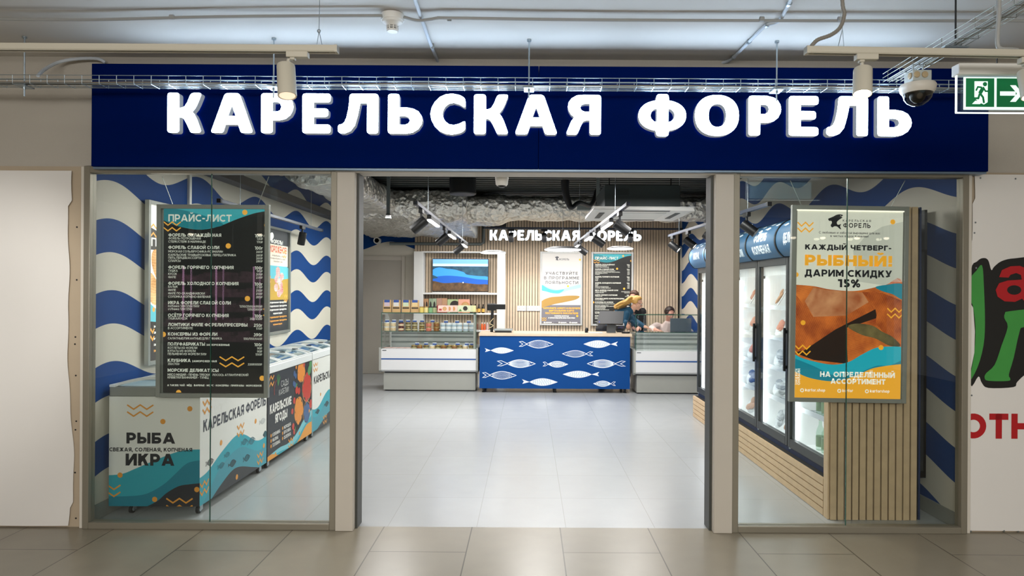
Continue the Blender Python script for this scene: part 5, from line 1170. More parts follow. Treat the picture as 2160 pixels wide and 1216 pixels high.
for k in range(2):
    for i in range(5):
        loc = (2.262 + .19, fr_e[0] + .16 + .105 * i, shelf_z(k)); lb = f'{ORD[i]} small bottle from the near end on the {SH[k]} of the nearest fridge'
        if first: bm_.location = loc; bm_['label'] = lb; bm_['group'] = 'bottles in the nearest fridge'; first = False
        else: dup(bm_, loc, lb, 'bottles in the nearest fridge')

# ================================================================ BACK WALL, COUNTER AND CASES
oakp = mat('oak_pale', '#d2bea4', .55, var=.12, scale=12)
a, _ = XZ(875, 560, 13.55); c, _ = XZ(1434, 560, 13.55)
zt0 = XZ(740, 512, 13.5)[1]
m = MB().box(a, c, 13.565, 13.598, 0, 3.28, gap)
slats(m, a, c, .0557, .0445, lambda p, q: m.box(p, q, 13.545, 13.57, 0, 3.28, oakp))
tag(m.build('slat_cladding'), 'full-height pale oak slat cladding behind the counter', 'wall cladding')
# sign on the back wall
yb = 13.53
seq = 'КАРЕЛЬСКАЯ ФОРЕЛЬ'; tot = sum(LW[ch] + 11 if ch != ' ' else 52 for ch in seq)
xa, zb_ = XZ(1033, 507, yb - .04); xb, _ = XZ(1353, 507, yb - .04); kx = (xb - xa) / (tot - 11); kz = 21.5 * yb / F / 100; X = xa
bl_face = mat('back_sign_face', '#f4f8ff', .4, 0, 3.0, (.82, .92, 1.0), 0); n_ = 0
for ch in seq:
    if ch == ' ': X += 52 * kx; n_ = 0; continue
    mn = min(p[0] for p in LET[ch][0])
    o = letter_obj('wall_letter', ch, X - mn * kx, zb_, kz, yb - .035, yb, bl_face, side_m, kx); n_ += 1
    wd = 'first' if X < xa + (xb - xa) * .6 else 'second'
    tag(o, f'small glowing {LN[ch]} letter, {ORD[n_ - 1]} of the {wd} word on the slatted wall', 'letter', 'small letters on the slatted wall'); X += (LW[ch] + 11) * kx

# shelving unit and screen
YU = 13.25
unit = thing('shelf_unit', 'tall white open shelf unit around the screen', 'shelf', PX(968, 740, YU)); wsh = mat('shelf_white', '#e2e2df', .45, var=.02)
for u0, u1 in ((873, 893), (1049, 1066)):
    x0, z1 = XZ(u0, 530.5, YU); x1, _ = XZ(u1, 530, YU); MB().box(x0, x1, YU, 13.54, 0, z1, wsh).build('upright', unit, bevel=.003)
x0, z1 = XZ(889, 530, YU); x1, _ = XZ(1053, 530, YU)
for v, th, nm in ((530.5, .025, 'top_rail'), (618, .035, 'shelf_board'), (661, .03, 'shelf_board'), (697, .03, 'shelf_board')):
    z = XZ(968, v, YU)[1]; MB().box(x0, x1, YU + .01, 13.54, z - th, z, wsh).build(nm, unit, bevel=.002)
SHZ = XZ(968, 661, YU)[1]; SHL = XZ(968, 697, YU)[1]
x0, z1 = XZ(913, 547, 13.4); x1, z0 = XZ(1029, 615, 13.4)
t = thing('television', 'wall-mounted flat screen showing a blue lake', 'television', ((x0 + x1) / 2, 13.4, z0))
MB().box(x0 - .012, x1 + .012, 13.41, 13.46, z0 - .015, z1 + .012, black_plastic).box((x0 + x1) / 2 - .2, (x0 + x1) / 2 + .2, 13.46, 13.545, z0 + .15, z1 - .15, black_plastic).build('case', t, bevel=.004)
g = MB(); Dd = Deco(g, planar((x0, 13.408, z0), (1, 0, 0), (0, 0, 1), (0, -1, 0)), .0006, (0, x1 - x0, 0, z1 - z0)); Wt_, Ht = x1 - x0, z1 - z0
sk1, sk2, wa1, wa2, fo1, fo2 = (backlit('screen_sky', '#6ea6e2', 1), backlit('screen_haze', '#b3cbea', 1), backlit('screen_water', '#2f86d6', 1), backlit('screen_deep_water', '#0d4fa6', 1), salmon_mat('screen_forest', '#0f2c44', '#2f5a6b', .9), salmon_mat('screen_autumn', '#221a14', '#6b4f30', .9))
Dd.rect(0, Wt_, 0, Ht, sk1, 0); Dd.rect(0, Wt_, Ht * .74, Ht * .86, sk2, 1); Dd.rect(0, Wt_, 0, Ht * .78, fo1, 2)
P = lambda pts: [(x * Wt_, y * Ht) for x, y in spline(pts, 5, True)]
Dd.poly(P([(-.02, .62), (.1, .74), (.25, .70), (.38, .68), (.55, .60), (.62, .52), (.8, .48), (1.02, .44), (1.02, .2), (.6, .2), (.3, .22), (-.02, .3)]), wa1, 3)
Dd.poly(P([(-.02, .4), (.2, .48), (.5, .46), (.8, .38), (1.02, .34), (1.02, .18), (.5, .2), (-.02, .22)]), wa2, 4)
Dd.poly(P([(-.02, .5), (.05, .47), (.09, .42), (.03, .39), (-.02, .4)]), fo1, 5); Dd.poly(P([(-.02, .3), (.2, .25), (.5, .27), (.8, .22), (1.02, .2), (1.02, -.05), (-.02, -.05)]), fo2, 5)
Dd.ell(.55 * Wt_, .27 * Ht, .012, .012, backlit('screen_white', '#dfe6ee', 1), 6, 10)
g.build('screen', t, smooth=False)
MB().box(x0 - .0, x1, 13.36, 13.40, z0 - .05, z0 - .02, wsh).build('sound_bar', t)

# posters on the back wall
YW = 13.517
def wall_poster(label, u0, u1, v0, v1, art):
    t = thing('wall_poster', label, 'poster', PX((u0 + u1) / 2, v1, YW)); x0, z1 = XZ(u0, v0, YW); x1, z0 = XZ(u1, v1, YW)
    f = MB(); w_ = .035
    for q in ((x0, x0 + w_, z0, z1), (x1 - w_, x1, z0, z1), (x0 + w_, x1 - w_, z1 - w_, z1), (x0 + w_, x1 - w_, z0, z0 + w_)): f.box(q[0], q[1], YW - .02, YW + .025, q[2], q[3], mat('poster_frame', '#c9cac8', .35, .2))
    f.build('frame', t, bevel=.002); b = MB(); art(b); b.build('print', t, smooth=False)
def art_price(b):
    x0, x1, y0, y1 = 1251.5, 1331, 536.5, 685
    fx = lambda u: x0 + (u - 344.5) / (561.6 - 344.5) * (x1 - x0); fy = lambda v: y0 + (-v - 438) / (829 - 438) * (y1 - y0)
    base_ = pxplane(1291, 610, YW - .012); price_print(Deco(b, lambda u, v, L: base_(fx(u), -fy(v), L), .0008))
def art_loyal(b):
    D = Deco(b, pxplane(1186, 610, YW - .012), .0008, (1143, 1225, -682, -535)); c0, c1, c2, c3, c4, c5 = backlit('loyal_paper', '#dcd9d4', .18), backlit('loyal_teal', '#56bcc8', .18), backlit('loyal_gold', '#b08a45', .18), backlit('loyal_grey', '#77757c', .18), backlit('loyal_ink', '#55565c', .18), backlit('loyal_pale', '#a9d7dc', .18)
    D.rect(1143, 1225, -683, -535, c0, 0)
    for i, s_ in enumerate(('УЧАСТВУЙТЕ', 'В ПРОГРАММЕ', 'ЛОЯЛЬНОСТИ')): D.text(s_, 1184.5, -580 - i * 9.8, 6.2, c4, .17, 4, 'C', (68, 74, 70)[i], sp=.28)
    D.poly([(x, -y) for x, y in spline([(1143, 601), (1160, 607), (1180, 611), (1200, 606), (1225, 600), (1225, 607), (1200, 613), (1180, 620), (1160, 617), (1143, 613)], 4, True)], c5, 1)
    D.poly([(x, -y) for x, y in spline([(1143, 602), (1156, 609), (1172, 613), (1190, 611), (1180, 619), (1165, 619), (1150, 615), (1143, 613)], 4, True)], c1, 2)
    D.rect(1143, 1225, -683, -644, c3, 1); D.poly([(x, -y) for x, y in spline([(1143, 636), (1160, 628), (1180, 626), (1200, 624), (1222, 625), (1215, 632), (1190, 638), (1170, 642), (1150, 648), (1143, 650)], 4, True)], c2, 3)
    for i, (s_, w_) in enumerate((('ЗАПОЛНИТЕ АНКЕТУ И ПОЛУЧИТЕ', 78), ('ВИРТУАЛЬНУЮ КАРТУ', 53), ('ПОСТОЯННОГО ПОКУПАТЕЛЯ', 69))): D.text(s_, 1185, -652.5 - i * 5.3, 3.6, O_, .25, 4, 'C', w_)
    for i, (s_, w_) in enumerate((('КОПИТЕ БОНУСЫ', 30), ('И ОПЛАЧИВАЙТЕ ИМИ ПОКУПКИ', 56))): D.text(s_, 1185, -668.5 - i * 4, 2.6, Wt, .2, 4, 'C', w_)
    for x in (1147, 1178, 1201): D.ell(x + 2, -681, 1.7, 1.7, Wt, 4, 10); D.rect(x + 5, x + 17, -682, -680, Wt, 4)
    D.zig(1143, -673, 10, 2, 4, 1, O_, 4); dots(D, [(1218, -667), (1223, -548), (1198, -604)], 2.2, O_, 4)
    D.poly([(x, -y) for x, y in [(1170, 543), (1175, 541), (1179, 543), (1176, 546), (1178, 550), (1172, 549), (1173, 546)]], c4, 4); D.text('ФОРЕЛЬ', 1179, -549.5, 4, c4, .18, 4, width=21, sp=.3)
wall_poster('white framed poster with teal wave and gold band on the slatted wall', 1139.5, 1228, 531, 687, art_loyal)
wall_poster('framed dark price list on the slatted wall behind the woman', 1247.5, 1335, 532, 688, art_price)
t = thing('socket_strip', 'row of white sockets on the slatted wall left of the posters', 'socket', PX(1115, 657, 13.53))
x0, z1 = XZ(1091, 645.5, 13.54); x1, z0 = XZ(1138, 656.5, 13.54)
for k in range(5):
    q = (x1 - x0) / 5; MB().box(x0 + k * q + (.01 if k > 1 else 0), x0 + (k + 1) * q - .003 + (.01 if k > 1 else 0), 13.525, 13.545, z0, z1, white_plastic).cyl((x0 + (k + .5) * q, 13.52, (z0 + z1) / 2), (x0 + (k + .5) * q, 13.526, (z0 + z1) / 2), .022, mat('socket_inner', '#c8c8c6', .4), n=14).build('socket', t, bevel=.002)

# counter
YC = 11.15; x0, zt = XZ(1010, 703, YC); x1, _ = XZ(1333, 703, YC); zt = .972
t = thing('sales_counter', 'blue sales counter with white fish drawings and an oak top', 'counter', ((x0 + x1) / 2, YC + .35, 0))
blue_c = mat('counter_blue', '#034284', .55, var=.02, spec=.18)
b = MB().box(x0 + .015, x1 - .03, YC, YC + .64, .07, zt - .045, blue_c)
D = Deco(b, (lambda f: (lambda u, v, L: f(990 + u / 6.171, -(700 - v / 6.171), L)))(pxplane(1165, 760, YC)), .0007); FW = mat('fish_white', '#e2edf7', .4, var=0)
for cx, cy, l, h, d, s_ in ((428, 250, 300, 80, 1, 'lines'), (915, 165, 348, 100, 1, 'scales'), (1662, 160, 355, 98, -1, 'lines'), (1368, 288, 313, 86, -1, 'scales'), (674, 420, 367, 102, 1, 'stripes'), (1154, 425, 268, 84, 1, 'dots'), (1721, 415, 368, 104, -1, 'stripes'), (438, 573, 347, 100, 1, 'scales'), (968, 658, 370, 97, 1, 'lines'), (1405, 555, 380, 92, -1, 'lines'), (1731, 675, 238, 78, -1, 'dots')):
    fish(D, cx, -cy, l, h, d, s_, FW, blue_c, 1, None, .34 if s_ == 'stripes' else .26 if s_ != 'dots' else .22)
b.build('cabinet', t, smooth=False)
MB().box(x0, x1, YC - .02, YC + .68, zt - .045, zt, oakp).build('counter_top', t, bevel=.004)
for x in (x0 + .08, (x0 + x1) / 2 + .0, x1 - .1):
    for y in (YC + .07, YC + .55): MB().lathe([(.028, 0), (.028, .012), (.018, .018), (.022, .05), (.03, .072)], black_plastic, n=14, o=(x, y, 0)).build('leg', t)

# refrigerated display cases
case_w, case_g, case_s = mat('case_white', '#d7d8d8', .35, var=.01), mat('case_grey', '#9c9d96', .4, var=.03), mat('case_steel', '#c9cdcb', .35, .15, var=.04)
def case(label, x0, x1, Y, sh):
    t = thing('display_case', label, 'display case', ((x0 + x1) / 2, Y + .4, 0)); D_ = .78
    zg, zt, zb, zp = .70, 1.295, .325, .30
    MB().box(x0 + .03, x1 - .01, Y + .06, Y + D_ - .05, .02, zp, case_g).build('plinth', t, bevel=.003)
    MB().box(x0 + .05, x1 - .03, Y + .09, Y + D_ - .08, .0, .02, black_plastic).box(x0 + .05, x1 - .03, Y + .05, Y + D_ - .08, zp, zb, black_plastic).build('foot_gap', t)
    f = MB()
    f.prism([(Y + .0, zb + .03), (Y + .03, zb), (Y + .12, zb), (Y + .12, zg), (Y + .0, zg)], 'x', x0, x1, case_w); f.box(x0, x1, Y + .12, Y + D_, zb, zg - .06, case_w)
    f.box(x0, x1, Y - .004, Y, .525, .545, mat('stripe_blue', '#1c4f93', .4)).box(x0 + .02, x0 + .085, Y - .003, Y, zg - .032, zg - .02, mat('badge_dark', '#3b4046', .4)); f.build('front_panel', t, ang=.5)
    for a in (x0 - .035, x1 + .001): MB().prism([(Y - .005, zb + .02), (Y + .03, zb - .015), (Y + D_, zb - .015), (Y + D_, zg + .02), (Y - .005, zg + .02)], 'x', a, a + .034, case_g).build('end_panel', t, bevel=.006)
    MB().box(x0 + .01, x1 - .01, Y + .1, Y + D_ - .1, zg - .06, zg - .02, case_s).build('deck', t)
    bk_ = MB(); bk_.box(x0 + .02, x1 - .02, Y + D_ - .09, Y + D_ - .06, zg - .06, zg + .26, case_s)
    for z in (zg + .05, zg + .14, zg + .2): bk_.box(x0 + .02, x1 - .02, Y + D_ - .1, Y + D_ - .09, z, z + .03, mat('case_slot', '#838a88', .5))
    bk_.build('back_panel', t)
    for z, nm in ((zg - .0, 'front_glass'),):
        MB().box(x0 + .004, x1 - .004, Y + .012, Y + .019, zg, zt - .008, case_glass).build(nm, t, smooth=False)
    for a in (x0 + .0, x1 - .007): MB().prism([(Y + .02, zg), (Y + D_ - .06, zg), (Y + D_ - .06, zt - .16), (Y + .42, zt - .008), (Y + .02, zt - .008)], 'x', a, a + .006, case_glass).build('side_glass', t, smooth=False)
    MB().box(x0 - .002, x1 + .002, Y + .008, Y + .44, zt - .008, zt, case_glass).box(x0 - .002, x1 + .002, Y + .004, Y + .0085, zt - .010, zt + .002, glass_edge).build('top_glass', t, smooth=False)
    e = MB()
    for a in (x0 - .002, x1 - .006): e.box(a, a + .008, Y + .006, Y + .014, zg, zt - .008, glass_edge)
    e.build('glass_edge', t, smooth=False)
    MB().box(x1 - .045, x1 - .006, Y + .022, Y + .06, zg, zt - .01, case_g).build('corner_post', t)
    MB().box(x0 + .03, x1 - .03, Y + .10, Y + .5, sh - .008, sh, case_glass).box(x0 + .03, x1 - .03, Y + .097, Y + .1005, sh - .009, sh + .001, glass_edge).build('glass_shelf', t, smooth=False)
    for x in (x0 + .05, x1 - .07): MB().box(x, x + .012, Y + .5, Y + .53, zg - .02, sh + .02, case_s).build('shelf_upright', t)
    return (x0, x1, Y, zg - .02, zt, sh)
xa, _ = XZ(804, 740, 11.22); xb, _ = XZ(1004, 740, 11.22)
CL = case('glass-topped white refrigerated display case left of the blue counter, full of jars', xa, xb, 11.22, .985)
xa, _ = XZ(1341, 740, 11.05)
CR = case('empty glass-topped white display case right of the blue counter', xa, xa + 1.25, 11.05, 1.0)

# jars, pouches, boxes
def jar_master(name, prof_, body, lid, zl, rl, label_m=None, zz=None):
    t = thing(name, 'x', 'jar', (0, 0, 0)); MB().lathe(prof_, body, n=18).build('body', t)
    MB().lathe([(0, zl), (rl, zl), (rl, zl + .014), (rl * .9, zl + .017), (0, zl + .017)], lid, n=18).build('lid', t)
    if label_m: r_ = max(p[0] for p in prof_) + .0008; MB().lathe([(r_, zz[0]), (r_, zz[1])], label_m, n=18).build('label_band', t)
    return t
gold, whl, dkl = mat('lid_gold', '#b79a5a', .3, .6), mat('lid_white', '#dfe0de', .35), mat('lid_dark', '#1c1d1f', .35)
JW = .047
jp = [(.0, 0), (JW * .9, .0), (JW, .008), (JW, .048), (JW * .9, .056)]
JM = {'cream': jar_master('jar', jp, mat('jar_cream', '#d8bf96', .2, var=.3, scale=40), whl, .056, JW * .95), 'red': jar_master('jar', jp, mat('jar_red', '#8e2f17', .2, var=.3, scale=40), dkl, .056, JW * .95, mat('jar_label_cream', '#ddc9a2', .5), (.012, .042)),
      'olive': jar_master('jar', jp, mat('jar_olive', '#5b4d27', .2, var=.4, scale=40), gold, .056, JW * .95, mat('jar_label_pale', '#b9ab7d', .5), (.014, .036)), 'pink': jar_master('jar', jp, mat('jar_pink', '#c96a52', .3, var=.4, scale=50), gold, .056, JW * .95),
      'amber': jar_master('jar', jp, mat('jar_amber', '#8a5a2c', .2, var=.3, scale=40), gold, .056, JW * .95)}
PM = jar_master('pot', [(.0, 0), (JW * .92, 0), (JW, .05), (JW, .052)], mat('pot_white', '#d8dcdd', .35), mat('pot_lid', '#e6e8e8', .3), .052, JW, mat('pot_print', '#9fb2bd', .4, var=.3, scale=50), (.012, .036))
used = set()
def put(mk, master, loc, label, group):
    if id(master) not in used: used.add(id(master)); master.location = loc; master['label'] = label; master['group'] = group
    else: dup(master, loc, label, group)
cx0, cx1, cY, cdk, ctp, csh = CL
colr = ['cream', 'cream', 'red', 'olive', 'olive', 'olive', 'pink', 'amber']
nm_ = {'cream': 'jar of cream paste', 'red': 'red jar with a dark lid', 'olive': 'olive jar with a gold lid', 'pink': 'pink striped jar with a gold lid', 'amber': 'amber jar with a gold lid'}
zx = [215, 325, 465, 590, 705, 830, 950, 1085, 1200, 1300, 1395, 1490, 1600, 1705]; YJ = cY + .2
for i, q in enumerate(zx):
    x = XZ(790 + q / 8.31, 700, YJ)[0]
    for lv in range(2):
        h = .0735 if i < 8 else .0695; z = csh + .0005 + lv * h; lay = 'lower' if lv == 0 else 'upper'
        if i < 8: put('j', JM[colr[i]], (x, YJ, z), f'{nm_[colr[i]]}, {lay} in the {ORD[i]} glass-shelf stack from the left', 'jars on the glass shelf')
        else: put('p', PM, (x, YJ, z), f'white tub with a lid, {lay} layer of the {ORD[i]} stack on the glass shelf', 'tubs on the glass shelf')
tagb, tagw = mat('tag_blue', '#2f4f95', .5, var=.02), mat('tag_white', '#dfe2e4', .5)
def tag_master():
    t = thing('price_tag', 'x', 'price tag', (0, 0, 0)); MB().box(-.033, .033, -.002, .002, 0, .036, tagb).box(-.033, .033, .0021, .012, 0, .002, tagw).build('card', t); MB().box(-.033, .033, -.003, -.0021, .028, .04, tagw).build('header', t); return t
TG = tag_master(); tu = lambda loc, lb, gr: put('t', TG, loc, lb, gr)
for i, q in enumerate([228, 348, 470, 593, 708, 838, 1020, 1255, 1450, 1655]):
    x = XZ(790 + q / 8.31, 680, YJ)[0]; top = csh + (.0735 if i < 7 else .0695) * 2 + .001; tu((x, YJ - .02, top), f'blue and white price tag standing on the upper jars, {ORD[i]} from the left', 'tags on the shelf jars')
for i, q in enumerate([690, 790, 900, 1010, 1110, 1210, 1310, 1400, 1490, 1590, 1700]):
    x = XZ(790 + q / 8.31, 730, cY + .16)[0]; k = ('olive', 'amber', 'olive', 'cream', 'olive', 'amber')[i % 6]
    put('j', JM[k], (x, cY + .18, cdk + .0005), f'{nm_[k]}, {ORD[i]} from the left on the lower deck', 'jars on the lower deck')
for i, q in enumerate([740, 900, 1050, 1258, 1455, 1615, 1708]): tu((XZ(790 + q / 8.31, 725, cY + .13)[0], cY + .16, cdk + .075), f'blue price tag over the lower deck jars, {ORD[i]} from the left', 'tags on the lower deck')
slab = salmon_mat('fish_slices', '#a9503a', '#ead9d3', .1)
for i, (q, w_) in enumerate(((232, .1), (352, .1), (472, .1), (590, .1))):
    x = XZ(790 + q / 8.31, 733, cY + .2)[0]; t = thing('sliced_fish_pack', f'flat vacuum pack of pink sliced fish, {ORD[i]} from the left on the lower deck', 'fish package', (x, cY + .22, cdk + .0005), 'flat packs on the lower deck')
    MB().box(x - w_ / 2, x + w_ / 2, cY + .14, cY + .32, cdk + .0005, cdk + .012, mat('tray_white', '#dcdfe0', .3)).build('tray', t, bevel=.003); b = MB()
    for k in range(4): b.ball((x + .028 * (k - 1.5), cY + .22, cdk + .018), (.024, .07, .009), slab, 10)
    b.build('contents', t)
kraft = mat('kraft_paper', '#c4a06a', .6, var=.08)
for i, (q, colm) in enumerate(((225, '#c9b6bd'), (385, '#d3cfc6'), (555, '#c3cfae'), (712, '#dcc28d'))):
    Yk = cY + .2; x, _ = XZ(790 + q / 8.31, 658, Yk); t = thing('kraft_pouch', 'kraft paper pouch with a ' + ('pale pink', 'white', 'pale green', 'sandy')[i] + f' label, {ORD[i]} from the left on the glass top', 'pouch', (x, Yk, ctp + .0005), 'pouches on the left case')
    w_, hh2 = .067, .205; z = ctp + .0005
    MB().rings([[(x - w_, Yk - .03, z), (x + w_, Yk - .03, z), (x + w_, Yk + .03, z), (x - w_, Yk + .03, z)], [(x - w_, Yk - .028, z + .1), (x + w_, Yk - .028, z + .1), (x + w_, Yk + .028, z + .1), (x - w_, Yk + .028, z + .1)], [(x - w_ * .96, Yk - .004, z + hh2), (x + w_ * .96, Yk - .004, z + hh2), (x + w_ * .96, Yk + .004, z + hh2), (x - w_ * .96, Yk + .004, z + hh2)]], kraft).build('bag', t, bevel=.002)
    f = lambda a, c_, u0, u1, m_, nm: MB().add([(x + u0, Yk - .0295 + .026 * max(0, (a - .1) / .105) - .002, z + a), (x + u1, Yk - .0295 + .026 * max(0, (a - .1) / .105) - .002, z + a), (x + u1, Yk - .0295 + .026 * max(0, (c_ - .1) / .105) - .002, z + c_), (x + u0, Yk - .0295 + .026 * max(0, (c_ - .1) / .105) - .002, z + c_)], [(0, 1, 2, 3)], m_)
    g = MB().box(x - .045, x + .045, Yk - .034, Yk - .0302, z + .1, z + .165, mat('pouch_label_' + colm[1:], colm, .5)).box(x - .045, x + .045, Yk - .034, Yk - .0302, z + .165, z + .207, tagb); g.build('label_card', t)
    MB().box(x - .055, x + .055, Yk - .0325, Yk - .0302, z + .062, z + .085, mat('pouch_print', '#3a2f22', .5)).build('printed_band', t)
Yk = cY + .16
for i, (q, b_, l_, tag_) in enumerate(((825, '#d9c368', gold, 'yellow jar with a gold lid'), (905, '#e0d08e', gold, 'pale yellow jar with a gold lid'), (985, '#7fae7d', dkl, 'green labelled jar with a black lid'), (1055, '#a9b184', dkl, 'sage labelled jar with a black lid'))):
    x = XZ(790 + q / 8.31, 658, Yk)[0]; t = thing('jar', f'{tag_}, {ORD[i]} jar right of the kraft pouches', 'jar', (x, Yk, ctp + .0005), 'jars on the glass top')
    o = (x, Yk, ctp + .0005); MB().lathe([(0, 0), (.037, 0), (.039, .006), (.039, .075), (.03, .085)], mat('jar_top_' + b_[1:], b_, .3, var=.1), n=16, o=o).build('body', t); MB().lathe([(0, .085), (.033, .085), (.033, .1), (0, .102)], l_, n=16, o=o).build('lid', t)
def carton(label, u0, u1, v0, v1, Y, d, col, art, group):
    x0, z1 = XZ(u0, v0, Y); x1, z0 = XZ(u1, v1, Y); t = thing('carton', label, 'box', ((x0 + x1) / 2, Y + d / 2, z0), group)
    c_ = mat('carton_' + col[1:], col, .5, var=.02); b = MB().box(x0, x1, Y, Y + d, z0, z1, c_); b.build('carton_body', t, bevel=.002)
    b = MB(); D = Deco(b, planar((x0, Y, z0), (1, 0, 0), (0, 0, 1), (0, -1, 0)), .0008, (0, x1 - x0, 0, z1 - z0)); art(D, x1 - x0, z1 - z0); b.build('carton_print', t, smooth=False); return t
ctan, cdark, cberry, cgreen = mat('art_tan', '#c98f57', .5, var=.2), mat('art_dark', '#29211d', .5, var=.2), mat('art_berry', '#a92c2c', .5, var=.2), mat('art_green', '#4f7a3b', .5, var=.2)
def a_cookie(D, w_, h): D.ell(w_ * .62, h * .5, h * .32, h * .32, ctan, 1); D.ell(w_ * .62, h * .5, h * .2, h * .24, cdark if False else kraft, 2); D.rect(w_ * .1, w_ * .35, h * .22, h * .5, cberry, 1)
def a_half(D, w_, h): D.ell(w_ * .2, h * .5, h * .2, h * .32, ctan, 1)
def a_cone(D, w_, h): D.ell(w_ * .7, h * .55, h * .36, h * .36, cdark, 1); D.poly([(w_ * .1, h * .1), (w_ * .4, h * .1), (w_ * .25, h * .5)], cgreen, 1)
def a_win(D, w_, h): D.ell(w_ * .5, h * .5, w_ * .28, h * .3, cdark, 1)
def a_berry(D, w_, h):
    for k in range(4): D.ell(w_ * (.2 + .2 * k), h * (.3 + .1 * (k % 2)), h * .14, h * .14, cberry, 1)
zc = lambda q: 790 + q / 8.31
vb = CV - (ctp + .0008 - H) / (cY + .1) * F
yy = lambda q: 610 + q / 8.31
carton('long pink cookie carton at the front edge of the left case top', zc(1112), zc(1300), yy(290), yy(404), cY + .06, .12, '#e6c4b6', a_cookie, 'cartons on the left case')
carton('pink cookie carton second in the front row, right of the first', zc(1302), zc(1375), yy(290), yy(404), cY + .062, .12, '#e8c9bb', a_half, 'cartons on the left case')
carton('pink cookie carton third in the front row, left of the green cartons', zc(1377), zc(1452), yy(290), yy(404), cY + .064, .12, '#e3c0b0', a_half, 'cartons on the left case')
carton('pale green cone carton in the front row with a blue emblem', zc(1454), zc(1650), yy(290), yy(404), cY + .06, .12, '#ccd3b0', a_cone, 'cartons on the left case')
carton('narrow pale green carton at the front right end', zc(1652), zc(1690), yy(292), yy(404), cY + .062, .12, '#d3d6b2', lambda D, w_, h: None, 'cartons on the left case')
carton('narrow yellow green carton second from the front right end', zc(1692), zc(1728), yy(292), yy(404), cY + .064, .12, '#cfd3a2', lambda D, w_, h: None, 'cartons on the left case')
carton('narrow yellow green carton at the very right corner of the case top', zc(1730), zc(1770), yy(292), yy(404), cY + .066, .12, '#d6d59a', lambda D, w_, h: None, 'cartons on the left case')
Ys = YU + .04; zsu = lambda lo: CV - 0
def on_shelf(lb, q0, q1, qtop, col, art, k): 
    u0, u1 = zc(q0), zc(q1); vt = yy(qtop); vb_ = CV - (SHZ + .001 - H) * F / Ys + (u0 - CU) * sa
    carton(lb, u0, u1, vt, vb_, Ys + .003 * k, .1, col, art, 'goods on the shelf unit')
on_shelf('brown window pouch carton at the left end of the shelf unit', 859, 884, 172, '#a67f5c', a_win, 0); on_shelf('brown window carton second from the left of the shelf unit', 884, 945, 172, '#b0875f', a_win, 1)
on_shelf('sage window carton third from the left of the shelf unit', 955, 1012, 168, '#93a58a', a_win, 2); on_shelf('sage window carton fourth from the left of the shelf unit', 1016, 1082, 168, '#9fae93', a_win, 3)
on_shelf('berry print carton left of the green one on the shelf unit', 1088, 1180, 162, '#b58d78', a_berry, 4); on_shelf('berry print carton touching the green cone carton', 1184, 1272, 162, '#b98f6c', a_berry, 5)
on_shelf('green cone carton in the back row of the shelf unit', 1278, 1462, 182, '#a8b887', a_cone, 6); on_shelf('orange red cookie carton in the back row of the shelf unit', 1468, 1668, 180, '#dca189', a_cookie, 7)
blab = mat('honey_label', '#d3a64c', .5, var=.1); bot = mat('dark_bottle', '#1a1511', .2)
n_ = 0
for r_, (zb2, qs) in enumerate(((SHZ + .001 + .0, (1700, 1765, 1830, 1905)),)):
    for q in qs:
        x = XZ(zc(q), 650, Ys + .05)[0]; n_ += 1; t = thing('honey_bottle', f'dark bottle with a gold label, {ORD[n_ - 1]} from the left beside the scale on the shelf', 'bottle', (x, Ys + .05, zb2), 'dark bottles on the shelf unit'); o = (x, Ys + .05, zb2)
        MB().lathe([(0, 0), (.03, 0), (.031, .09), (.02, .12), (.012, .14), (.012, .15)], bot, n=14, o=o).build('glass_body', t); MB().lathe([(.0316, .02), (.0316, .085)], blab, n=14, o=o).build('label_band', t); MB().lathe([(0, .15), (.014, .15), (.014, .17), (0, .171)], bot, n=12, o=o).build('cap', t)
for i, q in enumerate((1805, 1885, 1930, 1978)):
    x = XZ(zc(q), 690, Ys + .05)[0]; t = thing('juice_bottle', f'small {("red", "orange", "deep orange", "pale pink")[i]} drink bottle on the lower shelf behind the scale', 'bottle', (x, Ys + .05, SHL + .001), 'drinks on the lower shelf'); o = (x, Ys + .05, SHL + .001)
    MB().lathe([(0, 0), (.021, 0), (.022, .08), (.014, .115), (.012, .125)], mat('juice_' + str(i), ('#c2452f', '#d9622b', '#cf5a33', '#c9a9a6')[i], .25), n=12, o=o).build('body', t); MB().lathe([(0, .125), (.013, .125), (.013, .145), (0, .146)], whl, n=12, o=o).build('cap', t)

# things on the counter
ztc = .972
t = thing('weighing_scale', 'shop scale with a tall black post at the left end of the counter', 'scale', PX(1060, 703, YC + .3)); Yq = YC + .3; o = XZ(1060, 700, Yq)[0]
MB().box(o - .14, o + .17, Yq - .15, Yq + .15, ztc + .03, ztc + .055, steel).build('tray', t, bevel=.004); MB().box(o - .12, o + .15, Yq - .13, Yq + .13, ztc + .0005, ztc + .03, black_plastic).build('base', t, bevel=.004)
px_ = XZ(1037, 690, Yq)[0]; zt_ = XZ(1040, 662, Yq)[1]
MB().tube([(px_, Yq + .0, ztc + .001), (px_ + .005, Yq, ztc + .1), (px_ + .01, Yq, zt_), (px_ + .012, Yq, zt_ + .10)], .024, black_plastic, 12).build('post', t)
zh = XZ(1045, 648, Yq)[1]
T = Matrix.Translation((px_ + .06, Yq - .02, zh)) @ Matrix.Rotation(.25, 4, 'X'); MB().box(-.02, .17, -.03, .0, -.035, .05, black_plastic, T).build('display', t, bevel=.004); MB().box(-.13, .02, -.02, .05, -.06, .05, black_plastic, T).build('printer_head', t, bevel=.01)
P = catm3([(px_ + .03, Yq - .03, zt_ - .08), (px_ - .03, Yq - .06, zt_ - .16), (px_ + .03, Yq - .06, zt_ - .2), (px_ - .06, Yq - .05, ztc + .06)], 6); MB().tube(P, .005, mat('cream_cable', '#d6c59a', .5), 6).build('cable', t)
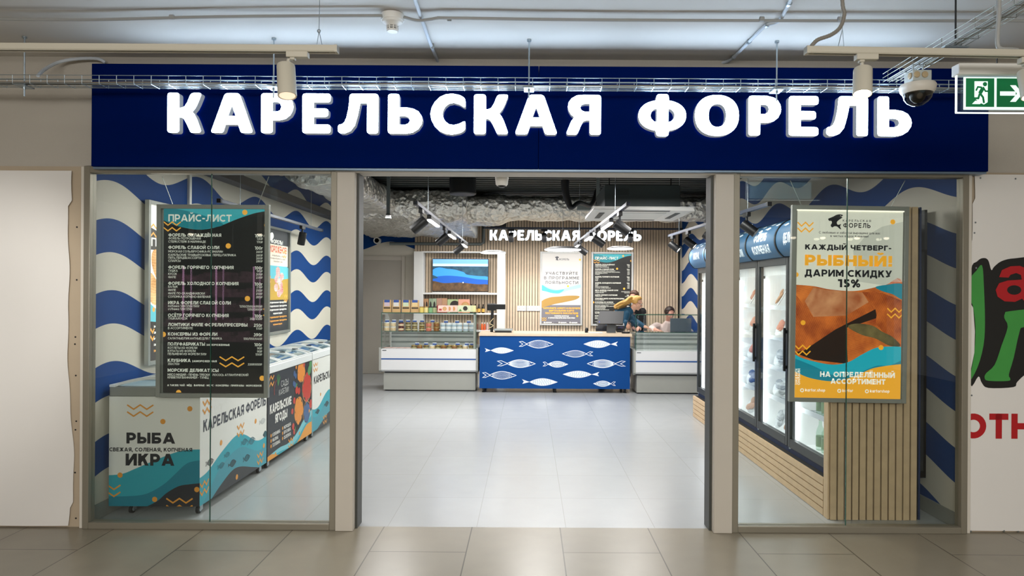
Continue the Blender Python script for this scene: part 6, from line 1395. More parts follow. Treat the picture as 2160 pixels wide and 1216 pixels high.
Yq = YC + .28; t = thing('barcode_scanner', 'small black upright scanner on the counter under the price list', 'scanner', PX(1237, 704, Yq)); o = XZ(1237, 700, Yq)[0]
MB().lathe([(0, 0), (.026, 0), (.026, .06), (.018, .08), (0, .088)], black_plastic, n=16, o=(o, Yq, ztc + .0005)).build('body', t); MB().lathe([(0, 0), (.008, 0)], white_plastic, aim_T((o, Yq - .0275, ztc + .03), (0, 1, 0)), 10).build('window', t)
t = thing('pos_terminal', 'black cash register screen on a grey stand at the right end of the counter', 'screen', PX(1287, 704, Yq)); T = Matrix.Translation((XZ(1287, 670, Yq)[0], Yq - .05, XZ(1287, 670, Yq)[1])) @ Matrix.Rotation(-.35, 4, 'X') @ Matrix.Rotation(.0, 4, 'Z')
MB().prism([(-.23, -.11), (.2, -.12), (.22, .1), (-.17, .1)], 'y', -.02, .02, black_plastic, T).build('screen_back', t, bevel=.006); MB().ball((-.19, -.022, -.085), .006, backlit('blue_led', '#3a4fff', 1.2), 8, T).build('indicator_light', t)
xs = XZ(1287, 690, Yq)[0]; MB().prism([(xs - .05, ztc + .001), (xs + .09, ztc + .001), (xs + .07, ztc + .22), (xs - .04, ztc + .22)], 'y', Yq - .03, Yq + .06, mat('stand_grey', '#43474a', .4)).build('stand', t, bevel=.006)
xs = XZ(1262, 700, Yq)[0]; tag(MB().box(xs - .17, xs + .06, Yq - .16, Yq - .02, ztc + .0005, ztc + .012, mat('paper', '#c9cdd0', .6)).build('paper_stack', bevel=.002), 'thin stack of paper in front of the black register screen', 'paper')
xs = XZ(1311, 692, Yq)[0]; t = thing('card_reader', 'dark card payment reader behind the black tray at the counter end', 'card reader', (xs, Yq + .16, ztc)); T = Matrix.Translation((xs, Yq + .2, ztc + .09)) @ Matrix.Rotation(.5, 4, 'X')
MB().box(-.075, .075, -.05, .05, -.045, .05, mat('reader_grey', '#3c4048', .35), T).build('body', t, bevel=.008); MB().box(-.045, .045, -.053, -.05, .0, .035, mat('reader_screen', '#4f5680', .2), T).build('screen', t); MB().box(xs - .05, xs + .05, Yq + .15, Yq + .28, ztc + .0005, ztc + .05, black_plastic).build('cradle', t)
xs = XZ(1320, 701, YC + .14)[0]; t = thing('coin_tray', 'small oval black coin tray at the right corner of the counter', 'tray', (xs, YC + .14, ztc)); MB().lathe([(0, 0), (.065, 0), (.075, .025), (.068, .028), (.055, .018), (0, .016)], black_plastic, Matrix.Translation((xs, YC + .14, ztc + .0005)) @ Matrix.Diagonal((1, .8, 1, 1)), 22).build('dish', t)
xs, zs = XZ(1433, 702, CR[2] + .95); t = thing('laptop', 'grey flat screen seen through the right case, in front of the seated person', 'computer', (xs, CR[2] + .95, .9))
x0, z1 = XZ(1414, 672, CR[2] + 1.0); x1, z0 = XZ(1458, 700, CR[2] + 1.0)
MB().box(x0, x1, CR[2] + .99, CR[2] + 1.02, z0, z1, mat('laptop_grey', '#5f6b75', .35)).build('screen_back', t, bevel=.004); MB().box(x0 + .1, x1 - .1, CR[2] + 1.0, CR[2] + 1.12, .921, z0, black_plastic).build('stand', t)
t = thing('work_table', 'white work table behind the right display case', 'table', (2.3, 12.2, 0)); MB().box(1.86, 2.95, 11.98, 12.5, .88, .92, white_plastic).build('tabletop', t, bevel=.003)
for x in (1.9, 2.9):
    for y in (12.02, 12.45): MB().box(x - .02, x + .02, y - .02, y + .02, 0, .88, zinc).build('leg', t)

# ================================================================ SHOP CEILING HARDWARE
def foil_mat():
    m, t_, b_, mth, mixc, g_, s_ = nodes_mat('crinkled_foil', .32); b_.inputs['Metallic'].default_value = .72
    n1 = noise(t_, g_.outputs['Position'], 11, 4); v = t_.nodes.new('ShaderNodeTexVoronoi'); v.inputs['Scale'].default_value = 15; t_.links.new(g_.outputs['Position'], v.inputs['Vector'])
    bp = t_.nodes.new('ShaderNodeBump'); bp.inputs['Strength'].default_value = 1; bp.inputs['Distance'].default_value = .05
    t_.links.new(mth('ADD', mth('MULTIPLY', n1, .9), mth('MULTIPLY', v.outputs[0], .45)), bp.inputs['Height']); t_.links.new(bp.outputs[0], b_.inputs['Normal'])
    t_.links.new(mixc(n1, lin('#b5b2a8'), lin('#e9e7df')), b_.inputs['Base Color']); return m
foil = foil_mat()
def lumpy(ring_fn, n_a, n_r, amp, seed):
    r = random.Random(seed); ph = [r.uniform(0, 6) for _ in range(8)]; out = []
    for j in range(n_a + 1):
        ring = []
        for k in range(n_r):
            p, nrm = ring_fn(j / n_a, k / n_r); d = amp * (sin(9 * p[0] + ph[0]) * sin(7 * p[2] + ph[1] + 5 * p[1]) + .6 * sin(17 * p[0] + 11 * p[1] + ph[2]) + r.uniform(-.5, .5)); ring.append(Vector(p) + Vector(nrm) * d)
        out.append(ring)
    return out
def plenum(x0, x1, prof_):       # prof_(y,z) closed section swept along x
    n = len(prof_)
    def f(s, k):
        i = int(round(k * n)) % n; a, b, c_ = Vector(prof_[i - 1]), Vector(prof_[i]), Vector(prof_[(i + 1) % n]); d = (c_ - a).normalized(); return (x0 + (x1 - x0) * s, b.x, b.y), (0, -d.y, d.x)
    return f, n
pf = spline([(10.8, 3.255), (10.75, 3.05), (10.85, 2.86), (11.15, 2.78), (11.8, 2.74), (12.6, 2.71), (13.2, 2.70), (13.42, 2.77), (13.44, 2.95), (13.4, 3.255)], 5)
t = thing('air_plenum', 'crinkled silver foil air duct filling the upper left and crossing the shop', 'duct', (-2, 12, 2.6)); f, n = plenum(-3.06, -1.0, pf); b = MB(); b.rings(lumpy(f, 60, n, .018, 1), foil); b.build('foil_wrap', t, ang=3)
def el(s, k):
    a = 2 * pi * k; x = -1.25 + 4.2 * s; q = (.75 - .46 * min(1, s / .22)) if s < .22 else .29 - .02 * (s > .9); q = max(q, .29)
    return (x, 11.35 + q * cos(a) * .9 + max(0, q - .31) * .6, 3.12 + min(q, .37) * sin(a) * (1 if sin(a) < 0 else .4)), (0, cos(a), sin(a))
b = MB(); b.rings(lumpy(el, 90, 30, .012, 2), foil); b.build('round_duct', t, ang=3)
def eb(s, k):
    a = 2 * pi * k; y = 7.7 + 3.2 * s; sx_, sz_ = abs(cos(a)) ** .5 * math.copysign(1, cos(a)), abs(sin(a)) ** .5 * math.copysign(1, sin(a)); return (-2.44 + .33 * sx_, y, 3.06 + .19 * sz_), (cos(a), 0, sin(a))
b = MB(); b.rings(lumpy(eb, 50, 28, .015, 3), foil); b.build('duct_branch', t, ang=3)
tag(MB().box(-3.0, -2.86, 5.2, 10.4, 2.72, 2.80, black_paint).box(-2.98, -2.94, 5.2, 10.4, 2.8, 2.84, black_paint).build('cable_duct'), 'long black cable duct along the left wall near the ceiling', 'cable duct')
tag(MB().tube([(-2.75, 13.49, 2.585), (-.95, 13.49, 2.585), (-.90, 13.49, 2.61), (-.89, 13.49, 3.2)], .03, mat('pipe_grey', '#6c7473', .45), 10).build('pipe'), 'grey pipe under the big foil duct, turning upward at its right end', 'pipe')
# hangers of square tube
for u, v, Y, lb in ((819, 461, 9.6, 'grey square hanger post in front of the big foil duct'), (1261, 436, 9.2, 'grey square hanger post left of the air conditioner')):
    p = PX(u, v, Y); t = thing('hanger_post', lb, 'hanger', (p.x, Y, p.z)); MB().box(p.x - .022, p.x + .022, Y - .022, Y + .022, p.z, ZC + .001, mat('hanger_grey', '#59605f', .5)).build('post', t); MB().box(p.x - .035, p.x + .035, Y - .035, Y + .035, p.z, p.z + .02, mat('hanger_grey', '#59605f', .5)).box(p.x - .03, p.x + .03, Y - .03, Y + .03, p.z + .02, p.z + .06, black_paint).build('foot_plate', t)
p = PX(976, 411, 8.6); tag(MB().lathe([(0, 0), (.155, .0), (.168, .012), (.168, .4), (.16, ZC - p.z)], black_paint, n=32, o=p).build('hanging_drum'), 'big black cylinder hanging from the shop ceiling behind the header', 'ceiling unit')
# cassette air conditioner
x0, x1, y0, y1, z = .72, 1.83, 7.55, 8.75, 2.575; t = thing('air_conditioner', 'white ceiling cassette air conditioner with a dark upper casing', 'air conditioner', ((x0 + x1) / 2, 8.1, z))
MB().prism([(x0, y0), (x1, y0), (x1, y1), (x0, y1)], 'z', z, z + .035, white_plastic).build('face_panel', t, bevel=.012)
MB().box(x0 + .25, x1 - .25, y0 + .3, y1 - .3, z - .006, z, mat('grille_white', '#d6d8d4', .4)).build('grille', t, bevel=.003)
for q in ((x0 + .25, x1 - .25, y0 + .09, y0 + .15), (x0 + .25, x1 - .25, y1 - .15, y1 - .09), (x0 + .09, x0 + .15, y0 + .3, y1 - .3), (x1 - .15, x1 - .09, y0 + .3, y1 - .3)): MB().box(*q, z - .004, z + .001, mat('vent_dark', '#3b403f', .5)).build('air_slot', t)
MB().box(x0 + .13, x1 - .13, y0 + .12, y1 - .12, z + .035, z + .29, mat('casing_grey', '#454e4e', .5, .3)).box(x0 + .25, x0 + .4, y0 + .115, y0 + .12, z + .18, z + .25, mat('casing_lid', '#333b3b', .5)).build('casing', t, bevel=.004)
for x in (x0 + .2, x1 - .2): MB().tube([(x, y0 + .3, z + .29), (x, y0 + .3, ZC)], .007, black_paint, 6).build('threaded_hanger', t)
x0_, zz_ = XZ(1222, 437, 9.5); tag(MB().box(x0_, x0_ + .2, 9.85, 10.0, zz_, zz_ + .12, mat('box_grey', '#7d8482', .5)).build('junction_box', bevel=.004), 'grey junction box between the foil duct and the air conditioner', 'box')
P = catm3([PX(1192, 380, 9.0), PX(1193, 405, 9.0), PX(1200, 430, 9.0), PX(1206, 438, 9.0), PX(1222, 428, 9.1), PX(1243, 434, 9.6), PX(1252, 424, 9.8), PX(1258, 405, 10), PX(1266, 388, 10)], 8); tag(MB().tube(P, .045, black_paint, 10, [.06 - .03 * min(1, i / 25) for i in range(len(P))]).build('hose'), 'thick black insulated hose drooping beside the foil duct', 'hose')
# dome camera at the doorway head
p = Vector((XZ(1058, 368, 4.96)[0], 5.0, 2.525)); t = thing('dome_camera', 'small white dome camera under the doorway header', 'camera', (p.x, p.y, p.z - .12)); MB().lathe([(.0, -.085), (.036, -.085), (.044, -.075), (.052, 0), (0, .002)], white_plastic, n=26, o=p).build('housing', t); MB().lathe([(0, -.1), (.02, -.097), (.03, -.085)], black_plastic, n=18, o=p).build('dome', t)
tag(MB().box(p.x - .06, p.x + .06, YF + .12, 5.06, 2.527, 2.545, white_plastic).build('camera_bracket'), 'white bracket behind the header carrying the small dome camera', 'bracket')
p = PX(796, 508, 13.55); t = thing('wall_speaker', 'round white-rimmed speaker on the blue band of the back wall', 'speaker', p); T = aim_T((p.x, 13.595, p.z), (0, 1, 0)); MB().lathe([(.045, .10), (.065, .105), (.07, .09), (.07, 0)], white_plastic, T, 24).build('rim', t); MB().lathe([(0, .06), (.03, .07), (.05, .1)], black_plastic, T, 20).build('cone', t)

# shop tracks with cylinder spots and linear lamps
blk_rail = mat('black_rail', '#3a4152', .35, .4); lin_on = mat('linear_lamp', '#ffffff', .4, 0, 7, (.96, .98, 1), 0)
def shop_track(label, p0, p1, spots, lins, hang=2, group='black lighting tracks'):
    p0, p1 = Vector(p0), Vector(p1); d = (p1 - p0).normalized(); L = (p1 - p0).length; up = Vector((0, 0, 1)); T = frame_T(p0, d, up.cross(d), up)
    t = thing('shop_track', label, 'lighting track', (p0 + p1) / 2, group); MB().box(0, L, -.017, .017, 0, .032, blk_rail, T).build('rail', t, bevel=.002)
    for e in (0, L - .03): MB().box(e, e + .03, -.019, .019, -.003, .034, black_paint, T).build('end_cap', t)
    for i in range(hang): q = T @ Vector((L * (.15 + .7 * i / max(1, hang - 1)), 0, .032)); MB().tube([q, (q.x, q.y, ZC)], .0025, zinc, 6).build('hanger_wire', t)
    for (s, lbl, len_) in lins:
        o = thing('linear_lamp', lbl, 'lamp', T @ Vector((s, 0, -.05)), 'bright bar lamps on the shop tracks')
        MB().box(s - len_ / 2, s + len_ / 2, -.022, .022, -.04, -.0005, black_paint, T).build('body', o, bevel=.003); MB().box(s - len_ / 2 + .006, s + len_ / 2 - .006, -.020, .020, -.058, -.04, lin_on, T).build('diffuser', o, bevel=.006)
    for (s, lbl, dv, pw) in spots:
        black_spot(lbl, T @ Vector((s, 0, 0)), dv, pw, d)
def black_spot(lbl, q, dv, pw, d=Vector((0, 1, 0))):
    dv = Vector(dv).normalized(); o = thing('shop_spotlight', lbl, 'spotlight', q, 'black cylinder spotlights in the shop')
    T2 = frame_T(q, d, Vector((0, 0, 1)).cross(d), (0, 0, 1)); MB().box(-.06, .06, -.018, .018, -.04, -.0005, black_plastic, T2).build('adapter', o, bevel=.003)
    piv = q + Vector((0, 0, -.095)); MB().tube([q + Vector((0, 0, -.04)), piv], .011, black_plastic, 10).build('stem', o)
    a = piv - dv * .05 + Vector((0, 0, -.035)); TT = aim_T(a, dv); R, L_ = .046, .155
    MB().lathe([(0, 0), (R * .95, 0), (R, -.006), (R, -L_), (R * .93, -L_), (R * .88, -L_ + .02)], black_plastic, TT, 24).build('housing', o); MB().lathe([(R * .9, -L_ + .012), (0, -L_ + .02)], mat('spot_lens', '#ffffff', .3, 0, 12, (1, .95, .88), 0), TT, 20).build('lens', o)
    MB().ball((0, R, -.08), .005, white_plastic, 8, TT).build('screw', o)
    if pw: spot_light('spot_lamp', a + dv * (L_ + .01), a + dv * 3, pw, (1, .95, .89), 70, .8, .04)
zt_ = 2.42; SP = [('nearest', 'middle', 'farthest')]
p0, p1 = PX(876, 431, 5.95), PX(985, 515, 11.2); p0.z = p1.z = zt_
shop_track('black lighting track left of the shop middle, running toward the counter', p0, p1, [(s, f'{n} black spotlight on the left middle track, aimed at the left', (-.75, .1, -.62), 45) for s, n in ((.35, 'nearest'), (2.15, 'middle'), (4.1, 'farthest'))], [(s, f'{n} glowing bar lamp on the left middle track', .7) for s, n in ((1.2, 'nearest'), (3.0, 'middle'), (4.8, 'farthest'))])
p0, p1 = PX(1326, 434, 5.95), PX(1212, 515, 11.2); p0.z = p1.z = zt_
shop_track('black lighting track right of the shop middle, passing under the air conditioner', p0, p1, [(s, f'{n} black spotlight on the right middle track, aimed at the fridges', (.8, .1, -.55), 40) for s, n in ((.5, 'nearest'), (2.3, 'middle'), (4.2, 'farthest'))], [(s, f'{n} glowing bar lamp on the right middle track', .7) for s, n in ((1.4, 'nearest'), (3.2, 'middle'), (4.85, 'farthest'))])
shop_track('black lighting track above the front of the upright fridges', (2.08, 5.9, zt_), (1.93, 9.4, zt_), [(s, f'{n} black spotlight on the track in front of the fridges', (.75, -.35, -.65), 9) for s, n in ((.55, 'nearest'), (1.75, 'second'), (2.55, 'third'), (3.3, 'farthest'))], [])
shop_track('black lighting track above the chest freezers', (-2.82, 6.2, 2.46), (-2.82, 9.3, 2.46), [(1.0, 'black spotlight over the dark berry freezer', (-.3, .3, -.9), 9), (2.3, 'black spotlight over the farthest white freezer', (-.25, .2, -.95), 9)], [])
a_, c_ = PX(1018, 483, 12.5), PX(1440, 484, 12.5); c_.z = a_.z
shop_track('thin black lighting track across the slatted wall above the glowing letters', a_, c_, [(XZ(u, 483, 12.5)[0] - a_.x, f'black spotlight hanging in front of the {n} of the back sign', (.05, .5, -.85), 30) for u, n in ((1078, 'first word beginning'), (1148, 'first word middle'), (1330, 'second word end'))], [])
x0_, zz_ = XZ(1052, 477, 12.6); tag(MB().box(x0_ - .14, x0_ + .14, 12.47, 12.6, a_.z + .033, a_.z + .15, black_paint).build('track_driver', bevel=.01), 'black driver box above the left end of the back track', 'box')
# round pendant lamps
for u, v, w_, Y, lb in ((1040, 533.5, 54, 12.0, 'round flat pendant lamp in front of the screen, leftmost of three'), (1187, 527, 78, 9.6, 'largest round flat pendant lamp, middle of the three'), (1308, 525, 55, 12.0, 'round flat pendant lamp above the price list, rightmost of three')):
    p = PX(u, v, Y); r_ = w_ / 2 * Y / F; t = thing('pendant_lamp', lb, 'lamp', p, 'round pendant lamps')
    MB().lathe([(r_ * .98, .0), (r_, .012), (r_ * .6, .04), (.03, .045), (0, .045)], black_paint, n=36, o=p).build('shade', t); MB().lathe([(0, -.014), (r_ * .9, -.014), (r_ * .985, -.006), (r_ * .985, .008)], lin_on, n=36, o=p).build('diffuser', t); MB().tube([(p.x, p.y, p.z + .045), (p.x, p.y, ZC)], .0025, black_paint, 6).build('cord', t)

# ================================================================ PEOPLE
class Blob:
    """a body built of overlapping rounded volumes that are fused into one continuous skin"""
    def __init__(s, m): s.mb = MB(); s.m = m
    def ball(s, c, r, T=None): s.mb.ball(c, r, s.m, 14, T); return s
    def limb(s, pts, rad, sq=None):
        pts = [Vector(p) for p in pts]
        for i in range(len(pts) - 1):
            L = (pts[i + 1] - pts[i]).length; n = max(2, int(L / (min(rad[i], rad[i + 1]) * .4)))
            for k in range(n + 1):
                t = k / n; r = rad[i] * (1 - t) + rad[i + 1] * t; s.mb.ball(pts[i].lerp(pts[i + 1], t), (r, r * (sq or 1), r), s.m, 10)
        return s
    def fuse(s, name, parent, vox=.007, it=5, extra=()):
        o = s.mb.build('raw_form', base=(0, 0, 0), smooth=False)
        r = o.modifiers.new('r', 'REMESH'); r.mode = 'VOXEL'; r.voxel_size = vox; q = o.modifiers.new('s', 'SMOOTH'); q.factor = .5; q.iterations = it
        me = bpy.data.meshes.new_from_object(o.evaluated_get(bpy.context.evaluated_depsgraph_get())); bpy.data.objects.remove(o)
        me.name = name; me.transform(Matrix.Translation(-ORIG[parent.name])); me.materials.clear(); me.materials.append(s.m)
        me.polygons.foreach_set('use_smooth', [True] * len(me.polygons)); me.polygons.foreach_set('material_index', [0] * len(me.polygons))
        ob = bpy.data.objects.new(name, me); COL.objects.link(ob); ob.parent = parent; ORIG[ob.name] = ORIG[parent.name]; return ob
def head_T(c, fwd, up=(0, 0, 1)):      # local x right, y forward, z up
    f = Vector(fwd).normalized(); r = f.cross(Vector(up)).normalized(); return frame_T(c, r, f, r.cross(f))
def head(B, T, neck):
    P = lambda x, y, z: T @ Vector((x, y, z)); R3 = T.to_3x3().to_4x4(); R3 = R3
    def e(c, r): B.mb.ball((0, 0, 0), r, B.m, 16, Matrix.Translation(P(*c)) @ R3)
    e((0, -.012, .03), (.074, .092, .085)); e((0, .02, -.02), (.064, .068, .085)); e((0, .035, -.075), (.042, .045, .038)); e((0, .062, -.098), (.02, .02, .018))
    e((0, .07, .03), (.05, .022, .02)); B.limb([P(0, .086, .012), P(0, .104, -.022)], [.009, .013]); e((.012, .094, -.026), (.008,) * 3); e((-.012, .094, -.026), (.008,) * 3)
    e((0, .083, -.055), (.024, .012, .007)); e((0, .081, -.067), (.021, .011, .007))
    for q in (-1, 1): e((q * .034, .06, -.02), (.022, .02, .022)); e((q * .074, -.008, -.012), (.008, .018, .03))
    B.limb([P(0, -.02, -.06), neck], [.052, .056])
def hand(B, w, d, n, s=1, curl=.5):
    """five fingers; w wrist, d pointing direction, n back of the hand, s side of the thumb"""
    w = Vector(w); d = Vector(d).normalized(); n = Vector(n); n = (n - d * n.dot(d)).normalized(); a = d.cross(n) * s
    B.limb([w, w + d * .03], [.024, .028]); 
    for k in range(4): B.limb([w + d * .02 + a * (.008 * (k - 1.5)), w + d * .085 + a * (.019 * (1.5 - k))], [.017, .0125])
    for k, L in enumerate((.07, .08, .074, .058)):
        b = w + d * .088 + a * (.019 * (1.5 - k)); m_ = b + (d * .9 - n * curl * .5).normalized() * L * .45; t_ = m_ + (d * .7 - n * curl * 1.3).normalized() * L * .33; u_ = t_ + (d * .4 - n * curl * 1.6).normalized() * L * .25
        B.limb([b, m_, t_, u_], [.0095, .0088, .008, .0068])
    b = w + d * .03 + a * .026; B.limb([b, b + (d * .6 + a * .75).normalized() * .035, b + (d * .6 + a * .75).normalized() * .035 + (d * .9 + a * .2 - n * .3).normalized() * .035], [.0135, .011, .009])
def hair_cap(B, T, thr, zmin, r=.02, seed=1, grow=1.0):
    rr = random.Random(seed); n = 520
    for i in range(n):
        z = 1 - 2 * (i + .5) / n; a = i * 2.39996; q = sqrt(1 - z * z); x, y = q * cos(a), q * sin(a)
        if z * .09 + .02 < zmin or y > thr - .25 * (z < .45) + .6 * max(0, z - .45): continue
        B.mb.ball(T @ Vector((x * .078 * grow, -.012 + y * .094 * grow, .03 + z * .09 * grow)), r * rr.uniform(.92, 1.08), B.m, 8)
def face_parts(t, T, skin_dark):
    for q in (-1, 1):
        MB().ball(T @ Vector((q * .031, .075, .01)), .0125, mat('eye_white', '#e6e2dc', .2, var=0), 12).ball(T @ Vector((q * .031, .0845, .009)), .0065, mat('iris', '#2e2a24', .15, var=0), 10).build('eye', t)
        MB().tube([T @ Vector((q * .016, .092, .03)), T @ Vector((q * .034, .09, .035)), T @ Vector((q * .05, .08, .028))], .004, skin_dark, 6).build('eyebrow', t)
    MB().tube([T @ Vector((-.021, .089, -.061)), T @ Vector((0, .094, -.062)), T @ Vector((.021, .089, -.061))], .0045, mat('lips', '#b0685f', .4, var=.05), 8).build('mouth', t)
skin_a, skin_b = mat('skin', '#dba98e', .5, var=.05, scale=20), mat('skin_rosy', '#dfa793', .5, var=.05, scale=20)
trou = mat('dark_trousers', '#1a1c22', .7); shoe = mat('black_shoe', '#121214', .4)
def legs(body, cl, sh_, hip, knees, ankles, toe):
    for k, a in zip(knees, ankles):
        h_ = Vector(hip) + Vector((k[0] - hip[0], (k[1] - hip[1]) * .3, 0)) * (.8 if abs(k[2] - hip[2]) > .2 else .3); body.limb([h_, k, a], [.075, .05, .036]); cl.limb([h_, k, a], [.09, .065, .055])
        sh_.limb([Vector(a) + Vector((0, 0, -.045)), Vector(a) + Vector(toe) * .17 + Vector((0, 0, -.055))], [.045, .036])
# --- woman leaning over toward the right
t = thing('person', 'blond woman in a dark teal top leaning forward to the right behind the counter', 'person', (1.4, 12.15, 0))
hc = PX(1343.5, 640, 12.1); T = head_T(hc, (.92, -.14, -.36), (.25, 0, 1)); nb = PX(1333, 655, 12.13)
body = Blob(skin_a); head(body, T, nb); hip = Vector((1.34, 12.18, .96)); ch = Vector((1.62, 12.16, 1.20))
body.limb([hip, ch, nb], [.125, .13, .06]); S1, S2 = Vector((1.715, 11.99, 1.265)), Vector((1.72, 12.33, 1.265)); E1, E2 = Vector((1.63, 11.9, 1.02)), Vector((1.95, 12.42, 1.12)); W1, W2 = PX(1321, 679, 11.86), Vector((2.08, 12.30, 1.04))
body.limb([ch, S1, E1, W1], [.09, .055, .042, .027]).limb([ch, S2, E2, W2], [.09, .055, .042, .027]); hand(body, W1, (.35, -.1, -.9), (-.2, -.95, .0), 1, .5); hand(body, W2, (.7, -.3, -.25), (.2, .1, .9), -1, .3)
pants, shoes = Blob(trou), Blob(shoe); legs(body, pants, shoes, hip, [(1.36, 12.08, .5), (1.33, 12.28, .5)], [(1.3, 12.08, .1), (1.3, 12.28, .1)], (1, 0, 0)); pants.limb([hip, hip + Vector((.04, 0, .05))], [.15, .15])
body.fuse('body', t); top = Blob(mat('teal_shirt', '#0d4560', .75, var=.12)); top.limb([hip + Vector((.06, 0, .06)), ch, nb + Vector((-.045, 0, -.02))], [.145, .152, .085]); top.limb([ch, S1, E1, W1 + (E1 - W1) * .12], [.11, .075, .058, .044]).limb([ch, S2, E2, W2 + (E2 - W2) * .12], [.11, .075, .058, .044]); top.fuse('shirt', t); pants.fuse('trousers', t, .012); shoes.fuse('shoes', t, .01)
hr = Blob(mat('blond_hair', '#c79a4f', .5, var=.25, scale=60)); hair_cap(hr, T, .30, -.02, .019, 3)
for k in range(15):
    o = ((k * 7) % 15 - 7) / 7; w_ = (k % 5 - 2) / 2; a = T @ Vector((o * .06, -.075, .075 - abs(o) * .05)); ph = k * 1.7
    mid = [PX(1329 - 1.5 * w_, 633 + 5 * w_ + 1.5 * sin(ph), 12.1 + .05 * o), PX(1317 - 2 * w_, 640.5 + 5 * w_ + 2 * sin(ph + 1.5), 12.08 + .07 * o), PX(1308 + 2 * sin(ph), 643.5 + 4 * w_ + 1.8 * sin(ph + 3), 12.07 + .08 * o), PX(1299 + 4 * sin(ph * 1.3), 648.5 + 3 * w_, 12.06 + .09 * o)]
    hr.limb(catm3([a] + mid, 3), [.028, .025, .024, .022, .022, .021, .021, .02, .019, .018, .016, .014, .009])
hr.fuse('hair', t, .006, 3); face_parts(t, T, mat('brow_fair', '#8f6a3f', .6))
MB().tube([T @ Vector((-.055, .085, .008)), T @ Vector((-.03, .094, -.006)), T @ Vector((-.01, .097, .008)), T @ Vector((.01, .097, .008)), T @ Vector((.03, .094, -.006)), T @ Vector((.055, .085, .008))], .002, black_plastic, 6).tube([T @ Vector((.06, .08, .012)), T @ Vector((.078, -.01, .01))], .002, black_plastic, 6).build('glasses', t)
# --- person standing behind her
t = thing('person', 'brown-haired person in a black top, mostly hidden behind the blond woman', 'person', (2.0, 12.75, 0))
hc = PX(1337.5, 628, 12.62); T = head_T(hc, (-.45, -.85, -.3)); nb = hc + Vector((.06, .06, -.17)); body = Blob(skin_b); head(body, T, nb); hip = Vector((2.05, 12.78, .95)); ch = Vector((2.0, 12.76, 1.2))
body.limb([hip, ch, nb], [.13, .14, .06]); S1, S2 = Vector((1.84, 12.75, 1.30)), Vector((2.14, 12.80, 1.29)); E1, E2 = Vector((1.78, 12.70, 1.08)), Vector((2.15, 12.76, 1.06)); W1, W2 = Vector((1.9, 12.56, 1.02)), Vector((2.05, 12.58, 1.02))
body.limb([ch, S1, E1, W1], [.1, .06, .045, .03]).limb([ch, S2, E2, W2], [.1, .06, .045, .03]); hand(body, W1, (.5, -.6, -.4), (0, -.4, .9), 1); hand(body, W2, (-.5, -.6, -.4), (0, -.4, .9), -1)
pants, shoes = Blob(trou), Blob(shoe); legs(body, pants, shoes, hip, [(1.96, 12.76, .5), (2.15, 12.76, .5)], [(1.95, 12.8, .1), (2.16, 12.8, .1)], (0, -1, 0)); pants.limb([hip, hip + Vector((0, 0, .08))], [.155, .15]); body.fuse('body', t)
top = Blob(mat('black_shirt', '#131418', .8, var=.1)); top.limb([hip + Vector((0, 0, .03)), ch, nb + Vector((0, 0, -.05))], [.155, .155, .075]).limb([ch, S1, E1, W1], [.12, .075, .062, .048]).limb([ch, S2, E2, W2], [.12, .075, .062, .048]); top.fuse('shirt', t, .01); pants.fuse('trousers', t, .012); shoes.fuse('shoes', t, .01)
hr = Blob(mat('brown_hair', '#4a2f20', .55, var=.2, scale=60)); hair_cap(hr, T, .42, -.01, .019, 5); hr.fuse('hair', t, .006, 3); face_parts(t, T, mat('brow_dark', '#3a2519', .6))
# --- seated person at the table
t = thing('person', 'seated person in a pale pink shirt behind the right display case, head bowed', 'person', (2.66, 12.9, 0))
hc = PX(1412.5, 662, 12.72); T = head_T(hc, (.22, -.88, -.42)); nb = hc + Vector((-.0, .10, -.16)); body = Blob(skin_b); head(body, T, nb); hip = Vector((2.62, 13.02, .56)); ch = Vector((2.61, 12.92, .88))
body.limb([hip, ch, nb], [.15, .155, .065]); S1, S2 = Vector((2.42, 12.88, 1.0)), Vector((2.80, 12.88, 1.0)); E1, E2 = Vector((2.28, 12.60, .985)), Vector((2.88, 12.62, .985)); W1, W2 = Vector((2.33, 12.42, .965)), Vector((2.74, 12.42, .965))
body.limb([ch, S1, E1, W1], [.11, .065, .05, .03]).limb([ch, S2, E2, W2], [.11, .065, .05, .03]); hand(body, W1, (.5, -.85, -.05), (0, 0, 1), -1, .3); hand(body, W2, (-.4, -.9, -.05), (0, 0, 1), 1, .3)
pants, shoes = Blob(trou), Blob(shoe); legs(body, pants, shoes, hip, [(2.5, 12.62, .54), (2.74, 12.62, .54)], [(2.5, 12.66, .1), (2.74, 12.66, .1)], (0, -1, 0)); pants.limb([hip, hip + Vector((0, 0, .05))], [.17, .16]); body.fuse('body', t)
top = Blob(mat('pink_shirt', '#e0cdc8', .75, var=.06)); top.limb([hip + Vector((0, 0, .05)), ch, nb + Vector((0, 0, -.045))], [.175, .175, .095]).limb([ch, S1, E1, E1.lerp(W1, .5)], [.13, .09, .066, .05]).limb([ch, S2, E2, E2.lerp(W2, .5)], [.13, .09, .066, .05]); top.fuse('shirt', t, .009); pants.fuse('trousers', t, .012); shoes.fuse('shoes', t, .01)
hr = Blob(mat('dark_hair', '#2b1c17', .5, var=.2, scale=60)); hair_cap(hr, T, .38, -.005, .02, 8)
for k in range(5): hr.limb([T @ Vector((.05 + .006 * k, .03 - .01 * k, .08)), T @ Vector((.074, .045 - .01 * k, .04)), T @ Vector((.078, .035 - .01 * k, -.01))], [.016, .014, .01])
hr.fuse('hair', t, .006, 3); face_parts(t, T, mat('brow_dark', '#3a2519', .6))
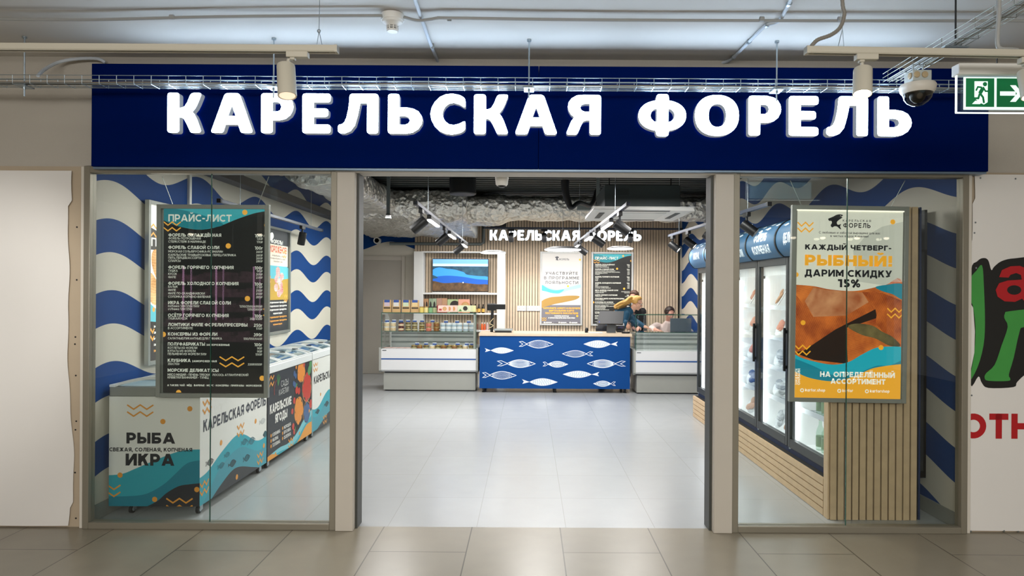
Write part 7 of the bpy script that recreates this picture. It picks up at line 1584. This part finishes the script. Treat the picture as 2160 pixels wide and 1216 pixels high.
t = thing('stool', 'round black stool under the seated person', 'stool', (2.62, 13.05, 0)); MB().lathe([(0, .36), (.19, .36), (.2, .38), (.19, .405), (0, .41)], black_plastic, n=24, o=(2.62, 13.05, 0)).build('seat', t); MB().cyl((2.62, 13.05, .04), (2.62, 13.05, .36), .025, steel).build('column', t)
for k in range(5): a = k * 2 * pi / 5; MB().tube([(2.62, 13.05, .05), (2.62 + .22 * cos(a), 13.05 + .22 * sin(a), .02)], .016, black_plastic, 8).build('leg', t)

# ================================================================ ACROSS THE MALL (seen only as reflections in the glass)
dkw = mat('opposite_wall', '#3a3634', .7)
struct(MB().box(-8, 8, -5.6, -5.4, 0, ZC, dkw).build('wall_opposite'), 'dark wall across the mall walkway, reflected in the shop windows', 'wall')
t = thing('market_shelf', 'pink-lit market shelving across the walkway, seen reflected in the price list', 'shelf', (-6.6, -5.1, 0))
shd = mat('shelf_dark', '#2a2022', .6); goods = salmon_mat('shelf_goods', '#3a1a24', '#b07a90', .55)  # pink glow put into the goods themselves, as if lit by the tubes
b = MB().box(-7.9, -5.3, -5.4, -5.36, .3, 2.3, shd)
for k in range(6): b.box(-7.9, -5.3, -5.36, -5.0, .5 + k * .32, .53 + k * .32, shd)
b.build('shelving', t); tube_m = mat('pink_tube', '#ff9ad8', .4, 0, 3, (1, .5, .85), 0)
for x in (-7.35, -6.65, -5.85): MB().box(x - .012, x + .012, -5.0, -4.97, 1.0, 2.15, tube_m).build('light_tube', t)
r = random.Random(9)
for k in range(5):
    b = MB(); x = -7.85
    while x < -5.4: w_ = r.uniform(.06, .16); b.box(x, x + w_ * .9, -5.3, -5.06, .53 + k * .32, .53 + k * .32 + r.uniform(.1, .24), goods); x += w_
    o = b.build('goods_row', t); o['kind'] = 'stuff'
for i, x in enumerate((-6.9, -5.5, 5.4, 6.0, 6.7, 7.3)):
    t = thing('ceiling_spot', f'bright ceiling spot across the walkway, {ORD[i]} from the left, seen as a reflection', 'spotlight', (x, -4.4, 2.75), 'spots across the walkway'); MB().cyl((x, -4.4, 2.8), (x, -4.4, ZC), .05, white_plastic).build('can', t); MB().ball((x, -4.4, 2.78), (.055, .055, .03), lamp_on).build('lamp', t)
